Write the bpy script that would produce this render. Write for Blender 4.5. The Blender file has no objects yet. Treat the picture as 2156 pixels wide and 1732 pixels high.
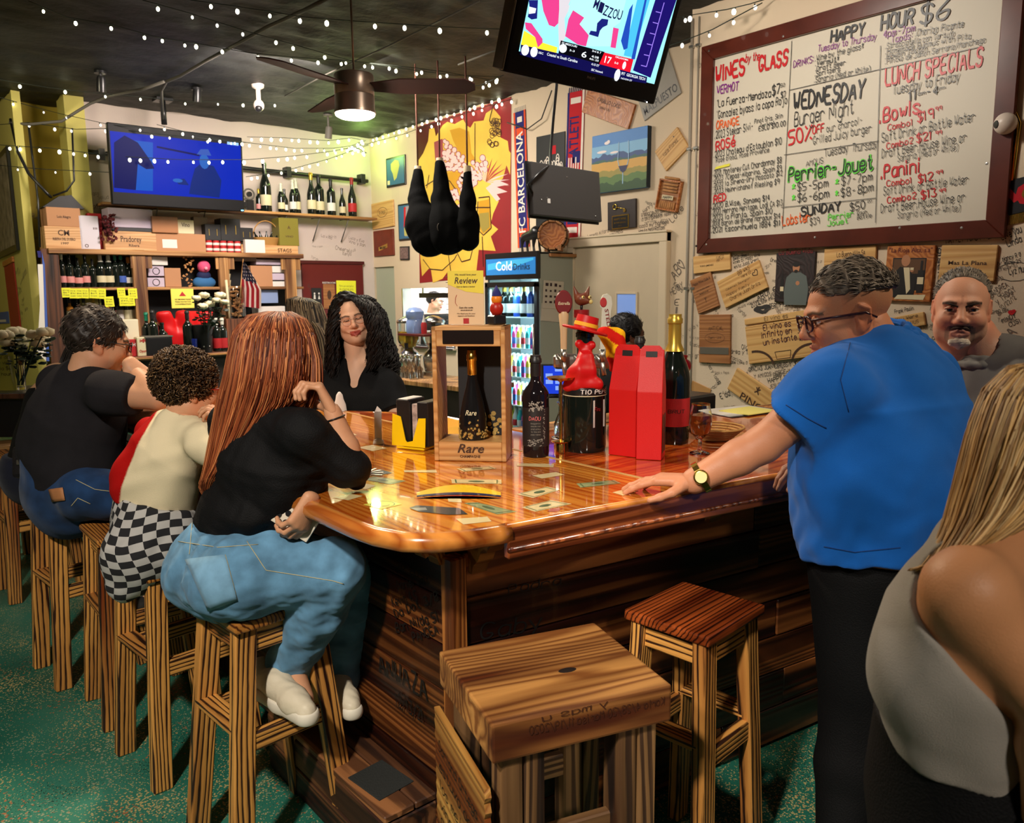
import bpy,bmesh,math,random
import numpy as np
from mathutils import Vector as V,Matrix as Mx,noise as mnoise
R=random.Random(7)
SC=bpy.context.scene
C=SC.collection
# ------------------------------------------------------------ camera (2156 x 1732)
FP=1667.0;CAMZ=1.6
_y,_p,_r=math.radians(40.0),math.radians(8.6),math.radians(-0.6)
FW=V((math.sin(_y)*math.cos(_p),math.cos(_y)*math.cos(_p),-math.sin(_p)))
_rt=V((math.cos(_y),-math.sin(_y),0));_up=_rt.cross(FW)
RT=_rt*math.cos(_r)+_up*math.sin(_r);UP=_up*math.cos(_r)-_rt*math.sin(_r)
CAM=V((0,0,CAMZ))
cd=bpy.data.cameras.new('camera');co=bpy.data.objects.new('camera',cd);C.objects.link(co)
co.matrix_world=Mx(((RT.x,UP.x,-FW.x,0),(RT.y,UP.y,-FW.y,0),(RT.z,UP.z,-FW.z,CAMZ),(0,0,0,1)))
cd.sensor_width=36;cd.lens=FP/2156*36;cd.clip_start=0.05
cd.dof.use_dof=True;cd.dof.focus_distance=2.7;cd.dof.aperture_fstop=8
SC.camera=co
# ------------------------------------------------------------ world, exposure, lights
SC.view_settings.view_transform='Standard';SC.view_settings.look='None'
SC.view_settings.gamma=1;SC.view_settings.exposure=0.4;SC.view_settings.use_curve_mapping=False
w=bpy.data.worlds.new('world');SC.world=w;w.use_nodes=True
w.node_tree.nodes['Background'].inputs[0].default_value=(1.0,0.8,0.6,1)
w.node_tree.nodes['Background'].inputs[1].default_value=0.012
def light(kind,loc,power,col,size=0.4,aim=None,cone=None,blend=0.5,sy=None):
 d=bpy.data.lights.new('lamp_light',kind);d.energy=power;d.color=col
 if kind=='AREA':
  d.size=size
  if sy:d.shape='RECTANGLE';d.size_y=sy
 else:d.shadow_soft_size=size
 if kind=='SPOT':d.spot_size=math.radians(cone);d.spot_blend=blend
 o=bpy.data.objects.new('lamp_light',d);C.objects.link(o);o.location=loc
 if aim is not None:o.rotation_euler=(V(aim)-V(loc)).to_track_quat('-Z','Y').to_euler()
 return o
WARM=(1.0,0.78,0.55);NEUT=(1.0,0.9,0.78)
light('SPOT',(-1.2,0.2,3.4),400,NEUT,0.10,(0.9,2.4,0.7),62,0.6)      # ceiling spot over the stools
light('SPOT',(1.3,3.9,3.45),230,WARM,0.12,(1.3,2.0,1.0),75,0.5)       # ceiling spot over the bar
light('SPOT',(2.5,-0.6,3.4),110,WARM,0.12,(2.2,1.3,1.5),38,0.6)  # ceiling spot behind the standing guests
light('SPOT',(-0.4,-1.9,2.9),150,NEUT,0.15,(1.25,0.35,1.15),24,0.6)       # added fill spot without a fixture, brightens the blonde woman        
light('AREA',(2.9,2.9,3.5),62,NEUT,0.5,(4.2,2.7,1.6))                    # ceiling lamp before the menu board
light('AREA',(3.6,6.4,3.5),84,NEUT,0.9,(4.6,6.4,1.4))
light('AREA',(3.0,6.5,3.4),105,(1.0,0.86,0.78),0.8,(3.2,9.3,1.5))
light('AREA',(0.2,7.0,3.5),60,(1.0,0.88,0.6),0.8,(0.6,9.5,1.4))
light('POINT',(5.15,8.95,3.3),6,(0.55,1.0,0.2),0.06)
light('SPOT',(-1.5,0.3,3.0),150,NEUT,0.12,(1.25,1.25,0.62),26,0.5)       # ceiling spot behind the camera on the block stool
# ------------------------------------------------------------ pixel <-> place helpers (frame 2156 x 1732)
def ray(px,py):return FW+RT*((px-1078)/FP)-UP*((py-866)/FP)
def P(px,py,w):return CAM+ray(px,py)*w
def onx(px,py,x):d=ray(px,py);return CAM+d*(x/d.x)
def ony(px,py,y):d=ray(px,py);return CAM+d*(y/d.y)
def onz(px,py,z):d=ray(px,py);return CAM+d*((z-CAMZ)/d.z)
# ------------------------------------------------------------ materials
MATS={}
def s2l(c):return tuple((x/255/12.92 if x/255<=.04045 else((x/255+.055)/1.055)**2.4)for x in c)
def mat(name,col=(.5,.5,.5),rough=.5,metal=0.,emit=None,es=1.,trans=0.,ior=1.45,bump=0.,bscale=60.,var=0.,vscale=8.,coat=0.,spec=None,alpha=None):
 if name in MATS:return MATS[name]
 m=bpy.data.materials.new(name);m.use_nodes=True;nt=m.node_tree;b=nt.nodes['Principled BSDF']
 b.inputs['Base Color'].default_value=(*col,1);b.inputs['Roughness'].default_value=rough;b.inputs['Metallic'].default_value=metal
 b.inputs['IOR'].default_value=ior;b.inputs['Transmission Weight'].default_value=trans;b.inputs['Coat Weight'].default_value=coat
 if spec is not None:b.inputs['Specular IOR Level'].default_value=spec
 if emit:b.inputs['Emission Color'].default_value=(*emit,1);b.inputs['Emission Strength'].default_value=es
 if bump or var:
  tc=nt.nodes.new('ShaderNodeTexCoord')
 if var:
  n=nt.nodes.new('ShaderNodeTexNoise');n.inputs['Scale'].default_value=vscale;n.inputs['Detail'].default_value=5
  nt.links.new(tc.outputs['Object'],n.inputs['Vector'])
  r=nt.nodes.new('ShaderNodeValToRGB');r.color_ramp.elements[0].position=.3;r.color_ramp.elements[1].position=.7
  r.color_ramp.elements[0].color=(*[max(0,c*(1-var))for c in col],1);r.color_ramp.elements[1].color=(*[min(1,c*(1+var))for c in col],1)
  nt.links.new(n.outputs['Fac'],r.inputs['Fac']);nt.links.new(r.outputs['Color'],b.inputs['Base Color'])
 if bump:
  n=nt.nodes.new('ShaderNodeTexNoise');n.inputs['Scale'].default_value=bscale;n.inputs['Detail'].default_value=4
  nt.links.new(tc.outputs['Object'],n.inputs['Vector'])
  bp=nt.nodes.new('ShaderNodeBump');bp.inputs['Strength'].default_value=bump;bp.inputs['Distance'].default_value=.01
  nt.links.new(n.outputs['Fac'],bp.inputs['Height']);nt.links.new(bp.outputs['Normal'],b.inputs['Normal'])
 MATS[name]=m;return m
def pal(name,rgb,**k):return mat(name,s2l(rgb),**k)
def wood(name,light_,dark,burn=None,scale=26.,burnamt=.25,rough=.45,coat=0.,along=.05,axis=2,dist=6.,sharp=(.35,.62)):
 """Grain runs along the object's own long axis; 'burn' adds scorched streaks."""
 if name in MATS:return MATS[name]
 m=bpy.data.materials.new(name);m.use_nodes=True;nt=m.node_tree;N=nt.nodes;L=nt.links;b=N['Principled BSDF']
 tc=N.new('ShaderNodeTexCoord');oi=N.new('ShaderNodeObjectInfo');ad=N.new('ShaderNodeVectorMath');ad.operation='MULTIPLY_ADD'
 ml=N.new('ShaderNodeVectorMath');ml.operation='SCALE';ml.inputs[0].default_value=(3.1,5.7,9.3);L.new(oi.outputs['Random'],ml.inputs['Scale'])
 sc=[1.,1.,1.];sc[axis]=along;ad.inputs[1].default_value=sc
 L.new(tc.outputs['Object'],ad.inputs[0]);L.new(ml.outputs[0],ad.inputs[2])
 n1=N.new('ShaderNodeTexNoise');n1.inputs['Scale'].default_value=5;n1.inputs['Detail'].default_value=2;L.new(ad.outputs[0],n1.inputs['Vector'])
 mm=N.new('ShaderNodeMath');mm.operation='MULTIPLY';mm.inputs[1].default_value=dist*1.9;L.new(n1.outputs['Fac'],mm.inputs[0])
 dt=N.new('ShaderNodeVectorMath');dt.operation='DOT_PRODUCT';pq=[i for i in range(3)if i!=axis];fv=[0,0,0];fv[pq[0]]=scale*2.2;fv[pq[1]]=scale*1.5;dt.inputs[1].default_value=fv;L.new(tc.outputs['Object'],dt.inputs[0]);m0=N.new('ShaderNodeMath');m0.operation='ADD';L.new(mm.outputs[0],m0.inputs[0]);L.new(dt.outputs['Value'],m0.inputs[1]);mm=m0
 n3=N.new('ShaderNodeTexNoise');n3.inputs['Scale'].default_value=scale*1.6;n3.inputs['Detail'].default_value=3;L.new(ad.outputs[0],n3.inputs['Vector'])
 m2=N.new('ShaderNodeMath');m2.operation='ADD';L.new(mm.outputs[0],m2.inputs[0]);L.new(n3.outputs['Fac'],m2.inputs[1])
 m3=N.new('ShaderNodeMath');m3.operation='PINGPONG';m3.inputs[1].default_value=.5;L.new(m2.outputs[0],m3.inputs[0])
 m4=N.new('ShaderNodeMath');m4.operation='MULTIPLY';m4.inputs[1].default_value=2;L.new(m3.outputs[0],m4.inputs[0])
 r=N.new('ShaderNodeValToRGB');e=r.color_ramp.elements
 e[0].position=sharp[0];e[0].color=(*dark,1);e[1].position=sharp[1];e[1].color=(*light_,1)
 L.new(m4.outputs[0],r.inputs['Fac']);out=r.outputs['Color']
 if burn:
  n2=N.new('ShaderNodeTexNoise');n2.inputs['Scale'].default_value=9;n2.inputs['Detail'].default_value=3
  v2=N.new('ShaderNodeVectorMath');v2.operation='MULTIPLY';s2=[1.6,1.6,1.6];s2[axis]=5*along;v2.inputs[1].default_value=[1,1,1]
  L.new(ad.outputs[0],v2.inputs[0]);L.new(v2.outputs[0],n2.inputs['Vector'])
  r2=N.new('ShaderNodeValToRGB');r2.color_ramp.elements[0].position=.5-burnamt*.3;r2.color_ramp.elements[0].color=(1,1,1,1)
  r2.color_ramp.elements[1].position=.78-burnamt*.3;r2.color_ramp.elements[1].color=(*burn,1)
  L.new(n2.outputs['Fac'],r2.inputs['Fac']);mx=N.new('ShaderNodeMix');mx.data_type='RGBA';mx.blend_type='MULTIPLY';mx.inputs[0].default_value=1
  L.new(out,mx.inputs[6]);L.new(r2.outputs['Color'],mx.inputs[7]);out=mx.outputs[2]
 L.new(out,b.inputs['Base Color']);b.inputs['Roughness'].default_value=rough;b.inputs['Coat Weight'].default_value=coat;b.inputs['Coat Roughness'].default_value=.04
 if coat<.5:
  bp=N.new('ShaderNodeBump');bp.inputs['Strength'].default_value=.25;bp.inputs['Distance'].default_value=.004
  L.new(m4.outputs[0],bp.inputs['Height']);L.new(bp.outputs['Normal'],b.inputs['Normal'])
 MATS[name]=m;return m
def vcol(name,rough=.55,bump=0.,bscale=200.,spec=.4,sss=0.,coat=0.):
 """Colour comes from the mesh's colour layer (skin tones, hair strands, prints)."""
 if name in MATS:return MATS[name]
 m=bpy.data.materials.new(name);m.use_nodes=True;nt=m.node_tree;b=nt.nodes['Principled BSDF']
 a=nt.nodes.new('ShaderNodeVertexColor');a.layer_name='Col';nt.links.new(a.outputs['Color'],b.inputs['Base Color'])
 b.inputs['Roughness'].default_value=rough;b.inputs['Specular IOR Level'].default_value=spec;b.inputs['Coat Weight'].default_value=coat
 if sss:b.inputs['Subsurface Weight'].default_value=sss;b.inputs['Subsurface Radius'].default_value=(.012,.005,.003)
 if bump:
  tc=nt.nodes.new('ShaderNodeTexCoord');n=nt.nodes.new('ShaderNodeTexNoise');n.inputs['Scale'].default_value=bscale
  nt.links.new(tc.outputs['Object'],n.inputs['Vector']);bp=nt.nodes.new('ShaderNodeBump');bp.inputs['Strength'].default_value=bump;bp.inputs['Distance'].default_value=.003
  nt.links.new(n.outputs['Fac'],bp.inputs['Height']);nt.links.new(bp.outputs['Normal'],b.inputs['Normal'])
 MATS[name]=m;return m
# ------------------------------------------------------------ objects
def thing(name,label,cat,group=None,loc=(0,0,0),rz=0,rot=None):
 o=bpy.data.objects.new(name,None);C.objects.link(o);o.empty_display_size=.05
 o.location=loc;o.rotation_euler=rot if rot else(0,0,rz)
 o['label']=label;o['category']=cat
 if group:o['group']=group
 return o
def tag(o,label,cat,group=None,kind=None):
 o['label']=label;o['category']=cat
 if group:o['group']=group
 if kind:o['kind']=kind
 return o
def link(name,me,m=None,parent=None,M=None,world=False,smooth=False,kind=None,label=None):
 o=bpy.data.objects.new(name,me);C.objects.link(o)
 if m is not None:
  for x in(m if isinstance(m,(list,tuple))else[m]):
   if len(me.materials)==0 or isinstance(m,(list,tuple)):me.materials.append(x)
 if smooth:me.shade_smooth()
 if M is not None:o.matrix_basis=M
 if parent is not None:
  o.parent=parent
  if world:
   B=parent.matrix_basis;p=parent.parent
   while p:B=p.matrix_basis@(parent.matrix_parent_inverse@B);p=p.parent
   o.matrix_parent_inverse=B.inverted()
 if kind:o['kind']=kind
 if label:o['label']=label
 return o
def bm2me(bm,name='m'):
 me=bpy.data.meshes.new(name);bm.to_mesh(me);bm.free();return me
def boxme(sx,sy,sz,bev=0.,seg=1):
 bm=bmesh.new();bmesh.ops.create_cube(bm,size=1);bmesh.ops.scale(bm,vec=(sx,sy,sz),verts=bm.verts)
 if bev:bmesh.ops.bevel(bm,geom=bm.edges[:],offset=bev,segments=seg,affect='EDGES',profile=.6)
 return bm2me(bm)
def box(name,m,lo,hi,parent=None,bev=.003,world=False,M=None,**k):
 lo,hi=V(lo),V(hi);s=hi-lo;c=(lo+hi)/2
 T=Mx.Translation(c)
 return link(name,boxme(abs(s.x),abs(s.y),abs(s.z),min(bev,.3*min(abs(s.x),abs(s.y),abs(s.z)))),m,parent,(M@T)if M else T,world,**k)
def frame(p,z,x=None):
 """matrix with local Z along z, at p"""
 z=V(z).normalized();x=V(x)if x is not None else(V((0,0,1))if abs(z.z)<.9 else V((1,0,0)))
 y=z.cross(x)
 if y.length<1e-6:y=z.cross(V((0,1,0)))
 y.normalize();x=y.cross(z)
 return Mx(((x.x,y.x,z.x,p[0]),(x.y,y.y,z.y,p[1]),(x.z,y.z,z.z,p[2]),(0,0,0,1)))
def basis(o,u,v):
 u=V(u).normalized();v=V(v);n=u.cross(v).normalized();v=n.cross(u)
 return Mx(((u.x,v.x,n.x,o[0]),(u.y,v.y,n.y,o[1]),(u.z,v.z,n.z,o[2]),(0,0,0,1)))
def beam(name,m,a,b,wx,wy,parent=None,x=None,bev=.004,world=False,**k):
 """square timber from a to b, grain along it"""
 a,b=V(a),V(b)
 return link(name,boxme(wx,wy,(b-a).length,bev),m,parent,frame((a+b)/2,b-a,x),world,**k)
def lathe_bm(prof,n=20,bm=None,M=None):
 bm=bm or bmesh.new();rows=[]
 for r,z in prof:
  row=[]
  for i in range(n if r>1e-5 else 1):
   a=2*math.pi*i/n;p=V((r*math.cos(a),r*math.sin(a),z));row.append(bm.verts.new(M@p if M else p))
  rows.append(row)
 for A,B in zip(rows,rows[1:]):
  for i in range(n):
   j=(i+1)%n
   if len(A)==1 and len(B)==1:continue
   if len(A)==1:f=(A[0],B[i],B[j])
   elif len(B)==1:f=(A[i],B[0],A[j])
   else:f=(A[i],B[i],B[j],A[j])
   try:bm.faces.new(f)
   except ValueError:pass
 return bm
def lathe(name,m,prof,parent=None,M=None,n=20,smooth=True,world=False,**k):
 bm=lathe_bm(prof,n);bmesh.ops.recalc_face_normals(bm,faces=bm.faces)
 me=bm2me(bm);o=link(name,me,m,parent,M,world,smooth,**k)
 if smooth:me.set_sharp_from_angle(angle=.75)
 return o
def tube_bm(pts,r,n=6,bm=None,caps=True):
 bm=bm or bmesh.new();pts=[V(p)for p in pts];rs=r if isinstance(r,(list,tuple))else[r]*len(pts)
 t0=(pts[1]-pts[0]).normalized();x=t0.orthogonal().normalized();prev=None
 for i,p in enumerate(pts):
  t=(pts[min(i+1,len(pts)-1)]-pts[max(i-1,0)])
  if t.length<1e-9:t=t0.copy()
  t.normalize();x=(x-t*x.dot(t));x=x.normalized()if x.length>1e-6 else t.orthogonal().normalized();y=t.cross(x)
  row=[bm.verts.new(p+(x*math.cos(2*math.pi*k/n)+y*math.sin(2*math.pi*k/n))*rs[i])for k in range(n)]
  if prev:
   for k in range(n):bm.faces.new((prev[k],prev[(k+1)%n],row[(k+1)%n],row[k]))
  elif caps:bm.faces.new(row[::-1])
  prev=row
 if caps:bm.faces.new(prev)
 return bm
def tube(name,m,pts,r,parent=None,n=6,world=False,smooth=True,M=None,**k):
 return link(name,bm2me(tube_bm(pts,r,n)),m,parent,M,world,smooth,**k)
def prism_bm(poly,t,bm=None,M=None):
 """outline (u,v) extruded from 0 to t along w"""
 bm=bm or bmesh.new();f=lambda p:(M@V(p))if M else V(p)
 a=[bm.verts.new(f((x,y,0)))for x,y in poly];b=[bm.verts.new(f((x,y,t)))for x,y in poly];n=len(poly)
 try:bm.faces.new(a[::-1]);bm.faces.new(b)
 except ValueError:pass
 for i in range(n):
  j=(i+1)%n
  bm.faces.new((a[i],a[j],b[j],b[i]))
 return bm
def prism(name,m,poly,t,parent=None,M=None,world=False,bev=0.,**k):
 bm=prism_bm(poly,t)
 if bev:bmesh.ops.bevel(bm,geom=[e for e in bm.edges],offset=bev,segments=1,affect='EDGES')
 bmesh.ops.recalc_face_normals(bm,faces=bm.faces)
 return link(name,bm2me(bm),m,parent,M,world,**k)
def flat(name,m,polys,parent=None,M=None,world=False,lift=0.,**k):
 """flat print: list of outlines on the plane of M"""
 bm=bmesh.new()
 for i,poly in enumerate(polys):
  vs=[bm.verts.new((x,y,lift+(i%37)*2.2e-5))for x,y in poly]
  try:bm.faces.new(vs)
  except ValueError:pass
 for f in bm.faces:
  f.normal_update()
  if f.normal.z<0:f.normal_flip()
 return link(name,bm2me(bm),m,parent,M,world,**k)
def circ(x,y,r,n=16,ry=None):return[(x+r*math.cos(2*math.pi*i/n),y+(ry or r)*math.sin(2*math.pi*i/n))for i in range(n)]
def rect(x0,y0,x1,y1):return[(x0,y0),(x1,y0),(x1,y1),(x0,y1)]
def ball(name,m,c,r,parent=None,world=False,seg=12,M=None,**k):
 bm=bmesh.new();bmesh.ops.create_uvsphere(bm,u_segments=seg,v_segments=max(6,seg*2//3),radius=1)
 r=r if isinstance(r,(tuple,list))else(r,r,r)
 bmesh.ops.scale(bm,vec=r,verts=bm.verts)
 T=Mx.Translation(c);return link(name,bm2me(bm),m,parent,(T@M)if M else T,world,True,**k)
def dup(root,loc=None,rz=None,label=None,group=None):
 def cp(o,par):
  c=o.copy();C.objects.link(c);c.parent=par
  for ch in o.children:cp(ch,c)
  return c
 r=cp(root,root.parent)
 if loc is not None:r.location=loc
 if rz is not None:r.rotation_euler=(0,0,rz)
 if label:r['label']=label
 if group:r['group']=group
 return r
# ------------------------------------------------------------ writing: one-stroke marker letters and print
G={k:v for k,v in(l.split('=',1)for l in '''A=022842 1434
B=020838473505 3544433202
C=4738180604123243
D=02082846442202
E=48080242 0535
F=480802 0535
G=473818060412324424
H=0208 4248 0545
I=2228
J=4843321203
K=0208 480542
L=080242
M=0208254842
N=02084248
O=180604123244463818
P=02083847463505
Q=180604123244463818 2442
R=02083847463505 2542
S=47381807153544321203
T=2228 0848
U=080312324348
V=082248
W=0812253248
X=0248 0842
Y=082548 2522
Z=08480242
a=4642 45361604123243
b=0802 05163644321203
c=45361604123243
d=4842 45361604123243
e=044445361604123243
f=48382722 1636
g=4641301001 45361604123243
h=0802 0516364542
i=2622 2827
j=36312010 3837
k=0802 460442
l=2822
m=0602 05162522 25364542
n=0602 0516364542
o=16041232443616
p=0600 05163644321203
q=4640 45361604123243
r=0602 05163645
s=4536160543321203
t=28233243 1636
u=0603123243 4642
v=062246
w=0612253246
x=0246 0642
y=0622 4610
z=06460242
0=180604123244463818
1=172822
2=07183847460242
3=0848254443321203
4=380444 3832
5=48080535443202
6=3805031232443504
7=084812
8=150718384735150312324335
9=4535150718384742
$=47381807153544321203 2921
%=0248 0817 3342
-=1535
.=2223
,=2321
!=2824 2322
:=2627 2324
/=0148
(=38161331
)=18363311
'=2827
"=1817 3837
*=1337 3317 2824
#=1218 3238 0444 0646
~=220507182638474522
`=044445361604123243 2739'''.split('\n'))}
def strokes(txt,rnd=None,jit=.25,bold=.5):
 """list of ribbons (quads) with glyph height 6 (cap), advance 5.2"""
 out=[];x=0
 for ch in txt:
  if ch==' ':x+=3.4;continue
  g=G.get(ch)or G.get(ch.upper())or G['-']
  dy=rnd.uniform(-jit,jit)if rnd else 0;sh=rnd.uniform(-.06,.1)if rnd else.05;nar=ch in "Iil1.,!:'"
  for st in g.split():
   pts=[(int(st[i]),int(st[i+1])-2)for i in range(0,len(st),2)]
   if rnd:pts=[(a+rnd.uniform(-jit,jit)*.6,b+rnd.uniform(-jit,jit)*.6)for a,b in pts]
   if len(pts)>2:
    q=[pts[0]]
    for a,b in zip(pts,pts[1:]):q+=[(a[0]*.75+b[0]*.25,a[1]*.75+b[1]*.25),(a[0]*.25+b[0]*.75,a[1]*.25+b[1]*.75)]
    pts=q+[pts[-1]]
   pts=[(x+(a-(1.3 if nar else 0))+b*sh,b+dy)for a,b in pts]
   for(a,b)in zip(pts,pts[1:]):
    dx,dy2=b[0]-a[0],b[1]-a[1];l=math.hypot(dx,dy2)or 1e-6;nx,ny=-dy2/l*bold,dx/l*bold;ex,ey=dx/l*bold*.5,dy2/l*bold*.5
    out.append([(a[0]-nx-ex,a[1]-ny-ey),(b[0]-nx+ex,b[1]-ny+ey),(b[0]+nx+ex,b[1]+ny+ey),(a[0]+nx-ex,a[1]+ny-ey)])
  x+=3.0 if nar else 5.3
 return out,max(x-1.2,1)
class Ink:
 """marker writing gathered by colour on one plane, then linked as parts"""
 def __init__(s,M):s.M=M;s.Mi=M.inverted();s.by={}
 def uv(s,p):q=s.Mi@p;return(q.x,q.y)
 def write(s,txt,p0,p1,h,m,bold=.45,rnd=R,jit=.25):
  q,W=strokes(txt,rnd,jit,bold);(x0,y0),(x1,y1)=p0,p1
  L=math.hypot(x1-x0,y1-y0);ux,uy=(x1-x0)/L,(y1-y0)/L;sx=L/W;sy=h/6
  for poly in q:
   s.by.setdefault(m,[]).append([(x0+a*sx*ux-b*sy*uy,y0+a*sx*uy+b*sy*ux)for a,b in poly])
 def add(s,m,poly):s.by.setdefault(m,[]).append(poly)
 def line(s,m,p0,p1,w):
  dx,dy=p1[0]-p0[0],p1[1]-p0[1];l=math.hypot(dx,dy)or 1;nx,ny=-dy/l*w/2,dx/l*w/2
  s.add(m,[(p0[0]-nx,p0[1]-ny),(p1[0]-nx,p1[1]-ny),(p1[0]+nx,p1[1]+ny),(p0[0]+nx,p0[1]+ny)])
 def path(s,m,pts,w):
  for a,b in zip(pts,pts[1:]):s.line(m,a,b,w)
 def done(s,parent=None,name='lettering',world=True,lift=.0012):
  for i,(m,ps)in enumerate(sorted(s.by.items(),key=lambda a:a[0].name=='board_black')):
   flat(name,m,ps,parent,s.M,world,lift=lift+i*.0004)
def font(txt,h,m,M,parent=None,world=False,w=None,name='lettering',align='CENTER',shear=0.,th=.0004):
 c=bpy.data.curves.new('t','FONT');c.body=txt;c.size=1;c.align_x=align;c.shear=shear;c.resolution_u=2;c.offset=0.012
 o=bpy.data.objects.new('t',c);C.objects.link(o);dg=bpy.context.evaluated_depsgraph_get();dg.update()
 me=bpy.data.meshes.new_from_object(o.evaluated_get(dg));bpy.data.objects.remove(o)
 if not len(me.vertices):return None
 co_=np.zeros(len(me.vertices)*3,np.float32);me.vertices.foreach_get('co',co_);co_=co_.reshape(-1,3)
 k=h/.7;W=co_[:,0].max()-co_[:,0].min();kx=w/W if w else k
 co_[:,0]*=kx;co_[:,1]*=k;me.vertices.foreach_set('co',co_.ravel());me.update()
 return link(name,me,m,parent,M@Mx.Translation((0,0,.0012)),world)
# ------------------------------------------------------------ solid modelling with distance fields
def n_(v):v=np.asarray(v,np.float32);return v/np.linalg.norm(v)
class Fld:
 def __init__(s):s.p=[];s.fold=None
 def cap(s,a,b,ra,rb=None,k=.02,ax=None,f=1.,op='u',flat=False):
  s.p.append(('c',np.array(a,np.float32),np.array(b,np.float32),ra,ra if rb is None else rb,k,None if ax is None else n_(ax),f,op,flat));return s
 def chain(s,pts,rs,k=.02,**kw):
  for i in range(len(pts)-1):s.cap(pts[i],pts[i+1],rs[i],rs[i+1],k,**kw)
  return s
 def ell(s,c,r,Rm=None,k=.02,op='u'):
  Rm=np.eye(3,dtype=np.float32)if Rm is None else np.array(Rm,np.float32)
  s.p.append(('e',np.array(c,np.float32),np.array(r if isinstance(r,(tuple,list))else(r,r,r),np.float32),Rm,k,op));return s
 def cut(s,pt,nrm,k=.004):
  s.p.append(('h',np.array(pt,np.float32),n_(nrm),k));return s
 def grow(s,d,sel=None):
  g=Fld()
  for i,q in enumerate(s.p):
   if sel is not None and not sel(i):continue
   q=list(q)
   if q[0]=='c':q[3]+=d;q[4]+=d
   if q[0]=='e':q[2]=q[2]+d
   g.p.append(tuple(q))
  return g
 def mesh(s,h=.008,iso=0.):
  lo=np.full(3,1e9);hi=-lo
  bx=[]
  for q in s.p:
   if q[0]=='h':bx.append(None);continue
   if q[0]=='c':r=max(q[3],q[4])*max(1,q[7])+.004;l=np.minimum(q[1],q[2])-r;u=np.maximum(q[1],q[2])+r;op=q[8]
   else:r=q[2].max()+.004;e=np.abs(q[3])@q[2]+.004;l=q[1]-e;u=q[1]+e;op=q[5]
   bx.append((l,u))
   if op=='u':lo=np.minimum(lo,l);hi=np.maximum(hi,u)
  pad=.03;lo-=pad;hi+=pad;n=np.ceil((hi-lo)/h).astype(int)+1
  F=np.full(tuple(n),1.,np.float32)
  gx=[(lo[i]+h*np.arange(n[i])).astype(np.float32)for i in range(3)]
  for q,b in zip(s.p,bx):
   if q[0]=='h':
    d=((gx[0]-q[1][0])*q[2][0])[:,None,None]+((gx[1]-q[1][1])*q[2][1])[None,:,None]+((gx[2]-q[1][2])*q[2][2])[None,None,:]
    kk=q[3];t=np.clip(.5-.5*(F-d)/kk,0,1);F=F*(1-t)+d*t+kk*t*(1-t);continue
   k=q[5]if q[0]=='c' else q[4];op=q[8]if q[0]=='c' else q[5]
   m_=k+2.5*h;i0=np.maximum(((b[0]-m_-lo)/h).astype(int),0);i1=np.minimum(((b[1]+m_-lo)/h).astype(int)+2,n)
   if(i1<=i0).any():continue
   X=gx[0][i0[0]:i1[0],None,None];Y=gx[1][None,i0[1]:i1[1],None];Z=gx[2][None,None,i0[2]:i1[2]]
   if q[0]=='c':
    a,e,ra,rb,ax,f=q[1],q[2],q[3],q[4],q[6],q[7];e=e-a
    x,y,z=X-a[0],Y-a[1],Z-a[2]
    if ax is not None:
     pr=(x*ax[0]+y*ax[1]+z*ax[2])*(1/f-1);x=x+pr*ax[0];y=y+pr*ax[1];z=z+pr*ax[2];e=e+ax*(e@ax)*(1/f-1)
    L2=float(e@e)+1e-9;t=np.clip((x*e[0]+y*e[1]+z*e[2])/L2,0,1)
    d=np.sqrt((x-t*e[0])**2+(y-t*e[1])**2+(z-t*e[2])**2)-(ra+(rb-ra)*t)
    if ax is not None and f<1:d=d*(.5+.5*f)
    if q[9]:nl=float(np.sqrt(L2));d=np.maximum(d,((x-e[0])*e[0]+(y-e[1])*e[1]+(z-e[2])*e[2])/nl)
   else:
    c,r,Rm=q[1],q[2],q[3];x,y,z=X-c[0],Y-c[1],Z-c[2]
    u=x*Rm[0,0]+y*Rm[1,0]+z*Rm[2,0];v=x*Rm[0,1]+y*Rm[1,1]+z*Rm[2,1];w_=x*Rm[0,2]+y*Rm[1,2]+z*Rm[2,2]
    k0=np.sqrt((u/r[0])**2+(v/r[1])**2+(w_/r[2])**2);k1=np.sqrt((u/r[0]**2)**2+(v/r[1]**2)**2+(w_/r[2]**2)**2)+1e-9
    d=k0*(k0-1)/k1
   S=F[i0[0]:i1[0],i0[1]:i1[1],i0[2]:i1[2]]
   if op=='u':t=np.clip(.5+.5*(S-d)/k,0,1);S[...]=S*(1-t)+d*t-k*t*(1-t)
   else:t=np.clip(.5-.5*(S+d)/k,0,1);S[...]=S*(1-t)-d*t+k*t*(1-t)
  if s.fold is not None:
   idx=np.nonzero(np.abs(F)<.03);pts=np.stack([gx[i][idx[i]]for i in range(3)],1)
   F[idx]+=s.fold(pts)
  ins=F<0;cnt=np.zeros(tuple(n-1),np.int8);sl=[slice(0,-1),slice(1,None)]
  for a in(0,1):
   for b_ in(0,1):
    for c_ in(0,1):cnt+=ins[sl[a],sl[b_],sl[c_]]
  act=np.nonzero((cnt>0)&(cnt<8));N=len(act[0]);I=np.stack(act,1)
  cor=np.array([(a,b_,c_)for a in(0,1)for b_ in(0,1)for c_ in(0,1)])
  val=np.stack([F[act[0]+a,act[1]+b_,act[2]+c_]for a,b_,c_ in cor],1)
  acc=np.zeros((N,3),np.float32);ct=np.zeros(N,np.float32)
  for i in range(8):
   for j in range(i+1,8):
    if np.abs(cor[i]-cor[j]).sum()!=1:continue
    m_=(val[:,i]<0)!=(val[:,j]<0);t=np.where(m_,val[:,i]/(val[:,i]-val[:,j]+1e-12),0)
    pnt=cor[i]+(cor[j]-cor[i])*t[:,None];acc+=np.where(m_[:,None],pnt,0);ct+=m_
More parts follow.
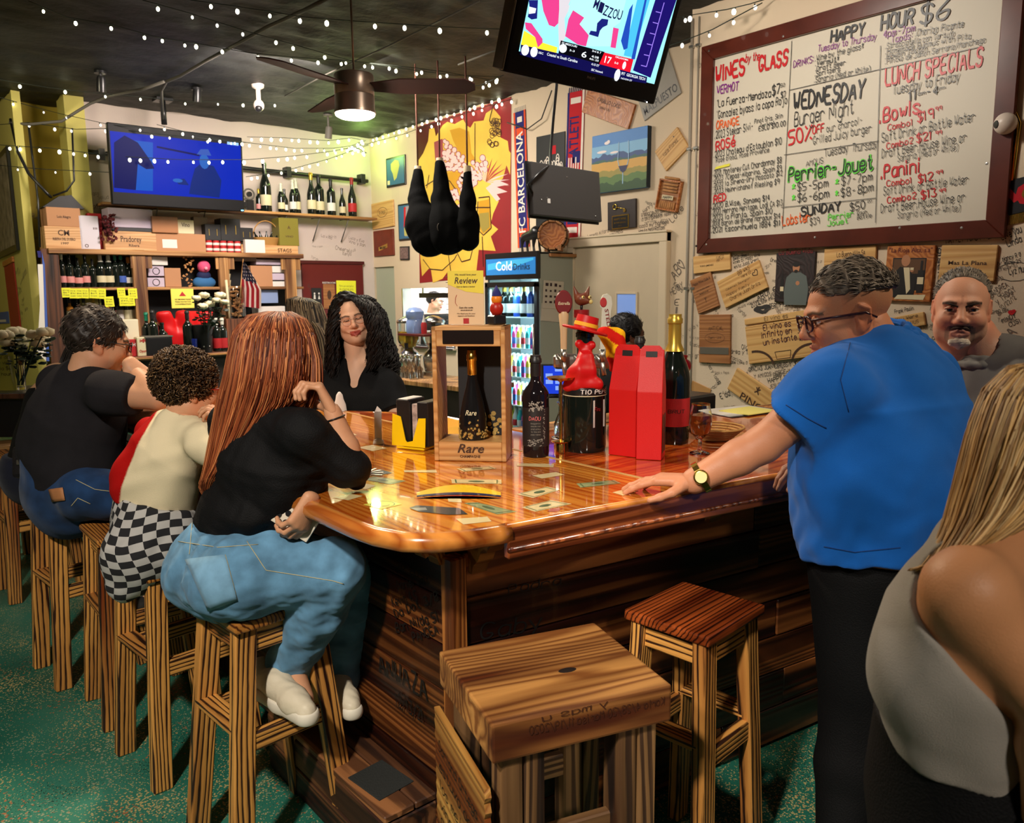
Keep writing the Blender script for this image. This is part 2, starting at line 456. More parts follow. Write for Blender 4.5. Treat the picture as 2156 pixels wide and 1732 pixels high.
  vs=lo+(I+acc/ct[:,None])*h
  ids=np.full(tuple(n-1),-1,np.int32);ids[act]=np.arange(N)
  Q=[]
  for ax in range(3):
   o1,o2=(ax+1)%3,(ax+2)%3
   s0=[slice(None)]*3;s1=[slice(None)]*3;s0[ax]=slice(0,-1);s1[ax]=slice(1,None)
   A=ins[tuple(s0)];B=ins[tuple(s1)];e=np.nonzero(A!=B);e=np.stack(e,1)
   ok=(e[:,o1]>0)&(e[:,o2]>0)&(e[:,o1]<n[o1]-1)&(e[:,o2]<n[o2]-1);e=e[ok]
   def at(d1,d2):t=e.copy();t[:,o1]-=d1;t[:,o2]-=d2;return ids[t[:,0],t[:,1],t[:,2]]
   q=np.stack([at(1,1),at(0,1),at(0,0),at(1,0)],1);fl=~ins[e[:,0],e[:,1],e[:,2]];q[fl]=q[fl][:,::-1];Q.append(q)
  Q=np.concatenate(Q);Q=Q[(Q>=0).all(1)]
  return vs.astype(np.float32),Q
def mesh_np(parts,col=None):
 """join (verts, quads) lists into one mesh; col(verts)->rgb"""
 vs=np.concatenate([p[0]for p in parts]);off=0;qs=[]
 for v_,q_ in parts:qs.append(q_+off);off+=len(v_)
 qs=np.concatenate(qs);me=bpy.data.meshes.new('m');me.vertices.add(len(vs));me.vertices.foreach_set('co',vs.ravel())
 me.loops.add(len(qs)*4);me.loops.foreach_set('vertex_index',qs.ravel().astype(np.int32));me.polygons.add(len(qs))
 me.polygons.foreach_set('loop_start',np.arange(0,len(qs)*4,4,dtype=np.int32));me.update(calc_edges=True);me.validate()
 if col is not None:
  c=np.ones((len(me.vertices),4),np.float32);c[:,:3]=col(vs)
  a=me.color_attributes.new('Col','FLOAT_COLOR','POINT');a.data.foreach_set('color',c.ravel())
 me.shade_smooth();return me
# ============================================================ PEOPLE
from mathutils.bvhtree import BVHTree
SKIN=vcol('skin',.5,.15,300,.35,.05);VC_HAIR=vcol('hair_strands',.5,0,spec=.3);VC_CLOTH=vcol('printed_cloth',.85,.3,400,.15)
def A3(v):return np.array(v,np.float32)
def cloth(name,col,rough=.9,var=.12,bscale=500,sheen=.3):
 m=mat(name,col,rough,bump=.25,bscale=bscale,var=var,vscale=14);m.node_tree.nodes['Principled BSDF'].inputs['Sheen Weight'].default_value=sheen*.3
 m.node_tree.nodes['Principled BSDF'].inputs['Specular IOR Level'].default_value=.2;return m
def folds(amp,freq,seed=1,d=(0,0,1),aniso=3.):
 r=np.random.RandomState(seed);D=[]
 d=n_(d)
 for i in range(5):
  a=r.randn(3);a=a-d*(a@d)*(1-1/aniso);a=n_(a);b=n_(r.randn(3));D.append((a,b,r.rand()*6,.6+r.rand()*1.1))
 def f(p):
  o=0
  for a,b,ph,fr in D:
   u=p@A3(a)*freq*fr+ph;v=p@A3(b)*freq*.45
   o=o+np.sin(u+1.7*np.sin(v+ph))*np.sin(v*.7+ph)
  return(o*amp/2.2).astype(np.float32)
 return f
class Head:
 def __init__(s,c,fwd,up=(0,0,1),k=1.):
  s.c=A3(c);f=n_(fwd);u=n_(up);x=n_(np.cross(f,u));u=n_(np.cross(x,f));s.R=np.stack([x,f,u],1);s.k=k
 def w(s,p):return s.c+s.R@(A3(p)*s.k)
 def loc(s,vs):return((vs-s.c)@s.R)/s.k
 def V(s,p):return V(s.w(p).tolist())
 def field(s,smile=0.,eyes='open',female=False,jowl=0.,nose=1.,squint=0.):
  F=Fld();k=s.k;W=s.w;Rm=s.R
  def e(c,r,kk=.02,op='u'):F.ell(W(c),tuple(x*k for x in r),Rm,kk*k,op)
  def c(a,b,ra,rb=None,kk=.01,op='u',**q):F.cap(W(a),W(b),ra*k,(rb or ra)*k,kk*k,op=op,**q)
  e((0,-.018,.04),(.074,.094,.082));e((0,.012,.02),(.066,.076,.075));e((0,.022,-.03),(.058,.066,.072),.03)
  e((0,.03,-.068),(.046+.014*jowl,.05,.04+.006*jowl),.03)
  e((0,.072,-.098),(.02,.016,.015),.025)
  if jowl:e((0,.02,-.1),(.05,.05,.03),.03)
  for x in(-1,1):
   e((x*.036,.062,-.025),(.024,.024,.022),.025);e((x*.054,.012,-.062),(.016,.035,.03),.03)
   c((x*.012,.088,.024),(x*.042,.076,.022),.008,.007,.018)
   e((x*.031,.094,.004),(.019,.014,.0125),.012,'s')
   e((x*.031,.0725,.003),(.0128,.0128,.0122),.002)
   if eyes=='shut':
    c((x*.019,.087,.000),(x*.031,.0895,.003),.0035,.004,.004);c((x*.031,.0895,.003),(x*.043,.084,-.001),.004,.003,.004)
   else:
    c((x*.018,.0862,.007),(x*.031,.0895,.0125-squint*.003),.0026,.0032,.004);c((x*.031,.0895,.0125-squint*.003),(x*.045,.0825,.006),.0032,.0026,.004)
    c((x*.019,.0855,-.004),(x*.031,.0872,-.0085+squint*.003),.0024,.0028,.004);c((x*.031,.0872,-.0085+squint*.003),(x*.044,.082,-.003),.0028,.0022,.004)
   e((x*.0115,.096,-.033),(.0085,.010,.008),.008)
   e((x*.007,.100,-.0385),(.0035,.005,.003),.003,'s')
   # ear
   e((x*.073,-.012,-.005),(.008,.019,.031),.006);e((x*.081,-.006,-.002),(.005,.010,.018),.004,'s');e((x*.074,-.002,-.03),(.006,.009,.012),.006)
   c((x*.078,-.026,.012),(x*.080,-.026,-.014),.0045,.004,.004);c((x*.078,-.026,.012),(x*.078,-.006,.024),.0045,.004,.004)
  c((0,.088,.018),(0,.106*(1+.03*(nose-1)),-.022),.0075,.010*nose,.012);e((0,.108,-.028),(.0115*nose,.012,.0105),.008)
  m=smile
  ux=.023+.006*m;uy=.006*m
  c((-ux,.083,-.064+uy),(-.006,.0945,-.0585),.0045,.0055,.006);c((ux,.083,-.064+uy),(.006,.0945,-.0585),.0045,.0055,.006)
  c((-ux,.083,-.066+uy),(0,.0925,-.0725-.002*m),.0045,.0068,.006);c((ux,.083,-.066+uy),(0,.0925,-.0725-.002*m),.0045,.0068,.006)
  c((-ux-.003,.09,-.0648+uy*1.3),(0,.101,-.0655-.001*m),.0022,.0026,.003,'s');c((ux+.003,.09,-.0648+uy*1.3),(0,.101,-.0655-.001*m),.0022,.0026,.003,'s')
  if m:
   for x in(-1,1):e((x*.04,.064,-.032),(.022,.022,.018),.02)
  c((0,-.02,-.06),(0,-.035,-.14),.052 if female else.06,.05 if female else.06,.03)
  return F
 def colour(s,base,lips=(.42,.10,.08),stub=None,brow=(.03,.02,.015),fade=None,extra=None):
  base=np.array(base)
  def f(vs):
   L=s.loc(vs);c=np.tile(base,(len(vs),1)).astype(np.float32)
   rs=np.random.RandomState(3)
   near=(np.abs(L)<.16).all(1);x,y,z=L[:,0],L[:,1],L[:,2];ax=np.abs(x)
   def mixc(m,col,a=1.):m=(np.clip(m,0,1)*a*near)[:,None];c[:]=c*(1-m)+np.array(col)*m
   blush=np.exp(-(((ax-.04)/.018)**2+((z+.028)/.016)**2))*(y>.03);mixc(blush,base*np.array((1.05,.72,.68)),.6)
   mixc(np.exp(-((ax/.014)**2+((z+.03)/.014)**2))*(y>.09),base*np.array((1.05,.75,.7)),.5)
   mixc(np.exp(-(((ax-.08)/.012)**2))*(np.abs(y+.01)<.04),base*np.array((1.05,.7,.62)),.6)
   if fade is not None:
    fc,z0,z1,yb=fade;m=np.clip((z-z0)/(z1-z0),0,1)*np.clip((yb-y)/.02,0,1);mixc(m,fc,.9)
   if stub is not None:
    m=np.clip((-.045-z)/.02,0,1)*(z>-.14)*np.clip((y+.0)/.03,0,1);mixc(m,stub,.45)
    mixc((np.abs(z+.047)<.008)*(ax<.028)*(y>.08),stub,.55)
   lw=(ax<.027)*(np.abs(z+.066+.0)<.0125)*(y>.080);mixc(lw*1.,lips,.85)
   bz=.026-.25*np.abs(ax-.032);mixc(np.clip(1.4-np.abs(z-bz)/.0045,0,1)*(ax>.012)*(ax<.052)*(y>.055),brow,.9)
   if extra:extra(L,mixc)
   return c
  return f
 def eyes(s,parent,iris=(.06,.03,.015)):
  for x in(-1,1):
   bm=bmesh.new();bmesh.ops.create_uvsphere(bm,u_segments=14,v_segments=12,radius=.0137*s.k);me=bm2me(bm);n=len(me.vertices)
   a=me.color_attributes.new('Col','FLOAT_COLOR','POINT')
   for i,v in enumerate(me.vertices):
    cz=v.co.z/(.0137*s.k);a.data[i].color=(.005,.005,.005,1)if cz>.95 else((*iris,1)if cz>.83 else(.62,.56,.5,1))
   o=link('eye',me,vcol('eye_surface',.12,0,spec=.6),parent,frame(s.w((x*.031,.0748,.003)),s.R@A3((0,1,-.02))),True,True)
def hand(F,wrist,d,nrm,side,curl,k=1.,spread=.12,thumb=.3,kk=.006):
 """palm, four fingers and thumb; nrm points out of the back of the hand"""
 d=n_(d);nrm=A3(nrm);nrm=n_(nrm-d*(nrm@d));x=np.cross(d,nrm)*side;w_=A3(wrist)
 if not isinstance(curl,(list,tuple)):curl=[curl]*4
 off=(.027,.009,-.009,-.026);ln=((.043,.026,.021),(.048,.03,.022),(.044,.028,.021),(.034,.021,.018));tips=[]
 for i in range(4):
  kn=w_+(d*(.086-(.0,.0,.004,.012)[i])+x*off[i]+nrm*(.004 if i in(1,2)else 0))*k
  F.cap(w_+x*off[i]*.45*k,kn,.0135*k,.0115*k,.014*k)
  a=.12;p=kn;dd=d+x*spread*(1.2,.3,-.5,-1.3)[i];dd=n_(dd)
  for j in range(3):
   a+=curl[i]*(.85,1.1,.75)[j];v=dd*math.cos(a)-nrm*math.sin(a);q=p+v*ln[i][j]*k
   F.cap(p,q,(.0092,.0084,.0078)[j]*k*(1 if i<3 else.9),(.0086,.0078,.0066)[j]*k*(1 if i<3 else.9),kk*k);p=q
  tips.append(p)
 t0=w_+(d*.018+x*.02-nrm*.006)*k;v=n_(d*.55+x*.8-nrm*.35)
 t1=t0+v*.042*k;v2=n_(d*(.75+thumb*.2)+x*(.55-thumb)-nrm*(.25+thumb*.4));t2=t1+v2*.033*k;v3=n_(v2*1+d*.25-x*thumb*.5);t3=t2+v3*.027*k
 F.cap(t0,t1,.0155*k,.0115*k,.012*k);F.cap(t1,t2,.0112*k,.0098*k,.006*k);F.cap(t2,t3,.0096*k,.0075*k,.006*k)
 return tips
def body(J,g):
 """torso, neck and limbs of one body, as a distance field. J joints, g girths"""
 F=Fld();lat=n_(A3(J['shR'])-A3(J['shL']));up=n_(A3(J['neck'])-A3(J['pelvis']));dp=n_(np.cross(lat,up));F.dp=dp
 gg=dict(pel=.17,wst=.145,cst=.17,tp=.62,f=.68,ua=.047,el=.038,wr=.026,th=.085,kn=.058,an=.04,nk=.055,sh=.055);gg.update(g);s=gg.get('k',1.)
 q=lambda k_:gg[k_]*s;F.q=q;F.tags=[]
 def ad(tagname,*a,**k_):F.cap(*a,**k_);F.tags.append(tagname)
 pv,ws,ch,nk=J['pelvis'],J['waist'],J['chest'],J['neck']
 ad('torso',pv,ws,q('pel'),q('wst'),.05,ax=dp,f=gg['f']);ad('torso',ws,ch,q('wst'),q('cst'),.05,ax=dp,f=gg['f'])
 top=A3(ch)*.35+A3(nk)*.65
 ad('torso',ch,top,q('cst'),q('cst')*gg['tp'],.05,ax=dp,f=gg['f'])
 for S in 'LR':ad('torso',A3(nk)*.8+A3(ch)*.2,J['sh'+S],q('sh')*.9,q('sh'),.05)
 ad('neck',nk,J['head'],q('nk'),q('nk')*.95,.03)
 for S in 'LR':
  if 'el'+S in J:
   ad('ua'+S,J['sh'+S],J['el'+S],q('ua'),q('el'),.02);ad('fa'+S,J['el'+S],A3(J['el'+S])*.65+A3(J['wr'+S])*.35,q('el'),q('el')*.98,.015);ad('fa'+S,A3(J['el'+S])*.65+A3(J['wr'+S])*.35,J['wr'+S],q('el')*.98,q('wr'),.015)
  if 'kn'+S in J:
   ad('th'+S,J['hip'+S],J['kn'+S],q('th'),q('kn'),.04);ad('sn'+S,J['kn'+S],A3(J['kn'+S])*.65+A3(J['an'+S])*.35,q('kn'),q('kn')*.95,.02);ad('sn'+S,A3(J['kn'+S])*.65+A3(J['an'+S])*.35,J['an'+S],q('kn')*.95,q('an'),.02)
   if 'toe'+S in J:ad('ft'+S,J['an'+S],J['toe'+S],.036*s,.028*s,.02)
 return F
def sub(F,tags,d=0.):
 g=F.grow(d,lambda i:any(F.tags[i].startswith(t)for t in tags));return g
def lerp(a,b,t):return A3(a)*(1-t)+A3(b)*t
def rng(seed):return random.Random(seed)
def hair_rows(name,parent,rows,n,r,cols,seed=1,base=(.03,.01,.005),jit=1.,th=(0,2*math.pi),curl=0.,cn=0,lab=None,taper=.6):
 """long hair: a closed lofted volume with many strands lying on it. row: (xc, yc, halfwidth px, slope px, w, depth m)"""
 rd=rng(seed)
 def pt(row,a,o=0.):
  xc,yc,hw,sl,w_,D=row;return P(xc+hw*math.cos(a)*(1+o*1667/w_/max(hw,1)),yc+sl*math.cos(a),w_-(D+o)*math.sin(a))
 K=28;bm=bmesh.new();prev=None
 for row in rows:
  ring=[bm.verts.new(pt(row,2*math.pi*i/K))for i in range(K)]
  if prev:
   for i in range(K):bm.faces.new((prev[i],prev[(i+1)%K],ring[(i+1)%K],ring[i]))
  else:bm.faces.new(ring[::-1])
  prev=ring
 bm.faces.new(prev);bmesh.ops.recalc_face_normals(bm,faces=bm.faces)
 nb=len(bm.verts);cc=[(*base,1)]*nb
 def sample(a,t,o):
  x=t*(len(rows)-1);i=min(int(x),len(rows)-2);f=x-i;f2=f*f*(3-2*f)
  return pt(rows[i],a,o).lerp(pt(rows[i+1],a,o),f)
 for s_ in range(n):
  a=rd.uniform(*th);o=rd.uniform(.001,.005);t0=rd.uniform(0,.04)if rd.random()<.8 else rd.uniform(0,.4);t1=rd.uniform(.8,1.04);c=cols[rd.randrange(len(cols))];k=rd.uniform(.65,1.35)
  m=max(8,len(rows)*2);pts=[];ph=rd.uniform(0,6);da=rd.uniform(-.12,.12)*jit
  m=cn or m
  for j in range(m):
   t=t0+(min(t1,1)-t0)*j/(m-1);oo=o+.004*jit*math.sin(ph+t*5)*t;aa=a+da*t+.03*jit*math.sin(ph*2+t*9)
   p=sample(aa,t,oo)
   if curl:p=p+V((math.sin(ph+j*1.25)*curl,math.cos(ph+j*1.25)*curl,math.sin(ph+j*.6)*curl*.4))
   pts.append(p)
  if t1>1:pts[-1]=pts[-1]+(pts[-1]-pts[-2])*.5
  rr=[r*rd.uniform(.7,1.3)*(1-taper*(j/(m-1))**2)for j in range(m)]
  b0=len(bm.verts);tube_bm(pts,rr,4,bm,False);cc+=[(*[min(1,x*k)for x in c],1)]*(len(bm.verts)-b0)
 me=bm2me(bm);a=me.color_attributes.new('Col','FLOAT_COLOR','POINT');a.data.foreach_set('color',np.array(cc,np.float32).ravel())
 return link(name,me,VC_HAIR,parent,None,True,True,label=lab)
def curls(name,parent,H,n,cols,seed,L=.03,rad=.006,r=.0016,lo=-.02,face=.05,shell=(.08,.1,.092),cz=.035,base=(.02,.01,.006),lab=None,turns=2.):
 """short curly hair: scalp volume plus many little coils"""
 rd=rng(seed);k=H.k;F=Fld();F.ell(H.w((0,-.02,cz)),(shell[0]*k,shell[1]*k,shell[2]*k),H.R);F.fold=folds(.004,140,seed)
 F.cut(H.w((0,face,lo+.03)),H.R@A3((0,.86,-.5)),.01);F.cut(H.w((0,0,lo-.045)),H.R@A3((0,.15,-1)),.01)
 vs,q=F.mesh(.005);bm=bmesh.new();vv=[bm.verts.new(v)for v in vs.tolist()]
 for f in q.tolist():
  try:bm.faces.new([vv[i]for i in f])
  except ValueError:pass
 cc=[(*base,1)]*len(vs);idx=[i for i in range(len(vs))]
 L_=H.loc(vs)
 for _ in range(n):
  i=rd.choice(idx);p=V(vs[i].tolist());l=L_[i]
  c0=V(H.w((0,-.02,cz)).tolist());nr=(p-c0).normalized();x=nr.orthogonal().normalized();y=nr.cross(x);a0=rd.uniform(0,6.3);tx=(x*math.cos(a0)+y*math.sin(a0));c=cols[rd.randrange(len(cols))];kk=rd.uniform(.6,1.4)
  pts=[]
  for j in range(8):
   t=j/7;a=t*turns*6.28+a0;pts.append(p+nr*(-.002+L*.35*k*math.sin(t*3.0))+tx*(L*k*t)+(nr.cross(tx)*math.cos(a)+nr*math.sin(a))*rad*k)
  b0=len(bm.verts);tube_bm(pts,r*k,3,bm,False);cc+=[(*[min(1,v*kk)for v in c],1)]*(len(bm.verts)-b0)
 me=bm2me(bm);a=me.color_attributes.new('Col','FLOAT_COLOR','POINT');a.data.foreach_set('color',np.array(cc,np.float32).ravel())
 return link(name,me,VC_HAIR,parent,None,True,True,label=lab)
def short_hair(name,parent,H,col,shell=(.08,.102,.092),cz=.036,front=.05,low=-.03,seed=3,amp=.0035,freq=170,n=500,L=.018,cols=None,lab=None,d=(0,1,0),side=None):
 """cropped hair: a scalp shell cut along the hairline, with short locks combed over it"""
 rd=rng(seed);k=H.k;F=Fld();F.ell(H.w((0,-.02,cz)),tuple(x*k for x in shell),H.R);F.fold=folds(amp,freq,seed,H.R@A3(d),.3)
 F.cut(H.w((0,front,low+.06)),H.R@A3((0,.9,-.42)),.008);F.cut(H.w((0,0,low)),H.R@A3((0,.35,-1)),.008)
 if side:F.cut(H.w((0,0,side)),H.R@A3((0,.1,-1)),.008)
 vs,q=F.mesh(.004);bm=bmesh.new();vv=[bm.verts.new(v)for v in vs.tolist()]
 for f in q.tolist():
  try:bm.faces.new([vv[i]for i in f])
  except ValueError:pass
 cc=[(*col,1)]*len(vs);cols=cols or[col];cmb=V((H.R@A3(d)).tolist());c0=V(H.w((0,-.02,cz)).tolist())
 for _ in range(n):
  i=rd.randrange(len(vs));p=V(vs[i].tolist());nr=(p-c0).normalized();t=(cmb-nr*cmb.dot(nr));t=t.normalized()if t.length>.1 else nr.orthogonal().normalized()
  t=(t+V((rd.uniform(-.3,.3),rd.uniform(-.3,.3),rd.uniform(-.3,.3)))).normalized();c=cols[rd.randrange(len(cols))];kk=rd.uniform(.7,1.35)
  pts=[p-nr*.001+t*(L*k*j/3)+nr*(.0028*math.sin(j/3*3.1))for j in range(4)];b0=len(bm.verts);tube_bm(pts,[.0012,.0014,.001,.0004],3,bm,False);cc+=[(*[min(1,v*kk)for v in c],1)]*(len(bm.verts)-b0)
 me=bm2me(bm);a=me.color_attributes.new('Col','FLOAT_COLOR','POINT');a.data.foreach_set('color',np.array(cc,np.float32).ravel())
 return link(name,me,VC_HAIR,parent,None,True,True,label=lab)
def glasses(parent,H,m,lab=None,r=.0018,w_=.024,h=.018,arm=True,z=.002):
 g=Fld;bm=bmesh.new()
 for x in(-1,1):
  loop=[H.V((x*.033+w_*math.cos(a)*(1 if abs(math.cos(a))<.8 else.95),.108-.006*abs(math.cos(a)),z+h*math.copysign(abs(math.sin(a))**.6,math.sin(a))))for a in[2*math.pi*i/16 for i in range(17)]]
  tube_bm(loop,r,5,bm)
  if arm:tube_bm([H.V((x*(.033+w_),.104,z+h*.5)),H.V((x*.076,.03,z+.006)),H.V((x*.081,-.015,z+.004)),H.V((x*.08,-.04,z-.014))],r,5,bm)
 tube_bm([H.V((-.01,.109,z+.004)),H.V((0,.112,z+.007)),H.V((.01,.109,z+.004))],r,5,bm)
 return link('eyeglasses',bm2me(bm),m,parent,None,True,True,label=lab)
def place(F,h,name,m,parent,col=None,lab=None):
 vs,q=F.mesh(h);me=mesh_np([(vs,q)],col);o=link(name,me,m,parent,None,True,label=lab);o['_n']=1;del o['_n'];return o,(vs,q)
def bvh(parts):vs,q=parts;return BVHTree.FromPolygons(vs.tolist(),q.tolist())
def stitch(name,m,tree,pts,r,parent,seg=6,off=.0012):
 out=[]
 for(a,b)in zip(pts,pts[1:]):
  for i in range(seg):
   t=i/seg;px,py=a[0]+(b[0]-a[0])*t,a[1]+(b[1]-a[1])*t;hit=tree.ray_cast(CAM,ray(px,py).normalized())
   if hit[0]:out.append(hit[0]+hit[1]*off)
 if len(out)>2:return tube(name,m,out,r,parent,4,True)
def patch(name,m,tree,px,n,parent,off=.003,lab=None):
 """cloth patch lying on a mesh: px = four corners"""
 bm=bmesh.new();g=[]
 for j in range(n+1):
  row=[]
  for i in range(n+1):
   u,v=i/n,j/n;x=(px[0][0]*(1-u)+px[1][0]*u)*(1-v)+(px[3][0]*(1-u)+px[2][0]*u)*v;y=(px[0][1]*(1-u)+px[1][1]*u)*(1-v)+(px[3][1]*(1-u)+px[2][1]*u)*v
   hit=tree.ray_cast(CAM,ray(x,y).normalized());row.append(bm.verts.new(hit[0]+hit[1]*off)if hit[0]else None)
  g.append(row)
 for j in range(n):
  for i in range(n):
   q=[g[j][i],g[j][i+1],g[j+1][i+1],g[j+1][i]]
   if all(q):bm.faces.new(q)
 if not bm.faces:bm.free();return None
 bmesh.ops.delete(bm,geom=[v for v in bm.verts if not v.link_faces],context='VERTS')
 bmesh.ops.solidify(bm,geom=bm.faces[:],thickness=.0015)
 return link(name,bm2me(bm),m,parent,None,True,True,label=lab)
def base_of(p):return thing
def X(p,x=0,y=0,z=0):return(p[0]+x,p[1]+y,p[2]+z)
BLK=mat('black_cloth',(.0028,.0028,.0032),.75,spec=.25,bump=.3,bscale=260);DENIM=cloth('light_denim',s2l((95,140,172)),.85,.35,900);DENIMD=cloth('dark_denim',s2l((28,55,92)),.85,.4,900)
THREAD=mat('pale_thread',s2l((190,180,140)),.8);BLACKP=mat('black_plastic',(.012,.012,.013),.3);GOLD=mat('gold_metal',s2l((212,175,85)),.22,1.);STEEL=mat('brushed_steel',(.55,.54,.52),.28,1.)
LSK=(.62,.31,.17)
# ---- girl with long auburn hair, on the near stool
def girl():
 t=thing('person','girl with long straight auburn hair, black top and light jeans on the nearest stool','person',loc=(.8,2.1,.76))
 J=dict(pelvis=P(492,1175,2.25),waist=P(510,1085,2.24),chest=P(560,975,2.2),neck=P(578,880,2.2),head=P(585,800,2.2),
    shR=P(640,912,2.06),shL=P(492,892,2.33),elR=P(742,985,2.1),wrR=P(700,866,2.08),elL=P(560,1040,2.42),wrL=P(655,1062,2.12),
    hipR=P(520,1200,2.14),hipL=P(455,1185,2.36),knR=P(702,1200,2.16),knL=P(742,1200,2.42),anR=P(610,1400,2.3),anL=P(712,1405,2.5),toeR=P(640,1470,2.2))
 F=body(J,dict(pel=.165,wst=.12,cst=.135,f=.75,ua=.045,el=.036,wr=.023,th=.1,kn=.066,an=.045,nk=.045,sh=.045))
 H=Head(P(588,762,2.2),(1,.15,-.12),(0,0,1),.95)
 hf=H.field(female=True);hv=hf.mesh(.0035)
 hr=Fld();hand(hr,J['wrR'],ray(664,806)-ray(700,868),(.75,-.3,.2),1,[.9,.95,1.,1.],.9);hv2=hr.mesh(.003)
 hl=Fld();hand(hl,P(655,1048,2.06),ray(622,1112)-ray(652,1050),(.3,-.9,.3),-1,[.55,.6,.62,.7],.95,thumb=.5);hv3=hl.mesh(.003)
 me=mesh_np([F.mesh(.008),hv,hv2,hv3],H.colour(LSK));b=link('body',me,SKIN,t,None,True)
 H.eyes(t)
 # top: torso plus loose elbow sleeves
 S=sub(F,['torso'],.016);S.cap(J['shR'],lerp(J['shR'],J['elR'],1.0),.058,.05,.04);S.cap(J['shL'],J['elL'],.06,.055,.04)
 S.cap(P(728,992,2.12),P(750,1008,2.14),.045,.034,.03);S.cap(P(645,945,2.12),P(620,1020,2.16),.06,.09,.06);S.cap(J['waist'],P(600,1060,2.2),.10,.08,.05)
 S.cap(lerp(J['elL'],J['wrL'],.0),lerp(J['elL'],J['wrL'],.65),.05,.04,.03);S.cap(P(450,1060,2.2),P(520,1095,2.1),.03,.03,.04)
 S.cut(P(500,1120,2.24),A3(P(505,1122,2.24))-A3(P(545,960,2.24)),.008);S.ell(P(592,852,2.2),(.06,.06,.055),None,.01,'s')
 f1,f2=folds(.006,34,5,(.3,0,1)),folds(.0025,90,6,(.6,0,1));S.fold=lambda p:f1(p)+f2(p);place(S,.006,'loose_top',BLK,t)
 # jeans
 D=sub(F,['th','sn'],.02);D.cap(J['pelvis'],J['waist'],.18,.136,.06,ax=F.dp,f=.82);D.ell(P(440,1205,2.26),(.125,.12,.105),None,.05);D.ell(P(500,1225,2.14),(.13,.11,.09),None,.05)
 D.cap(J['anR'],P(600,1425,2.3),.062,.066,.03);D.cap(J['anL'],P(714,1420,2.5),.06,.066,.03)
 D.cut(P(505,1090,2.24),(-.12,0,1),.006)
 g1,g2=folds(.0045,60,9,(1,0,.2)),folds(.002,150,10,(1,.3,.5));D.fold=lambda p:g1(p)+g2(p);o,pr=place(D,.006,'jeans',DENIM,t);tr=bvh(pr)
 patch('back_pocket',cloth('pocket_denim',s2l((120,165,195)),.85,.25,900),tr,[(392,1178),(475,1168),(500,1262),(440,1285)],8,t)
 for q_ in([(392,1178),(475,1168),(500,1262),(440,1285),(392,1178)],[(394,1188),(476,1178)],[(376,1140),(460,1152),(560,1145)],[(405,1100),(398,1180)],[(520,1140),(560,1200),(700,1222),(728,1230)]):stitch('seam',THREAD,tr,q_,.0011,t)
 # waistband, wrist band, shoes
 for nm,m_,px_,r_ in(('hair_tie',BLACKP,(700,880),.0022),):
  c0=V(lerp(J['wrR'],J['elR'],.12));ax=V(J['elR'])-V(J['wrR']);M_=frame(c0,ax);tube(nm,m_,[M_@V((.0265*math.cos(a),.0265*math.sin(a),0))for a in[i*math.pi/8 for i in range(17)]],r_,t,5,True)
 shoe(t,P(552,1442,2.3),P(650,1500,2.13),1.0);shoe(t,P(700,1450,2.5),P(745,1490,2.35),.95)
 # hair: crown, then down over the back
 A=(s2l((156,84,46)),s2l((116,56,28)),s2l((192,122,72)),s2l((86,34,16)),s2l((136,68,36)))
 hair_rows('long_hair',t,[(588,656,22,0,2.2,.03),(583,668,60,4,2.2,.075),(578,700,84,4,2.2,.112),(574,750,92,5,2.2,.125),(568,800,96,0,2.2,.126),(556,850,100,-10,2.21,.118),(532,895,88,-34,2.22,.11),(498,945,68,-52,2.23,.105),(466,990,42,-26,2.24,.09),(448,1022,24,-6,2.24,.05),(444,1045,10,0,2.24,.02)],
     1050,.0021,A,11,s2l((90,36,15)),cn=14)
 hair_rows('loose_lock',t,[(652,700,8,0,2.15,.02),(668,760,9,0,2.13,.02),(668,810,10,0,2.12,.02),(655,850,8,0,2.12,.014),(640,880,3,0,2.12,.008)],40,.0016,A,12,s2l((80,30,12)))
 return t
def shoe(t,heel,toe,k=1.,m=None,m2=None):
 m=m or mat('white_leather',s2l((214,203,178)),.5,bump=.15,bscale=60);h,q=A3(heel),A3(toe);d=q-h;d[2]*=.6;d=n_(d);s=n_(np.cross((0,0,1),d));u=np.cross(d,s);L=float(np.linalg.norm(q-h))*k
 F=Fld();F.chain([h+u*.03,h+u*.035+d*L*.35,h+u*.012+d*L*.72,h+u*.004+d*L*.95],[.036*k,.04*k,.038*k,.03*k],.02,ax=s,f=.95);F.cap(h+u*.03,h+u*.055,.032*k,.03*k,.02);F.cut(h-u*.012,-u,.004)
 F.fold=folds(.0012,160,3);o,pr=place(F,.004,'shoe',m,t)
 G_=Fld();G_.chain([h-u*.008,h-u*.008+d*L*.5,h-u*.008+d*L*.96],[.038*k,.037*k,.034*k],.02);G_.cut(h+u*.008,u,.003);G_.cut(h-u*.028,-u,.003);place(G_,.004,'sole',m2 or mat('white_rubber',s2l((225,218,200)),.6),o)
 B=bmesh.new()
 for i in range(4):c=h+d*L*(.42+.09*i)+u*(.062-.013*i);tube_bm([V((c-s*.02).tolist()),V((c+u*.008).tolist()),V((c+s*.02).tolist())],.003,5,B)
 link('laces',bm2me(B),m2 or MATS['white_rubber'],o,None,True,True)
def phone():
 c=P(618,1092,2.095);M=basis(c,ray(600,1108)-ray(625,1068),ray(650,1098)-ray(600,1068));t=thing('phone','white smartphone with black camera lenses held at the girl\'s lap','phone',loc=c)
 link('case',boxme(.07,.125,.009,.004,2),pal('phone_white',(225,215,195),rough=.3),t,M,True)
 for x,y in((.018,-.012),(-.006,-.018),(.01,-.038)):
  lathe('lens',BLACKP,[(0,.008),(.007,.008),(.0085,.005),(.0085,0)],t,M@Mx.Translation((x,y,0)),14,world=True)
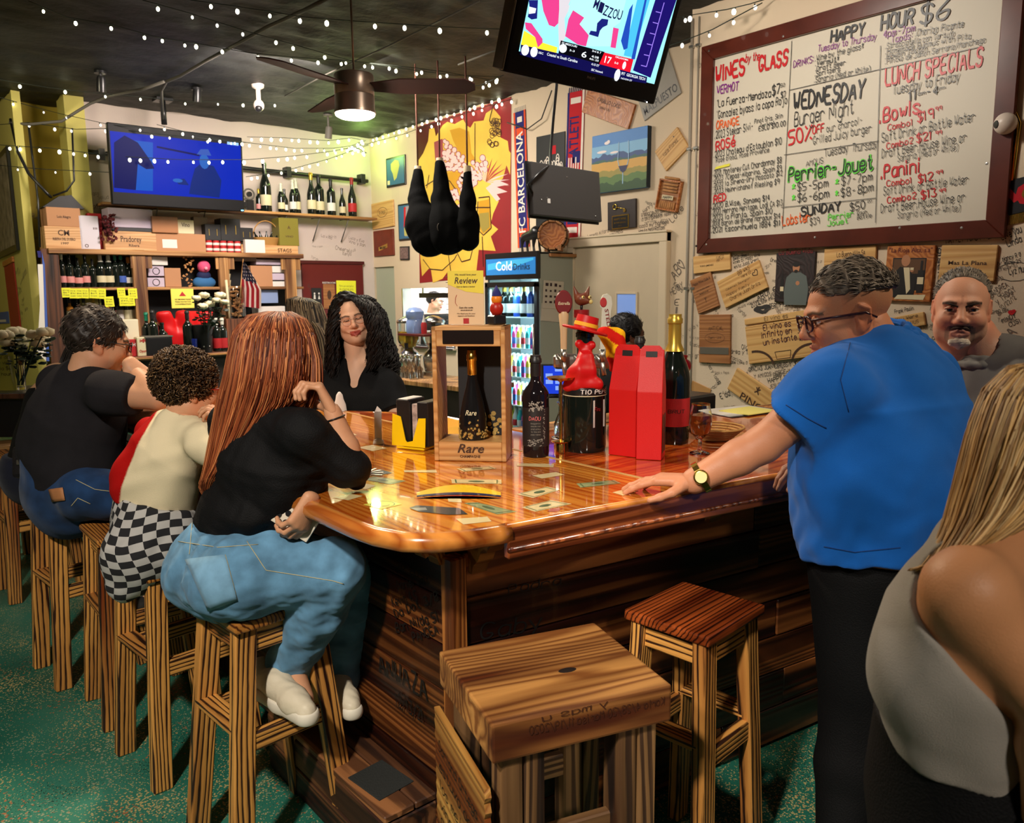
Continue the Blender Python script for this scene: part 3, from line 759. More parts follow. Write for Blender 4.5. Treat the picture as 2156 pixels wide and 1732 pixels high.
def boy():
 t=thing('person','curly-haired boy in a white shirt and checkered trousers on a stool','person',loc=(.7,2.75,.76))
 J=dict(pelvis=P(325,1090,2.68),waist=P(325,1030,2.66),chest=P(352,960,2.62),neck=P(392,888,2.62),head=P(400,850,2.62),shR=P(432,930,2.5),shL=P(320,915,2.74),
    elR=P(500,985,2.45),wrR=P(482,903,2.5),elL=P(480,960,2.8),wrL=P(500,880,2.7),hipR=P(340,1105,2.6),hipL=P(330,1095,2.75),knR=P(280,1165,2.52),knL=P(470,1130,2.9),anR=P(266,1235,2.55),anL=P(480,1250,2.9))
 F=body(J,dict(k=.8,pel=.17,wst=.14,cst=.15,f=.8,th=.1,kn=.075,an=.045,sh=.05))
 H=Head(P(398,820,2.62),(1,.0,-.12),(0,0,1),.93);hf=H.field(female=True)
 hh=Fld();hand(hh,P(482,905,2.5),ray(448,850)-ray(482,905),(.6,-.6,.3),1,[.5,.6,.7,.8],.78)
 link('body',mesh_np([F.mesh(.008),hf.mesh(.0035),hh.mesh(.0035)],H.colour(LSK)),SKIN,t,None,True);H.eyes(t)
 S=sub(F,['torso'],.014);S.cap(J['shR'],lerp(J['shR'],J['elR'],.75),.058,.06,.03);S.cap(J['shL'],J['elL'],.05,.05,.03);S.cap(P(300,1010,2.62),P(345,1040,2.62),.10,.10,.05)
 S.cut(P(330,1064,2.66),A3(P(325,1090,2.66))-A3(P(345,1000,2.66)),.006);S.ell(P(398,868,2.62),(.05,.05,.045),None,.01,'s');S.fold=folds(.0045,48,12,(1,0,.6))
 W_,RD=np.array(s2l((222,208,172))),np.array(s2l((170,12,10)))
 c0=A3(P(300,960,2.62));e1=A3(P(318,905,2.6));e2=A3(P(262,1050,2.6));rtv=np.array(RT)
 def col(vs):
  # a red panel runs down the back seam
  d=e2-e1;tt=((vs-e1)@d)/(d@d);lx=(vs-(e1+np.clip(tt,0,1)[:,None]*d))@rtv;m=np.clip((.012-lx)/.004,0,1)[:,None];return W_*(1-m)+RD*m
 place(S,.006,'shirt',VC_CLOTH,t,col)
 tube('collar',pal('red_trim',(120,16,14),rough=.8),[V(J['neck'])+V((.056*math.cos(a),.056*math.sin(a),.012+.008*math.cos(a)))for a in[i*math.pi/8 for i in range(17)]],.006,t,6,True)
 D=Fld();D.cap(J['pelvis'],J['waist'],.15,.135,.04,ax=F.dp,f=.85);D.cap(P(325,1105,2.62),P(292,1170,2.55),.125,.105,.05);D.cap(P(292,1170,2.55),P(266,1232,2.53),.10,.055,.04);D.cap(J['hipL'],J['knL'],.10,.08,.04);D.cap(J['hipR'],P(372,1140,2.6),.10,.09,.05)
 D.cap(J['knL'],J['anL'],.07,.05,.03);D.cut(P(330,1050,2.66),A3(P(345,1000,2.66))-A3(P(325,1090,2.66)),.006);D.fold=folds(.005,60,14,(0,0,1))
 m=mat('checkered_cloth',(.5,.5,.5),.9);nt=m.node_tree
 if not nt.nodes.get('Checker Texture'):
  ck=nt.nodes.new('ShaderNodeTexChecker');ck.inputs['Scale'].default_value=1;ck.inputs['Color1'].default_value=(.012,.012,.014,1);ck.inputs['Color2'].default_value=(*s2l((178,176,172)),1)
  at=nt.nodes.new('ShaderNodeAttribute');at.attribute_name='Chk';nt.links.new(at.outputs['Vector'],ck.inputs['Vector']);nt.links.new(ck.outputs['Color'],nt.nodes['Principled BSDF'].inputs['Base Color'])
 o,pr=place(D,.006,'checkered_trousers',m,t);me=o.data;vs=pr[0]
 ctr=A3(P(320,1120,2.66));ang=np.arctan2(vs[:,1]-ctr[1]-.05,vs[:,0]-ctr[0]);uv=np.zeros((len(vs),3),np.float32)
 uv[:,0]=ang*6.0+np.sin(vs[:,2]*24)*.35;uv[:,1]=vs[:,2]*44+np.sin(ang*5)*.35;uv[:,2]=.5
 a=me.attributes.new('Chk','FLOAT_VECTOR','POINT');a.data.foreach_set('vector',uv.ravel())
 shoe(t,P(470,1270,2.9),P(520,1290,2.8),.85)
 glasses(t,H,pal('red_frames',(190,20,20),rough=.3),'red spectacle frame',.0028,.022,.015)
 curls('curly_hair',t,H,2100,[s2l((92,66,40)),s2l((60,40,22)),s2l((120,92,60)),s2l((40,26,14))],5,.034,.0065,.0019,-.03,.045,(.088,.106,.096),.045,s2l((42,28,15)))
def man_tee():
 t=thing('person','dark-haired man in glasses, charcoal tee and blue jeans leaning on the bar','person',loc=(.55,3.6,.76))
 J=dict(pelvis=P(150,1020,3.2),waist=P(150,960,3.2),chest=P(165,880,3.18),neck=P(190,790,3.15),head=P(200,745,3.13),shR=P(235,828,2.98),shL=P(125,808,3.36),elR=P(335,838,2.95),wrR=P(275,775,3.02),
    elL=P(255,872,3.4),wrL=P(330,868,3.15),hipR=P(180,1035,3.05),hipL=P(130,1025,3.3),knR=P(310,1055,3.1),knL=P(300,1040,3.5),anR=P(300,1250,3.2),anL=P(300,1220,3.6),toeR=P(330,1270,3.15))
 F=body(J,dict(pel=.19,wst=.185,cst=.2,f=.78,ua=.054,el=.045,wr=.03,th=.095,kn=.065))
 H=Head(P(208,722,3.13),(1,-.08,-.22),(.15,0,1),1.06);hf=H.field()
 hh=Fld();hand(hh,P(272,762,3.0),ray(285,778)-ray(258,752),(-.1,-.7,.7),1,[.35,.4,.4,.4],1.05);h2=Fld();hand(h2,J['wrL'],(1,-.1,-.1),(0,0,1),-1,.5,1.)
 link('body',mesh_np([F.mesh(.009),hf.mesh(.004),hh.mesh(.0035),h2.mesh(.005)],H.colour((.54,.28,.16),stub=(.1,.06,.05))),SKIN,t,None,True);H.eyes(t)
 S=sub(F,['torso'],.016);S.cap(J['shR'],lerp(J['shR'],J['elR'],.5),.072,.074,.07,flat=True);S.cap(J['shL'],lerp(J['shL'],J['elL'],.6),.075,.07,.05)
 S.cap(P(120,930,3.2),P(170,990,3.15),.13,.16,.06);S.cut(P(150,1022,3.2),(-.15,0,-1),.008);S.ell(P(198,762,3.14),(.065,.065,.055),None,.01,'s');S.fold=folds(.004,30,21,(0,0,1));place(S,.008,'tee_shirt',cloth('charcoal_tee',(.014,.013,.015),.95,sheen=0),t)
 D=sub(F,['th','sn'],.012);D.cap(J['pelvis'],J['waist'],.215,.21,.05,ax=F.dp,f=.82);D.cut(P(150,950,3.2),(.1,0,1),.008);D.fold=folds(.004,45,22,(1,0,0));o,pr=place(D,.008,'jeans',DENIMD,t);tr=bvh(pr)
 patch('leather_patch',pal('tan_leather',(176,118,74),rough=.6),tr,[(104,1030),(134,1026),(139,1052),(112,1056)],4,t,.004);stitch('seam',THREAD,tr,[(150,1065),(164,1048),(196,1063)],.0014,t);stitch('seam',THREAD,tr,[(160,1010),(200,1030),(240,1035)],.0014,t)
 glasses(t,H,BLACKP,'thin black spectacle frame',.0022)
 short_hair('short_hair',t,H,s2l((38,30,25)),(.086,.108,.1),.038,.055,-.035,4,.004,150,900,.022,[s2l((36,30,26)),s2l((60,50,42)),s2l((92,82,72)),s2l((20,16,14))],d=(0,-.5,-.6))
 shoe(t,P(290,1290,3.2),P(335,1300,3.1),1.,mat('dark_shoe',(.02,.018,.016),.5),mat('dark_sole',(.03,.028,.026),.6))
def woman_tank():
 t=thing('person','bare-shouldered woman in a black top, half hidden behind the charcoal tee man','person',loc=(.5,4.5,.76))
 J=dict(pelvis=P(85,985,3.8),waist=P(95,920,3.8),chest=P(120,850,3.8),neck=P(165,775,3.8),head=P(190,735,3.8),shR=P(122,798,3.62),shL=P(150,790,3.95),elR=P(78,905,3.6),wrR=P(150,930,3.6),elL=P(200,880,3.9),wrL=P(280,860,3.8),
    hipR=P(95,990,3.7),hipL=P(85,985,3.9),knR=P(210,1000,3.7),knL=P(210,990,3.9),anR=P(200,1150,3.8),anL=P(200,1140,4.0))
 F=body(J,dict(pel=.18,wst=.14,cst=.15,f=.8,ua=.075,el=.052,sh=.06));H=Head(P(214,708,3.75),(1,-.15,0),(0,0,1),1.0)
 link('body',mesh_np([F.mesh(.01),H.field(female=True).mesh(.005)],H.colour((.56,.31,.17))),SKIN,t,None,True)
 S=sub(F,['torso'],.008);S.cut(P(120,812,3.8),(0,.1,1),.01);place(S,.009,'tank_top',BLK,t)
 D=sub(F,['th','sn'],.012);D.cap(J['pelvis'],J['waist'],.19,.16,.05,ax=F.dp,f=.9);D.cut(P(95,950,3.8),(0,0,1),.01);place(D,.009,'trousers',cloth('navy_cloth',(.008,.01,.022)),t)
 hair_rows('long_hair',t,[(205,662,14,0,3.75,.03),(200,680,36,0,3.75,.09),(190,715,42,0,3.77,.1),(172,750,40,0,3.78,.09),(152,780,28,0,3.76,.07),(140,812,12,0,3.74,.04)],260,.003,[(.01,.008,.007),(.03,.022,.018)],3)
def bag():
 t=thing('shoulder_bag','small black leather bag with buckle hanging at the bare-shouldered woman\'s hip','bag',loc=P(65,975,3.45));c=P(62,972,3.45);M=frame(c,UP,RT)
 link('body',boxme(.12,.07,.14,.02,2),mat('black_leather',(.012,.011,.012),.35,bump=.4,bscale=40),t,M,True);box('buckle',STEEL,(-.03,-.045,-.01),(.03,-.036,.012),t,.002,True,M)
 tube('strap',MATS['black_leather'],[M@V((-.05,0,.06)),M@V((-.03,0,.16)),M@V((.03,0,.2)),M@V((.05,0,.06))],.008,t,6,True)
def bartender():
 t=thing('person','smiling bartender with long curly black hair and black V-neck shirt','person',loc=(2.4,3.8,0))
 J=dict(pelvis=P(757,975,4.2),waist=P(758,910,4.2),chest=P(760,850,4.18),neck=P(752,765,4.15),head=P(745,725,4.12),shL=P(815,812,4.16),shR=P(692,812,4.14),elL=P(838,880,4.1),wrL=P(812,925,3.98),elR=P(700,885,4.02),wrR=P(712,930,3.9),
    hipR=P(722,990,4.2),hipL=P(790,990,4.2),knR=P(725,1130,4.25),knL=P(795,1130,4.25),anR=(2.13,3.9,.09),anL=(2.35,3.75,.09))
 F=body(J,dict(pel=.18,wst=.16,cst=.175,f=.7,ua=.06,el=.046,wr=.032,th=.1));H=Head(P(741,672,4.08),(-.45,-.9,-.02),(-.16,.1,1),1.0)
 h1=Fld();hand(h1,J['wrR'],(-.2,-.9,-.15),(0,0,1),1,.3);h2=Fld();hand(h2,J['wrL'],(-.4,-.9,-.15),(0,0,1),-1,.3)
 def ex(L,mixc):m=(np.abs(np.abs(L[:,0])-.031)<.015)*(np.abs(L[:,2]-.001-.12*np.abs(np.abs(L[:,0])-.031))<.0028)*(L[:,1]>.078);mixc(m*1.,(.03,.02,.02),.9)
 link('body',mesh_np([F.mesh(.009),H.field(1.9,'shut',True,.1).mesh(.0035),h1.mesh(.005),h2.mesh(.005)],H.colour((.78,.46,.3),(.42,.03,.03),extra=ex)),SKIN,t,None,True)
 S=sub(F,['torso'],.016);S.cap(J['shR'],lerp(J['shR'],J['elR'],.8),.075,.085,.05,flat=True);S.cap(J['shL'],lerp(J['shL'],J['elL'],.8),.075,.09,.05,flat=True);short_hair('hair_crown',t,H,(.004,.003,.003),(.086,.11,.1),.046,.052,.03,19,.006,110,400,.03,d=(.6,.2,-.4));S.cap(J['waist'],J['pelvis'],.18,.2,.06,ax=F.dp,f=.8)
 fr=A3(P(750,780,4.0));S.cap(P(750,752,4.07),P(744,806,4.06),.065,.02,.01,op='s');S.ell(J['neck'],(.062,.062,.05),None,.01,'s');S.cut((0,0,.78),(0,0,-1),.01);S.fold=folds(.004,40,31,(0,0,1));place(S,.008,'shirt',BLK,t)
 D=sub(F,['th','sn','ft'],.014);D.cap(J['pelvis'],J['waist'],.17,.12,.05,ax=F.dp,f=.8);place(D,.01,'trousers',BLK,t)
 tube('necklace',GOLD,[V(J['neck'])+V((-.05*math.cos(a)*.8,-.062*math.sin(a)-.0,.02-.022*math.sin(a)))for a in[i*math.pi/10-.3 for i in range(12)]],.0022,t,5,True)
 glasses(t,H,mat('clear_frames',(.5,.32,.26),.2),'clear pink spectacle frame',.0013,.023,.019)
 hair_rows('curly_hair',t,[(748,624,14,0,4.15,.04),(748,634,38,0,4.17,.1),(752,655,52,3,4.22,.1),(755,690,58,4,4.26,.11),(760,730,66,4,4.27,.12),(764,765,70,2,4.26,.12),(768,790,62,0,4.24,.12),(775,812,40,0,4.2,.1)],520,.0034,[(.004,.003,.003),(.012,.009,.008),(.02,.015,.013)],8,(.004,.003,.003),curl=.02,cn=30,jit=2.2)
 hair_rows('fringe',t,[(752,628,16,3,4.06,.03),(768,640,22,8,4.0,.03),(784,665,16,4,3.99,.03),(792,700,14,2,4.0,.04),(792,740,16,2,4.04,.05),(786,775,12,0,4.06,.04)],160,.0032,[(.004,.003,.003),(.014,.01,.009)],9,(.004,.003,.003),curl=.01,cn=22)
 hair_rows('side_curls',t,[(735,632,10,2,4.08,.03),(712,655,9,0,4.04,.03),(700,690,9,0,4.04,.04),(700,730,10,0,4.07,.05),(700,770,12,0,4.1,.05),(704,800,8,0,4.1,.03)],110,.0032,[(.004,.003,.003),(.014,.01,.009)],10,(.004,.003,.003),curl=.01,cn=22)
 B=bmesh.new();c=lerp(J['elL'],J['wrL'],.35)
 arm=bvh(F.mesh(.012));stitch('tattoo',mat('tattoo_ink',(.05,.03,.03),.6),arm,[(824,880),(832,888),(826,896),(818,892),(822,902),(814,908)],.003,t,5,.0005)
def ponytail_woman():
 t=thing('person','woman with streaked blonde ponytail and black top seen behind the auburn-haired girl','person',loc=(2.2,4.6,0))
 J=dict(pelvis=P(650,930,4.9),waist=P(652,870,4.9),chest=P(655,800,4.9),neck=P(650,740,4.88),head=P(640,700,4.85),shR=P(700,770,4.88),shL=P(605,770,4.92),elR=P(705,850,4.8),wrR=P(690,900,4.7),hipR=P(675,940,4.9),hipL=P(630,940,4.9),knR=P(675,1060,4.9),knL=P(630,1060,4.9),anR=(2.16,4.72,.09),anL=(1.98,4.8,.09))
 F=body(J,{});H=Head(P(642,672,4.85),(-.5,.8,-.1));link('body',mesh_np([F.mesh(.012),H.field(female=True).mesh(.006)],H.colour((.6,.36,.24))),SKIN,t,None,True)
 S=sub(F,['torso','ua','th','sn'],.015);S.cut(P(650,742,4.9),(0,0,1),.01);place(S,.012,'black_dress',BLK,t)
 Bc=[s2l((120,100,76)),s2l((60,48,36)),s2l((160,138,104)),s2l((36,28,22))]
 hair_rows('swept_hair',t,[(638,626,12,2,4.84,.03),(640,635,36,5,4.84,.1),(646,668,42,6,4.84,.11),(652,695,40,4,4.84,.11),(660,722,26,0,4.84,.08),(665,740,12,0,4.84,.04)],420,.0028,Bc,15,s2l((50,40,30)))
 hair_rows('ponytail',t,[(662,678,8,3,4.72,.03),(672,690,9,4,4.7,.03),(682,715,9,0,4.7,.03),(686,745,8,0,4.7,.03),(682,775,5,0,4.7,.02),(676,795,2,0,4.7,.01)],120,.0025,Bc,16,s2l((70,56,42)))
def cook():
 c=onx(916,634,6.2);t=thing('person','dark-haired cook in glasses seen through the kitchen pass-through','person',loc=(c.x,c.y,0));cc=A3(c)
 o=lambda x,y,z:tuple(cc+A3((x,y,z)))
 J=dict(pelvis=o(0,.1,-.75),waist=o(0,.08,-.6),chest=o(0,.06,-.35),neck=o(0,.02,-.16),head=o(0,0,-.1),shR=o(.18,.04,-.22),shL=o(-.18,.08,-.22),elR=o(.2,-.05,-.5),wrR=o(.1,-.2,-.6),hipR=o(.1,.1,-.8),hipL=o(-.1,.1,-.8),knR=o(.1,.1,-1.15),knL=o(-.1,.1,-1.15),anR=(cc[0]+.1,cc[1]+.1,.09),anL=(cc[0]-.1,cc[1]+.1,.09))
 F=body(J,{});H=Head(cc,(.6,-.7,-.1),k=1.05);link('body',mesh_np([F.mesh(.014),H.field().mesh(.007)],H.colour((.6,.36,.26))),SKIN,t,None,True)
 S=sub(F,['torso','ua','th','sn'],.02);S.cut(o(0,0,-.17),(0,0,1),.01);place(S,.014,'black_uniform',BLK,t)
 short_hair('short_hair',t,H,(.01,.008,.008),n=250,L=.02);glasses(t,H,BLACKP,None,.0025)
def dark_woman():
 t=thing('person','woman with dark tied-back hair in profile behind the red wine carriers','person',loc=(3.7,3.2,0));W0=4.6
 J=dict(pelvis=P(1300,960,W0+.1),waist=P(1300,900,W0+.1),chest=P(1300,830,W0),neck=P(1298,765,W0),head=P(1310,725,W0),shR=P(1345,800,W0-.05),shL=P(1255,800,W0+.1),elR=P(1360,880,W0-.1),wrR=P(1370,930,W0-.3),hipR=P(1325,970,W0+.1),hipL=P(1280,970,W0+.1),knR=P(1325,1080,W0+.1),knL=P(1280,1080,W0+.1),anR=(3.9,3.25,.09),anL=(3.65,3.3,.09))
 F=body(J,{});H=Head(P(1322,706,W0),(.95,-.35,-.05),k=.98);link('body',mesh_np([F.mesh(.012),H.field(female=True).mesh(.0045)],H.colour((.2,.085,.045),lips=(.13,.03,.025))),SKIN,t,None,True);H.eyes(t)
 S=sub(F,['torso','ua','th','sn'],.015);S.cut(P(1300,768,W0),(0,0,1),.01);place(S,.012,'black_uniform',BLK,t)
 short_hair('tied_hair',t,H,(.006,.005,.005),(.088,.11,.098),.036,.05,-.05,6,.003,120,500,.03,[(.004,.004,.004),(.015,.012,.012)],d=(0,-1,-.2))
def blue_man():
 t=thing('person','grey-haired man in glasses and royal blue polo shirt resting a hand on the bar','person',loc=(2.1,.9,0));w0=2.08
 wr=onz(1462,1012,1.115)
 J=dict(pelvis=P(1862,1165,w0+.03),waist=P(1862,1040,w0),chest=P(1855,865,w0),neck=P(1848,778,w0),head=P(1822,690,w0-.02),shL=P(1752,812,1.93),shR=P(1950,802,2.22),elL=P(1607,935,2.0),wrL=wr,elR=P(2020,960,2.35),wrR=P(1900,1040,2.5),
    hipL=P(1810,1190,w0),hipR=P(1910,1190,w0+.1),knL=P(1800,1500,w0+.05),knR=P(1910,1500,w0+.15),anL=(1.86,.9,.09),anR=(2.1,.75,.09),toeL=(1.82,1.03,.05),toeR=(2.1,.9,.05))
 F=body(J,dict(pel=.195,wst=.205,cst=.215,f=.8,ua=.058,el=.046,wr=.034,th=.115,kn=.075,nk=.066,sh=.062,tp=.42))
 H=Head(P(1783,663,w0-.02),(-.66,.62,-.2),(-.1,.1,1),1.06);hf=H.field(jowl=1.,nose=1.15)
 hh=Fld();dh=onz(1360,1022,1.09)-wr;tips=hand(hh,V(wr)+dh*.02,(dh.x,dh.y,-.005),(0,0,1),-1,[.16,.14,.16,.22],1.02,.1,.05)
 gr=s2l((120,112,104))
 def ex(L,mixc):pass
 link('body',mesh_np([F.mesh(.008),hf.mesh(.003),hh.mesh(.003)],H.colour((.52,.22,.115),(.36,.12,.08),brow=s2l((70,60,52)),fade=(s2l((150,118,92)),.0,.07,.03))),SKIN,t,None,True);H.eyes(t)
 S=sub(F,['torso'],.018);S.cap(J['shL'],lerp(J['shL'],J['elL'],.56),.078,.09,.09,flat=True);S.cap(J['shR'],lerp(J['shR'],J['elR'],.7),.08,.085,.06)
 S.cap(P(1840,1000,w0-.02),P(1830,1140,w0),.2,.185,.08,ax=F.dp,f=.9);S.cap(P(1790,1010,w0-.03),P(1800,1090,w0),.13,.13,.08);S.cap(P(1900,905,w0),P(1900,1010,w0),.18,.2,.08,ax=F.dp,f=.75)
 S.cut(P(1830,1172,w0),A3(P(1840,1200,w0))-A3(P(1836,1100,w0)),.006);S.ell(P(1830,712,w0),(.084,.084,.056),None,.01,'s')
 ar=n_(A3(J['elL'])-A3(J['shL']))
 S.cap(P(1779,1150,w0-.2),P(1779,1195,w0-.2),.003,.014,.004,op='s')
 ff=folds(.009,34,41,(-.5,.3,.8));g2=folds(.0035,75,42,(.5,-.3,.6));S.fold=lambda p:ff(p)+g2(p)*np.clip((1.35-p[:,2])*2,.2,1)
 BL=cloth('royal_blue_pique',s2l((20,98,188)),.85,.06,900);o,pr=place(S,.006,'polo_shirt',BL,t)
 tr=bvh(pr);stitch('sleeve_seam',mat('deep_blue_thread',s2l((12,60,125)),.8),tr,[(1655,852),(1700,880),(1748,905)],.0014,t);stitch('hem_seam',MATS['deep_blue_thread'],tr,[(1735,1150),(1800,1162),(1915,1150)],.0014,t);stitch('shoulder_seam',MATS['deep_blue_thread'],tr,[(1790,722),(1770,800),(1790,880)],.0012,t)
 K=Fld();nc=V(P(1838,704,w0));ax=(V(J['head'])-V(J['neck'])).normalized();Mn=frame(nc,V((-.22,.14,1)))
 for i in range(12):
  a0,a1=2*math.pi*i/14+1.2,2*math.pi*(i+1)/14+1.2;f_=lambda a,z,r_:A3(Mn@V((r_*math.cos(a),r_*math.sin(a),z+.01*math.sin(a))))
  K.cap(f_(a0,.014,.084),f_(a1,.014,.084),.009,.009,.008);K.cap(f_(a0,-.006,.1),f_(a1,-.006,.1),.01,.01,.012);K.cap(f_(a0,-.026,.116),f_(a1,-.026,.116),.009,.009,.012)
 place(K,.005,'collar',BL,t)
 D=sub(F,['th','sn'],.014);D.cap(J['pelvis'],J['waist'],.19,.18,.05,ax=F.dp,f=.85);D.cut(P(1850,1110,w0),(0,0,1),.01);place(D,.009,'trousers',BLK,t)
 for a,b in(('anL','toeL'),('anR','toeR')):shoe(t,X(J[a],0,-.05,-.06),X(J[b],0,.08,-.02),1.,MATS['dark_shoe'],MATS['dark_sole'])
 glasses(t,H,mat('dark_red_frames',(.03,.008,.012),.25),'black and wine-red spectacle frame',.003,.025,.019)
 gy=[s2l((128,120,112)),s2l((90,84,78)),s2l((160,152,140)),s2l((52,48,46))]
 short_hair('cropped_hair',t,H,s2l((96,88,80)),(.079,.104,.094),.04,.075,.045,7,.0045,150,1500,.02,gy,d=(0,1,.3),side=.055)
 # watch
 wc=V(wr)+(V(J['elL'])-V(wr))*.1;M=frame(wc,V(J['elL'])-V(wr),V((0,0,1)))
 bm=bmesh.new()
 for i in range(20):
  a=2*math.pi*i/20;bmesh.ops.create_cube(bm,size=1,matrix=M@Mx.Rotation(a,4,'Z')@Mx.Translation((.0405,0,0))@Mx.Diagonal((.003,.012,.015,1)))
 link('watch_band',bm2me(bm),GOLD,t,None,True)
 cam_side=(CAM-wc);cam_side=(cam_side-(V(J['elL'])-V(wr)).normalized()*cam_side.dot((V(J['elL'])-V(wr)).normalized())).normalized();Mw=frame(wc+cam_side*.041,cam_side)
 lathe('watch_case',GOLD,[(0,.007),(.015,.007),(.0185,.005),(.0195,.001),(.018,-.003),(0,-.003)],t,Mw,24,world=True);lathe('watch_dial',pal('champagne_dial',(232,214,150),rough=.3),[(0,.0078),(.0145,.0078),(.0145,.006)],t,Mw,20,world=True)
def grey_man():
 t=thing('person','frowning man with grey goatee and grey polo looking over his shoulder','person',loc=(3.0,1.0,0));w0=2.5
 J=dict(pelvis=P(2150,1110,w0+.1),waist=P(2150,1000,w0+.05),chest=P(2135,860,w0+.02),neck=P(2088,770,w0),head=P(2050,705,w0),shL=P(2205,800,w0-.15),shR=P(2040,790,w0+.12),elR=P(2000,935,w0+.1),wrR=onz(1735,968,1.12),elL=P(2230,960,w0-.1),wrL=P(2150,1000,w0+.3),
    hipL=P(2185,1130,w0),hipR=P(2105,1130,w0+.15),knL=P(2185,1340,w0),knR=P(2105,1340,w0+.1),anL=(3.02,.75,.09),anR=(3.1,.95,.09))
 F=body(J,dict(pel=.19,wst=.2,cst=.21,f=.8,ua=.06,el=.048,wr=.034,nk=.068,sh=.065,th=.11));H=Head(P(2024,650,w0-.02),(-.93,-.36,-.04),(-.06,-.03,1),1.02)
 hh=Fld();hw=V(J['wrR']);hand(hh,hw,(-.8,.2,-.02),(0,0,1),-1,[.3,.3,.35,.4],1.1)
 wh=s2l((190,180,165))
 def ex(L,mixc):
  x,y,z=L.T;g=np.clip(1.5-np.sqrt((x/.026)**2+((z+.098)/.022)**2)/.75,0,1)*(y>.04);mixc(g,wh,.95)
  mixc((np.abs(z+.0505)<.0055)*(np.abs(x)<.034)*(y>.07),s2l((70,58,52)),.85);mixc((np.abs(np.abs(x)-.034)<.006)*(z<-.05)*(z>-.1)*(y>.055),s2l((120,104,94)),.7)
  mixc((np.abs(x)<.0035)*(z>.02)*(z<.045)*(y>.06)*1.,(.35,.16,.1),.5)
 link('body',mesh_np([F.mesh(.009),H.field(-.6,jowl=0.,squint=.6,nose=1.1).mesh(.003),hh.mesh(.004)],H.colour((.58,.3,.2),(.38,.16,.13),stub=s2l((150,130,118)),brow=(.02,.012,.01),fade=(s2l((125,115,105)),.0,.05,-.02),extra=ex)),SKIN,t,None,True);H.eyes(t)
 G_=Fld();G_.cap(H.w((-.018,.078,-.096)),H.w((.018,.078,-.096)),.012,.012,.008);G_.cap(H.w((0,.08,-.09)),H.w((0,.077,-.108)),.014,.01,.01);G_.fold=folds(.0016,700,3,H.R@A3((0,0,1)),.3);place(G_,.003,'goatee',pal('white_beard',(196,188,175),rough=.9),t)
 for nm,pts in(('moustache',[(-.03,.078,-.060),(-.016,.092,-.051),(0,.098,-.049),(.016,.092,-.051),(.03,.078,-.060)]),):tube(nm,mat('dark_moustache',s2l((62,50,46)),.9),[H.V(p)for p in pts],[.002,.0036,.0036,.0036,.002],t,6,True)
 for x in(-1,1):tube('eyebrow',mat('dark_brow',(.012,.008,.006),.9),[H.V((x*.010,.0965,.0125)),H.V((x*.028,.0925,.0195)),H.V((x*.05,.078,.0225))],[.003,.0032,.0015],t,5,True)
 S=sub(F,['torso'],.018);S.cap(J['shR'],lerp(J['shR'],J['elR'],.7),.09,.095,.06);S.cap(J['shL'],lerp(J['shL'],J['elL'],.7),.09,.095,.06);S.cap(J['waist'],J['pelvis'],.215,.2,.06,ax=F.dp,f=.85);S.cut(P(2140,1110,w0),(0,0,-1),.01)
 S.ell(P(2064,742,w0),(.085,.085,.06),None,.01,'s');S.fold=folds(.004,32,51,(0,0,1));GP=cloth('heather_grey_pique',s2l((112,114,116)),.9,.1,1200);place(S,.007,'polo_shirt',GP,t)
 K=Fld();Mn=frame(V(P(2078,768,w0)),V((.12,.02,1)))
 for i in range(13):
  a0,a1=2*math.pi*i/15,2*math.pi*(i+1)/15;f_=lambda a,z,r_:A3(Mn@V((r_*math.cos(a),r_*math.sin(a),z)))
  K.cap(f_(a0,.014,.08),f_(a1,.014,.08),.011,.011,.008);K.cap(f_(a0,-.006,.096),f_(a1,-.006,.096),.01,.01,.01)
 place(K,.006,'collar',GP,t)
 D=sub(F,['th','sn','ft'],.014);D.cap(J['pelvis'],J['waist'],.19,.18,.05,ax=F.dp,f=.85);D.cut(P(2140,1060,w0),(0,0,1),.01);place(D,.012,'trousers',BLK,t)
 gy=[s2l((120,112,104)),s2l((84,78,72)),s2l((150,142,132)),s2l((48,44,42))]
 short_hair('cropped_hair',t,H,s2l((104,98,90)),(.0775,.1,.086),.04,.05,.034,8,.002,200,1500,.014,gy,d=(0,-1,.1))
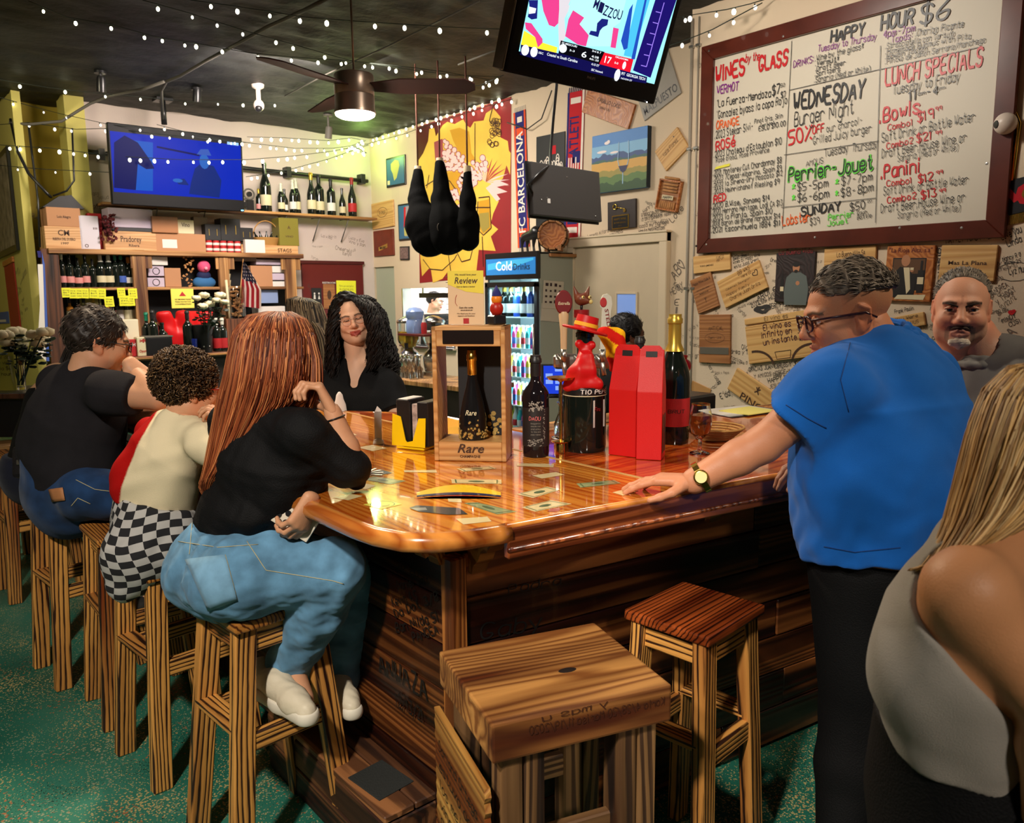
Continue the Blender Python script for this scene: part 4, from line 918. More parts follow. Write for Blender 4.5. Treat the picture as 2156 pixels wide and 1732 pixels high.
def blonde():
 t=thing('person','blonde woman in a grey-white sleeveless top, her back to the camera close by','person',loc=(1.05,.45,0));w0=1.08
 J=dict(pelvis=P(2040,1640,w0+.08),waist=P(2035,1500,w0+.04),chest=P(2040,1330,w0),neck=P(2115,1130,w0),head=P(2170,1040,w0),shL=P(2040,1245,w0-.12),shR=P(2090,1230,w0+.17),elL=P(2230,1500,w0-.14),wrL=P(2200,1720,w0-.1),elR=P(2200,1450,w0+.22),wrR=P(2200,1600,w0+.2),
    hipL=P(2040,1700,w0+.02),hipR=P(2060,1680,w0+.14),knL=(.9,.42,.48),knR=(1.0,.52,.48),anL=(.9,.4,.09),anR=(1.02,.5,.09))
 F=body(J,dict(pel=.145,wst=.115,cst=.125,f=.75,ua=.048,el=.038,wr=.025,th=.085,nk=.045,sh=.052));H=Head(P(2235,930,w0),(-.75,.62,-.05),k=.96)
 hh=Fld();hand(hh,J['wrL'],(-.3,.2,-1),(.3,-.8,0),1,.4,.92)
 link('body',mesh_np([F.mesh(.007),H.field(female=True).mesh(.0045),hh.mesh(.004)],H.colour((.55,.25,.11))),SKIN,t,None,True);H.eyes(t)
 S=sub(F,['torso'],.007);S.ell(P(1945,1420,w0-.03),(.062,.062,.062),None,.06);S.ell(P(1965,1400,w0+.1),(.06,.06,.06),None,.05)
 S.cap(J['waist'],P(2030,1580,w0+.06),.12,.13,.06,ax=F.dp,f=.8);S.cut(P(2000,1600,w0),A3((-.1,.1,-1)),.004)
 for sh in('shL',):S.cap(J[sh],X(J[sh],.02,-.03,.02),.068,.07,.01,op='s');S.cap(J[sh],J['elL'],.064,.05,.01,op='s')
 S.ell(P(2150,1120,w0),(.07,.07,.07),None,.012,'s');S.cap(P(2165,1150,w0-.1),P(2200,1250,w0-.1),.05,.05,.01,op='s');S.fold=folds(.0022,60,61,(1,.3,.4));place(S,.005,'sleeveless_top',cloth('pale_grey_knit',s2l((150,144,134)),.9,.05,600),t)
 D=sub(F,['th','sn','ft'],.01);D.cap(J['pelvis'],J['waist'],.165,.14,.05,ax=F.dp,f=.85);D.cut(P(2040,1530,w0),(0,0,1),.006);place(D,.008,'trousers',BLK,t)
 Bc=[s2l((196,158,100)),s2l((160,120,66)),s2l((214,180,126)),s2l((128,92,48)),s2l((180,140,84))]
 hair_rows('long_hair',t,[(2245,760,30,0,w0,.03),(2240,790,110,20,w0,.09),(2225,850,150,30,w0,.115),(2195,930,150,30,w0,.12),(2160,1010,142,0,w0,.118),(2120,1080,128,-30,w0,.115),(2075,1130,112,-38,w0-.01,.1),(2030,1165,88,-30,w0-.02,.085),(1990,1185,62,-12,w0-.03,.06),(1958,1198,34,-2,w0-.03,.03)],1000,.0017,Bc,21,s2l((150,110,60)),cn=16)
# ============================================================ THE ROOM
def pu(M,px,py):
 """place on the plane of M seen at a pixel, in the plane's own units"""
 n=M.to_3x3().col[2];o=M.translation;d=ray(px,py);t=(o-CAM).dot(n)/d.dot(n);q=M.inverted()@(CAM+d*t);return(q.x,q.y)
def wallM(x=None,y=None,face=-1):
 if x is not None:return basis((x,0,0),(0,-1,0),(0,0,1))
 return basis((0,y,0),(1,0,0),(0,0,1))
XM,XR,YB,YE=5.45,4.85,9.3,3.74;ZC=3.56
WALL=pal('cream_wall',(212,192,165),rough=.75,bump=.12,bscale=90,var=.04,vscale=1.5)
GREYW=pal('pale_wall',(200,186,178),rough=.8,bump=.1,bscale=90,var=.04,vscale=1.5)
YEL=pal('yellow_cast_wall',(172,150,52),rough=.75,bump=.1,bscale=80,var=.08,vscale=2)  # yellow-green cast of coloured lights, put into the wall colour
YEL2=pal('light_yellow_cast_wall',(188,178,96),rough=.75,bump=.1,bscale=80)  # same coloured-light cast in the paint, for the lighter faces
def struct(name,m,lo,hi,**k):o=box(name,m,lo,hi,bev=0,**k);o['kind']='structure';return o
# floor: green vinyl with scattered chips
def floor_mat():
 m=bpy.data.materials.new('green_speckled_vinyl');m.use_nodes=True;nt=m.node_tree;N=nt.nodes;L=nt.links;b=N['Principled BSDF']
 tc=N.new('ShaderNodeTexCoord');out=None
 n0=N.new('ShaderNodeTexNoise');n0.inputs['Scale'].default_value=1.4;n0.inputs['Detail'].default_value=4;L.new(tc.outputs['Object'],n0.inputs['Vector'])
 r0=N.new('ShaderNodeValToRGB');r0.color_ramp.elements[0].position=.35;r0.color_ramp.elements[0].color=(*s2l((26,96,78)),1);r0.color_ramp.elements[1].position=.7;r0.color_ramp.elements[1].color=(*s2l((58,138,116)),1)
 L.new(n0.outputs['Fac'],r0.inputs['Fac']);out=r0.outputs['Color']
 for sc,th,col,seed in((110,.26,(196,176,116),0),(75,.16,(150,160,130),5),(60,.13,(172,112,74),11),(150,.16,(8,30,26),17)):
  mp=N.new('ShaderNodeMapping');mp.inputs['Location'].default_value=(seed,seed*.7,0);L.new(tc.outputs['Object'],mp.inputs['Vector'])
  dn=N.new('ShaderNodeTexNoise');dn.inputs['Scale'].default_value=sc*.8;L.new(mp.outputs[0],dn.inputs['Vector']);mxv=N.new('ShaderNodeMix');mxv.data_type='VECTOR';mxv.inputs[0].default_value=.012
  L.new(mp.outputs[0],mxv.inputs[4]);L.new(dn.outputs['Color'],mxv.inputs[5])
  v=N.new('ShaderNodeTexVoronoi');v.inputs['Scale'].default_value=sc;L.new(mxv.outputs[1],v.inputs['Vector'])
  n=N.new('ShaderNodeTexNoise');n.inputs['Scale'].default_value=3.2;n.inputs['Detail'].default_value=3;L.new(mp.outputs[0],n.inputs['Vector'])
  mu=N.new('ShaderNodeMath');mu.operation='MULTIPLY_ADD';mu.inputs[1].default_value=.9;mu.inputs[2].default_value=th-.45;L.new(n.outputs['Fac'],mu.inputs[0])
  lt=N.new('ShaderNodeMath');lt.operation='LESS_THAN';L.new(v.outputs['Distance'],lt.inputs[0]);L.new(mu.outputs[0],lt.inputs[1])
  mx=N.new('ShaderNodeMix');mx.data_type='RGBA';L.new(lt.outputs[0],mx.inputs[0]);L.new(out,mx.inputs[6]);mx.inputs[7].default_value=(*s2l(col),1);out=mx.outputs[2]
 L.new(out,b.inputs['Base Color']);b.inputs['Roughness'].default_value=.42;return m
struct('floor',floor_mat(),(-3,-3,-.1),(7.6,12,0))
def ceiling():
 bm=bmesh.new();bmesh.ops.create_grid(bm,x_segments=150,y_segments=200,size=1)
 for v in bm.verts:
  v.co.x=2.3+v.co.x*5.3;v.co.y=4.5+v.co.y*7.5;p=v.co*1.0;v.co.z=ZC+.03*abs(mnoise.noise(V((p.x*1.1,p.y*3.2,0))))+.02*mnoise.noise(V((p.x*4,p.y*9,3)))
 bmesh.ops.solidify(bm,geom=bm.faces[:],thickness=-.08)
 m=mat('black_rough_plaster',(.012,.013,.012),.62,bump=.8,bscale=14,var=.95,vscale=2.2);o=link('ceiling',bm2me(bm),m,kind='structure',smooth=True)
ceiling()
wr=struct('wall_right',WALL,(XR,-3,0),(XR+.75,YE,3.7))
# middle wall, opened for a doorway and the kitchen pass-through
yd0,yd1=onx(832,640,XM).y,onx(790,640,XM).y;yp0,yp1=onx(958,640,XM).y,onx(848,640,XM).y;zp0,zp1=.95,onx(900,606,XM).z;zd=onx(800,562,XM).z
wm=None
for i,(a,b,z0,z1)in enumerate(((YE,yp0,0,3.7),(yp0,yp1,0,zp0),(yp0,yp1,zp1,3.7),(yp1,yd0,0,3.7),(yd0,yd1,zd,3.7),(yd1,YB,0,3.7))):
 o=struct('wall_middle' if i==0 else 'wall_section',WALL,(XM,a,z0),(XM+.12,b,z1),parent=wm)if i else struct('wall_middle',WALL,(XM,a,z0),(XM+.12,b,z1))
 if i==0:wm=o;M0=o.matrix_basis.copy()
 else:o.matrix_parent_inverse=M0.inverted()
struct('wall_back',GREYW,(ony(181,400,YB).x,YB,0),(7.6,YB+.1,3.7))
struct('wall_pilaster',YEL2,(1.9,9.1,0),(2.08,9.42,3.7));struct('wall_yellow_cast',YEL,(1.5,9.72,0),(2.1,9.82,3.7));struct('wall_end',YEL2,(1.47,9.2,0),(1.545,12,3.7))
struct('wall_far',YEL,(-3,11.9,0),(1.5,12,3.7));struct('wall_left',GREYW,(-3,-3,0),(-2.9,12,3.7));struct('wall_rear',GREYW,(-3,-3,0),(4.85,-2.9,3.7));struct('wall_kitchen',pal('kitchen_white',(226,232,232),rough=.4),(7.5,3.74,0),(7.6,9.3,3.7))
struct('wall_kitchen_side',MATS['kitchen_white'],(XM+.12,5.6,0),(7.5,5.7,3.7))
light('AREA',(6.6,8.0,3.3),190,(.92,.97,1.0),1.0,(6.6,8.0,0))
# door leaf with small window, frame and hinge
jl,jr=onx(1216,600,XM).y,onx(1394,600,XM).y;zt=onx(1300,517,XM).z
DW=pal('door_cream',(205,188,160),rough=.5,var=.02);d1=struct('door_1',DW,(XM-.035,jr,0),(XM-.002,jl,zt))
wl,wr_,wt,wb=onx(1306,620,XM).y,onx(1346,620,XM).y,onx(1325,619,XM).z,onx(1325,742,XM).z
def inh(o,p):o.parent=p;o.matrix_parent_inverse=p.matrix_basis.inverted();return o
TR=pal('trim_cream',(214,196,168),rough=.45)
fr_=[inh(box('window_frame',TR,(XM-.05,wr_-.02,wb-.02),(XM-.034,wr_,wt+.02)),d1),inh(box('window_frame',TR,(XM-.05,wl,wb-.02),(XM-.034,wl+.02,wt+.02)),d1),inh(box('window_frame',TR,(XM-.05,wr_,wt),(XM-.034,wl,wt+.02)),d1),inh(box('window_frame',TR,(XM-.05,wr_,wb-.02),(XM-.034,wl,wb)),d1)]
inh(box('pane',mat('blue_glass',s2l((120,150,210)),.08,emit=s2l((120,150,215)),es=.35),(XM-.04,wr_,wb),(XM-.036,wl,wt)),d1)
inh(lathe('hinge',STEEL,[(0,0),(.01,0),(.01,.1),(0,.1)],M=Mx.Translation((XM-.045,jl+.012,onx(1218,612,XM).z))),d1);inh(ball('door_knob',STEEL,(XM-.08,jr+.07,1.0),.03),d1)
inh(box('pane_mark',pal('blue_dark',(70,100,170),rough=.3),(XM-.0345,wr_+.02,wb+.01),(XM-.0335,wl-.05,wb+.14)),d1)
fr=struct('door_frame',TR,(XM-.06,jl+.004,0),(XM,jl+.09,zt+.09));ff_=fr.matrix_basis.copy()
for lo,hi in(((XM-.06,jr-.09,0),(XM,jr-.004,zt+.09)),((XM-.065,jr-.09,zt+.004),(XM,jl+.09,zt+.095)),((XM-.075,jr-.1,zt+.08),(XM,jl+.1,zt+.1))):
 o=box('frame_member',TR,lo,hi,bev=.006);inh(o,fr)
struct('door_2',pal('grey_green_door',(166,172,152),rough=.5),(XM+.03,yd0,0),(XM+.07,yd1,zd))
for i,a in enumerate((yp0,yp1-.02)):struct('trim_%d'%(i+1),STEEL,(XM-.01,a,zp0),(XM+.12,a+.02,zp1))
struct('trim_3',STEEL,(XM-.06,yp0-.02,zp0-.02),(XM+.14,yp1+.02,zp0))
# vertical conduits at the end of the menu-board wall
for i,(a,dx)in enumerate((((YE-.012),.0),((YE-.07),.0))):
 c_=thing('conduit',['pale vertical conduit at the very corner of the menu board wall','thin vertical conduit running down beside the menu board frame'][i],'pipe',loc=(XR-.012,a,0));tube('pipe',pal('painted_pipe',(150,140,125),rough=.4),[(0,0,.0),(0,0,3.5)],.011 if i==0 else.007,c_,10)
 for z in(.6,1.6,2.6,3.3):box('clip',STEEL,(-.014,-.02,z),(.012,.02,z+.02),c_)
# ---- handwriting on the walls
INK=mat('black_marker',(.03,.028,.026),.6);INK2=mat('faded_marker',s2l((112,100,88)),.7);REDM=mat('red_marker',s2l((196,26,34)),.5);BLUEM=mat('blue_marker',s2l((40,50,120)),.6)
WORDS=['Love you Linda','Best Mom','Wines at Happy Wine','Andrea y Tadoy','Gracias','Maria ~ Jose','2023','Happy Wine!','Salud','Los mejores','Luca y Eva','One Love ~','Celeba ~','Miami 2019','Te amo','Amigos','Vino y pan','Rosa 10/2/22','Familia Perez','Que viva','Kenya','Nancy R ~','Henry','Luis was here','Yordy','Cheers!','5-11-25','La vida','Besos','Karla + Tom','Mil gracias','Ana C.','Olga y Pepe']
def scribble(ink,rects,n,hh,seed,mats=(INK,INK2,INK2)):
 rd=rng(seed);used=[]
 for _ in range(n*6):
  if len(used)>=n:break
  x0,y0,x1,y1=rd.choice(rects);w_=rd.choice(WORDS);h=rd.uniform(*hh);L_=len(w_)*h*.62;a=rd.gauss(.08,.22)if rd.random()<.8 else rd.uniform(-1.2,1.2)
  x,y=rd.uniform(x0,x1),rd.uniform(y0,y1);ex,ey=x+L_*math.cos(a),y+L_*math.sin(a)
  if not(x0<ex<x1 and y0<ey+h<y1):continue
  mx_,my_=(x+ex)/2,(y+ey)/2
  if any(abs(mx_-p)+abs(my_-q)*2.2<h*2.6+.02 for p,q in used):continue
  used.append((mx_,my_));ink.write(w_,(x,y),(ex,ey),h,rd.choice(mats),.32,rd,.5)
ir=Ink(wallM(x=XR-.001));ql=lambda px,py:pu(ir.M,px,py)
for tx,a,b,h,m in(('HATVEY YORDY KENYA',(1992,512),(2106,500),14,INK),('Love you',(2110,506),(2152,488),16,INK),('Linda',(2122,520),(2152,508),14,INK),('ONE LOVE ~',(1656,525),(1700,520),8,INK),('WILLIAM 02/10 9/20/25',(1872,514),(1980,502),9,INK2),
 ('CERTIFICADO POR SIN',(1620,650),(1706,636),11,INK),('ARUI E',(1596,632),(1636,612),10,INK),('LOS HIS',(1598,641),(1634,626),9,INK),('GRACIAS JUAN CARLOS Y JOANNA',(1577,782),(1700,766),9,INK),('Y AMIGOS JORGE Y ELEN',(1588,796),(1690,780),8,INK2),('HAPPY WINE!',(1618,806),(1676,794),10,INK),('JESUS 30-06-20',(1620,818),(1690,804),8,INK2),('*** LUCA',(1632,826),(1676,816),10,INK),
 ('2023',(1582,648),(1600,640),9,INK),('ANDREA',(2092,622),(2124,602),12,INK2),('y TADOY',(2100,640),(2140,612),12,INK2),('10/22/12',(2110,652),(2140,628),9,INK2),('CELEBA',(2098,660),(2124,655),7,INK),('MINDY',(2112,680),(2140,668),10,INK),('CUSI',(2126,688),(2150,678),9,INK),('LA',(2120,718),(2140,700),22,INK2),('VID',(2126,745),(2156,722),24,INK2),('Nancy R ~',(2112,550),(2150,540),10,INK),('5-11-25',(2118,560),(2150,552),8,INK),('Lyz Mu',(2125,578),(2156,572),14,INK),('E dd',(1518,840),(1538,832),12,INK),
 ('Best Mom',(1544,548),(1572,540),7,INK),('Wines at Happy Wine',(1544,556),(1600,538),7,INK),('Anita Judd! Great',(1546,566),(1598,548),7,INK),('Frank Paulin',(1884,660),(1924,652),8,INK),('Jose',(1846,560),(1860,558),8,REDM),('William',(2115,490),(2135,482),5,INK),('gisela',(1975,522),(1975,590),8,INK)):
 p,q=ql(*a),ql(*b);ir.write(tx,p,q,abs(ql(a[0],a[1]-h)[1]-p[1]),m,.42,R,.3)
ir.write('~',ql(1596,660),ql(1620,655),.045,INK,1.1);ir.write('~',ql(2126,662),ql(2136,660),.02,REDM,1.3)
a_,b_=ql(2118,590),ql(2156,560);ir.path(INK,[(a_[0]+(b_[0]-a_[0])*.5+.09*math.cos(t*.5),a_[1]+.045+.05*math.sin(t*.5))for t in range(13)],.003)
scribble(ir,[(*ql(1470,870),*ql(1745,520)),(*ql(1900,720),*ql(2156,500))],110,(.014,.032),4);scribble(ir,[(-YE+.02,1.05,-YE+.3,3.3)],24,(.014,.03),5)
ir.done(wr,'handwriting')
im=Ink(wallM(x=XM-.001));qm=lambda px,py:pu(im.M,px,py)
for tx,a,b,h,m in(('HENRY',(1414,622),(1440,606),14,INK2),('AB~',(1422,590),(1444,560),24,INK2),('Love',(1416,470),(1440,440),14,INK2),('siempre tu luz',(1350,455),(1400,445),8,INK2),('la amistad en mi mesa',(1350,466),(1412,452),8,INK2),('casa my homage',(1346,480),(1408,470),8,INK2),('Hasta hoy Rafael',(1345,492),(1400,482),9,INK),('Laredo Alfaro',(1238,502),(1282,488),8,INK2),('Amigos',(1284,500),(1312,488),9,INK2)):
 p,q=qm(*a),qm(*b);im.write(tx,p,q,abs(qm(a[0],a[1]-h)[1]-p[1]),m,.4,R,.3)
for i,ch in enumerate('EILEEN'):p=qm(1420,642+i*17);im.write(ch,p,(p[0]+.045,p[1]),.05,INK2,.4)
scribble(im,[(*qm(1413,760),*qm(1443,520)),(*qm(1345,500),*qm(1412,415))],22,(.02,.04),6);im.done(wm,'handwriting')
iy=Ink(wallM(y=9.719));scribble(iy,[(1.6,.9,1.9,2.6)],26,(.02,.04),8);oy=[o for o in bpy.data.objects if o.name=='wall_yellow_cast'][0];iy.done(oy,'handwriting')
ie=Ink(basis((1.4695,0,0),(0,-1,0),(0,0,1)));oe=[o for o in bpy.data.objects if o.name=='wall_end'][0];scribble(ie,[(-10.6,1.2,-9.25,2.0)],20,(.02,.04),9);ie.done(oe,'handwriting')
ib=Ink(wallM(y=YB-.001));ob=[o for o in bpy.data.objects if o.name=='wall_back'][0];scribble(ib,[(*pu(ib.M,640,550),*pu(ib.M,770,490)),(*pu(ib.M,180,440),*pu(ib.M,232,395))],12,(.02,.05),10,(INK2,));ib.done(ob,'handwriting')
# ============================================================ MENU BOARD
def board():
 t=thing('menu_board','large whiteboard menu in a wide brown wooden frame with marker lettering','menu board',loc=(XR,2.7,1.9));M=wallM(x=XR-.022)
 c=[pu(M,*p)for p in((1495,505),(2078,460),(2112,-160),(1505,125))];x0,x1=c[0][0],c[1][0];y0=(c[0][1]+c[1][1])/2;y1=pu(M,1505,125)[1]
 link('white_panel',boxme(x1-x0+.06,y1-y0+.06,.014),pal('whiteboard',(205,196,178),rough=.5),t,M@Mx.Translation(((x0+x1)/2,(y0+y1)/2,-.011)),True)
 FR=mat('brown_lacquered_frame',s2l((84,34,22)),.28,coat=.4,var=.25,vscale=5);fw=.1;fz=.035
 def mem(p):return prism('frame_board',FR,p,fz,t,M@Mx.Translation((0,0,-.012)),True,bev=.004)
 mem([(x0-fw,y0-fw),(x1+fw,y0-fw),(x1,y0),(x0,y0)]);mem([(x0-fw,y1+fw),(x0,y1),(x1,y1),(x1+fw,y1+fw)][::-1]);mem([(x0-fw,y0-fw),(x0,y0),(x0,y1),(x0-fw,y1+fw)]);mem([(x1,y0),(x1+fw,y0-fw),(x1+fw,y1+fw),(x1,y1)])
 for px,py in((1470,518),(1491,515),(1720,500),(1898,480),(2028,480),(2081,345),(1497,108),(1653,78)):x,y=pu(M,px,py);lathe('screw',STEEL if px!=1470 else BLACKP,[(0,.003),(.007,.002),(.008,0)],t,M@Mx.Translation((x,y,fz-.012)),10,world=True)
 K=Ink(M);BK,RD,PU,OR,GN,YL=mat('board_black',(.012,.012,.014),.4),mat('board_red',s2l((196,24,32)),.4),mat('board_purple',s2l((128,30,130)),.4),mat('board_orange',s2l((226,96,30)),.4),mat('board_green',s2l((96,214,66)),.4),mat('board_yellow',s2l((222,214,60)),.4)
 cols=dict(k=BK,r=RD,p=PU,o=OR,g=GN,y=YL)
 T='''k|WINES|r|200,520|385,470|95|.75
|by the|r|390,395|480,380|50|.5
|GLASS|r|475,450|655,408|90|.8
|VERMOT|p|208,600|345,570|52|.6
|'La Fuerza-Mendoza|k|208,680|550,612|46|.35
|$7|k|560,605|612,590|60|.35
|50|k|615,555|640,548|22|.4
|'Gonzalez byass la copa Rojo|k|208,752|655,655|46|.35
|$7|k|616,622|650,612|36|.4
|ORANGE|o|205,820|350,788|48|.5
|.2023 Stekar Sivi-|k|195,880|440,820|45|.35
|Pinot Gris, Skin|k|448,785|625,745|28|.4
|Contact|k|485,805|575,785|20|.4
|ESLO $10.00|k|475,830|645,795|30|.4
|ROS`|r|205,958|325,922|58|.7
|.2023 Chateau d'Estoublon $10|k|190,1000|620,912|38|.38
|Rose blood, Rose Provence|k|205,1030|540,962|30|.35
|.2021 Monterey Cut Chardonnay $8|k|185,1115|620,1030|34|.4
|.2023 7Cepas-Albarino, Spain $9|k|185,1150|620,1078|30|.4
|.2022 la Sirena-Dry Moscato $12|k|185,1190|625,1112|30|.4
|.2023 Heinrichshof Riesling $9|k|185,1230|605,1165|30|.4
|RED|r|190,1285|268,1268|44|.8
|.2020 B.Wise, Sonoma $14|k|175,1322|545,1268|32|.4
|.2020 Herrano Heritage, Lodi CA $13|k|175,1360|625,1300|32|.4
|.2023 la Planta, Spain $10|k|175,1398|560,1352|32|.4
|.2018 Baron de Brane Margaux $14|k|172,1435|610,1382|30|.4
|.2021 Escorihuela 1884 $11|k|172,1475|610,1428|32|.4
|HAPPY|k|930,268|1140,222|72|.75
|HOUR|k|1250,188|1450,148|88|.8
|$6|k|1495,155|1680,115|115|.35
|Tuesday to Thursday|p|850,330|1218,250|40|.38
|4pm-7pm|p|1262,240|1463,195|42|.4
|DRINKS:|p|695,430|825,395|42|.35
|.Wine by the glass*|k|832,390|1140,308|36|.36
|.Vermut*|k|832,420|985,385|30|.4
|.Draft Beer|k|832,452|1025,410|30|.4
|.Spritzers|k|830,485|990,448|30|.4
|.Sangria (Red or White)|k|826,525|1185,450|34|.36
|Tapas:|p|1315,272|1448,242|40|.4
|.Chorizo Picante|k|1462,232|1770,172|42|.36
|.Stracciatella con Tartufo|k|1275,312|1715,228|34|.36
|.Homemade Hummus with Pita|k|1275,345|1815,245|34|.34
|.Hawain Toston|k|1275,376|1540,320|30|.4
|.Pintxo de Jamon Serrano/Manchego|k|1275,408|1910,268|34|.34
|WEDNESDAY|k|695,700|1140,615|105|.62
|Burger Night|k|700,800|1075,722|88|.24
|50%|r|665,918|810,880|88|.55
|OFF|r|815,850|890,832|50|.6
|our charcol-|k|905,838|1130,782|44|.3
|Grilled Juicy burger|k|820,915|1188,835|50|.28
|Tuesday|k|892,992|1040,962|48|.3
|Thursday|k|1068,962|1225,938|50|.3
|AMOUS|k|775,1055|885,1032|36|.25
|Perrier-Jouet|g|663,1152|1197,1074|86|1.0
|Perrier-Jouet|k|665,1150|1195,1072|82|.42
|*|g|680,1205|712,1198|34|.7
|$5-5pm|k|720,1212|915,1182|50|.28
|*|g|953,1172|985,1166|34|.7
|$7-7pm|k|1000,1175|1195,1140|52|.28
|*|g|680,1275|712,1268|34|.7
|$6-6pm|k|720,1282|920,1248|52|.28
|*|g|955,1245|985,1239|34|.7
|$8-8pm|k|998,1248|1200,1208|52|.28
|SUNDAY|k|745,1370|995,1332|56|.62
|$50|k|1055,1338|1150,1318|48|.3
|00|k|1165,1285|1190,1281|18|.4
|Each|k|1100,1362|1162,1352|22|.4
|Bottle|k|1100,1390|1190,1375|26|.4
|Lobster|o|625,1428|800,1402|60|.45
|$39|k|800,1428|862,1416|42|.3
|Perrier|g|915,1396|1075,1372|38|.55
|Jouet|g|910,1432|1040,1414|34|.55
|LUNCH SPECIALS|r|1275,545|1890,412|105|.62
|Tuesday to Friday|k|1325,600|1745,512|60|.3
|11|k|1430,640|1475,628|58|.4
|am|k|1482,606|1530,594|22|.4
|-4|k|1535,612|1608,596|52|.4
|pm|k|1615,568|1655,560|18|.4
|.Bowls|r|1235,780|1495,716|88|.62
|Combo1|r|1290,828|1450,792|38|.4
|$19|r|1480,775|1582,748|62|.4
|99|r|1595,705|1635,696|26|.5
|Soft Drink or Bottle Water|k|1255,902|1845,765|58|.28
|Combo2|r|1285,945|1450,908|38|.4
|$21|r|1475,905|1570,882|52|.4
|99|r|1595,858|1635,850|24|.5
|Draft Beer,House Wine or|k|1255,1000|1790,895|55|.28
|Sangria (Red or White)|k|1355,1025|1740,950|44|.28
|.Panini|r|1245,1135|1495,1088|84|.62
|Combo1|r|1285,1182|1445,1160|38|.4
|$12|r|1485,1162|1580,1142|52|.4
|99|r|1600,1108|1640,1100|24|.5
|Soft Drink or Bottle Water|k|1265,1238|1800,1162|52|.28
|Combo2|r|1290,1290|1470,1258|40|.4
|$13|r|1505,1262|1600,1240|50|.4
|99|r|1620,1225|1660,1216|24|.5
|Draft Beer,House Wine or|k|1250,1348|1780,1275|55|.28
|Sangria (Red or White)|k|1355,1385|1755,1335|42|.28'''
 f=lambda s_:(lambda a:(1440+float(a[0])/3.011,float(a[1])/3.011))(s_.split(','))
 for l in T.split('\n'):
  _,tx,c_,a,b,h,bo=l.split('|');a,b=f(a),f(b);p,q=pu(M,*a),pu(M,*b);hh=abs(pu(M,a[0],a[1]-float(h)/3.011)[1]-p[1])
  K.write(tx,p,q,hh,cols[c_],float(bo)*(.8 if float(bo)>.5 else 1.05),R,.16)
 for a,b in(('685,260','625,1450'),('1247,290','1215,1412'),('670,572','1242,440'),('636,982','1236,893'),('618,1315','1220,1255'),('1247,440','1870,300')):K.line(BK,pu(M,*f(a)),pu(M,*f(b)),.0035)
 a,b=pu(M,*f('195,1075')),pu(M,*f('292,1035'));K.add(YL,[(a[0],a[1]),(b[0],a[1]+.01),(b[0],b[1]),(a[0]+.01,b[1]-.01)])
 K.done(t)
board()
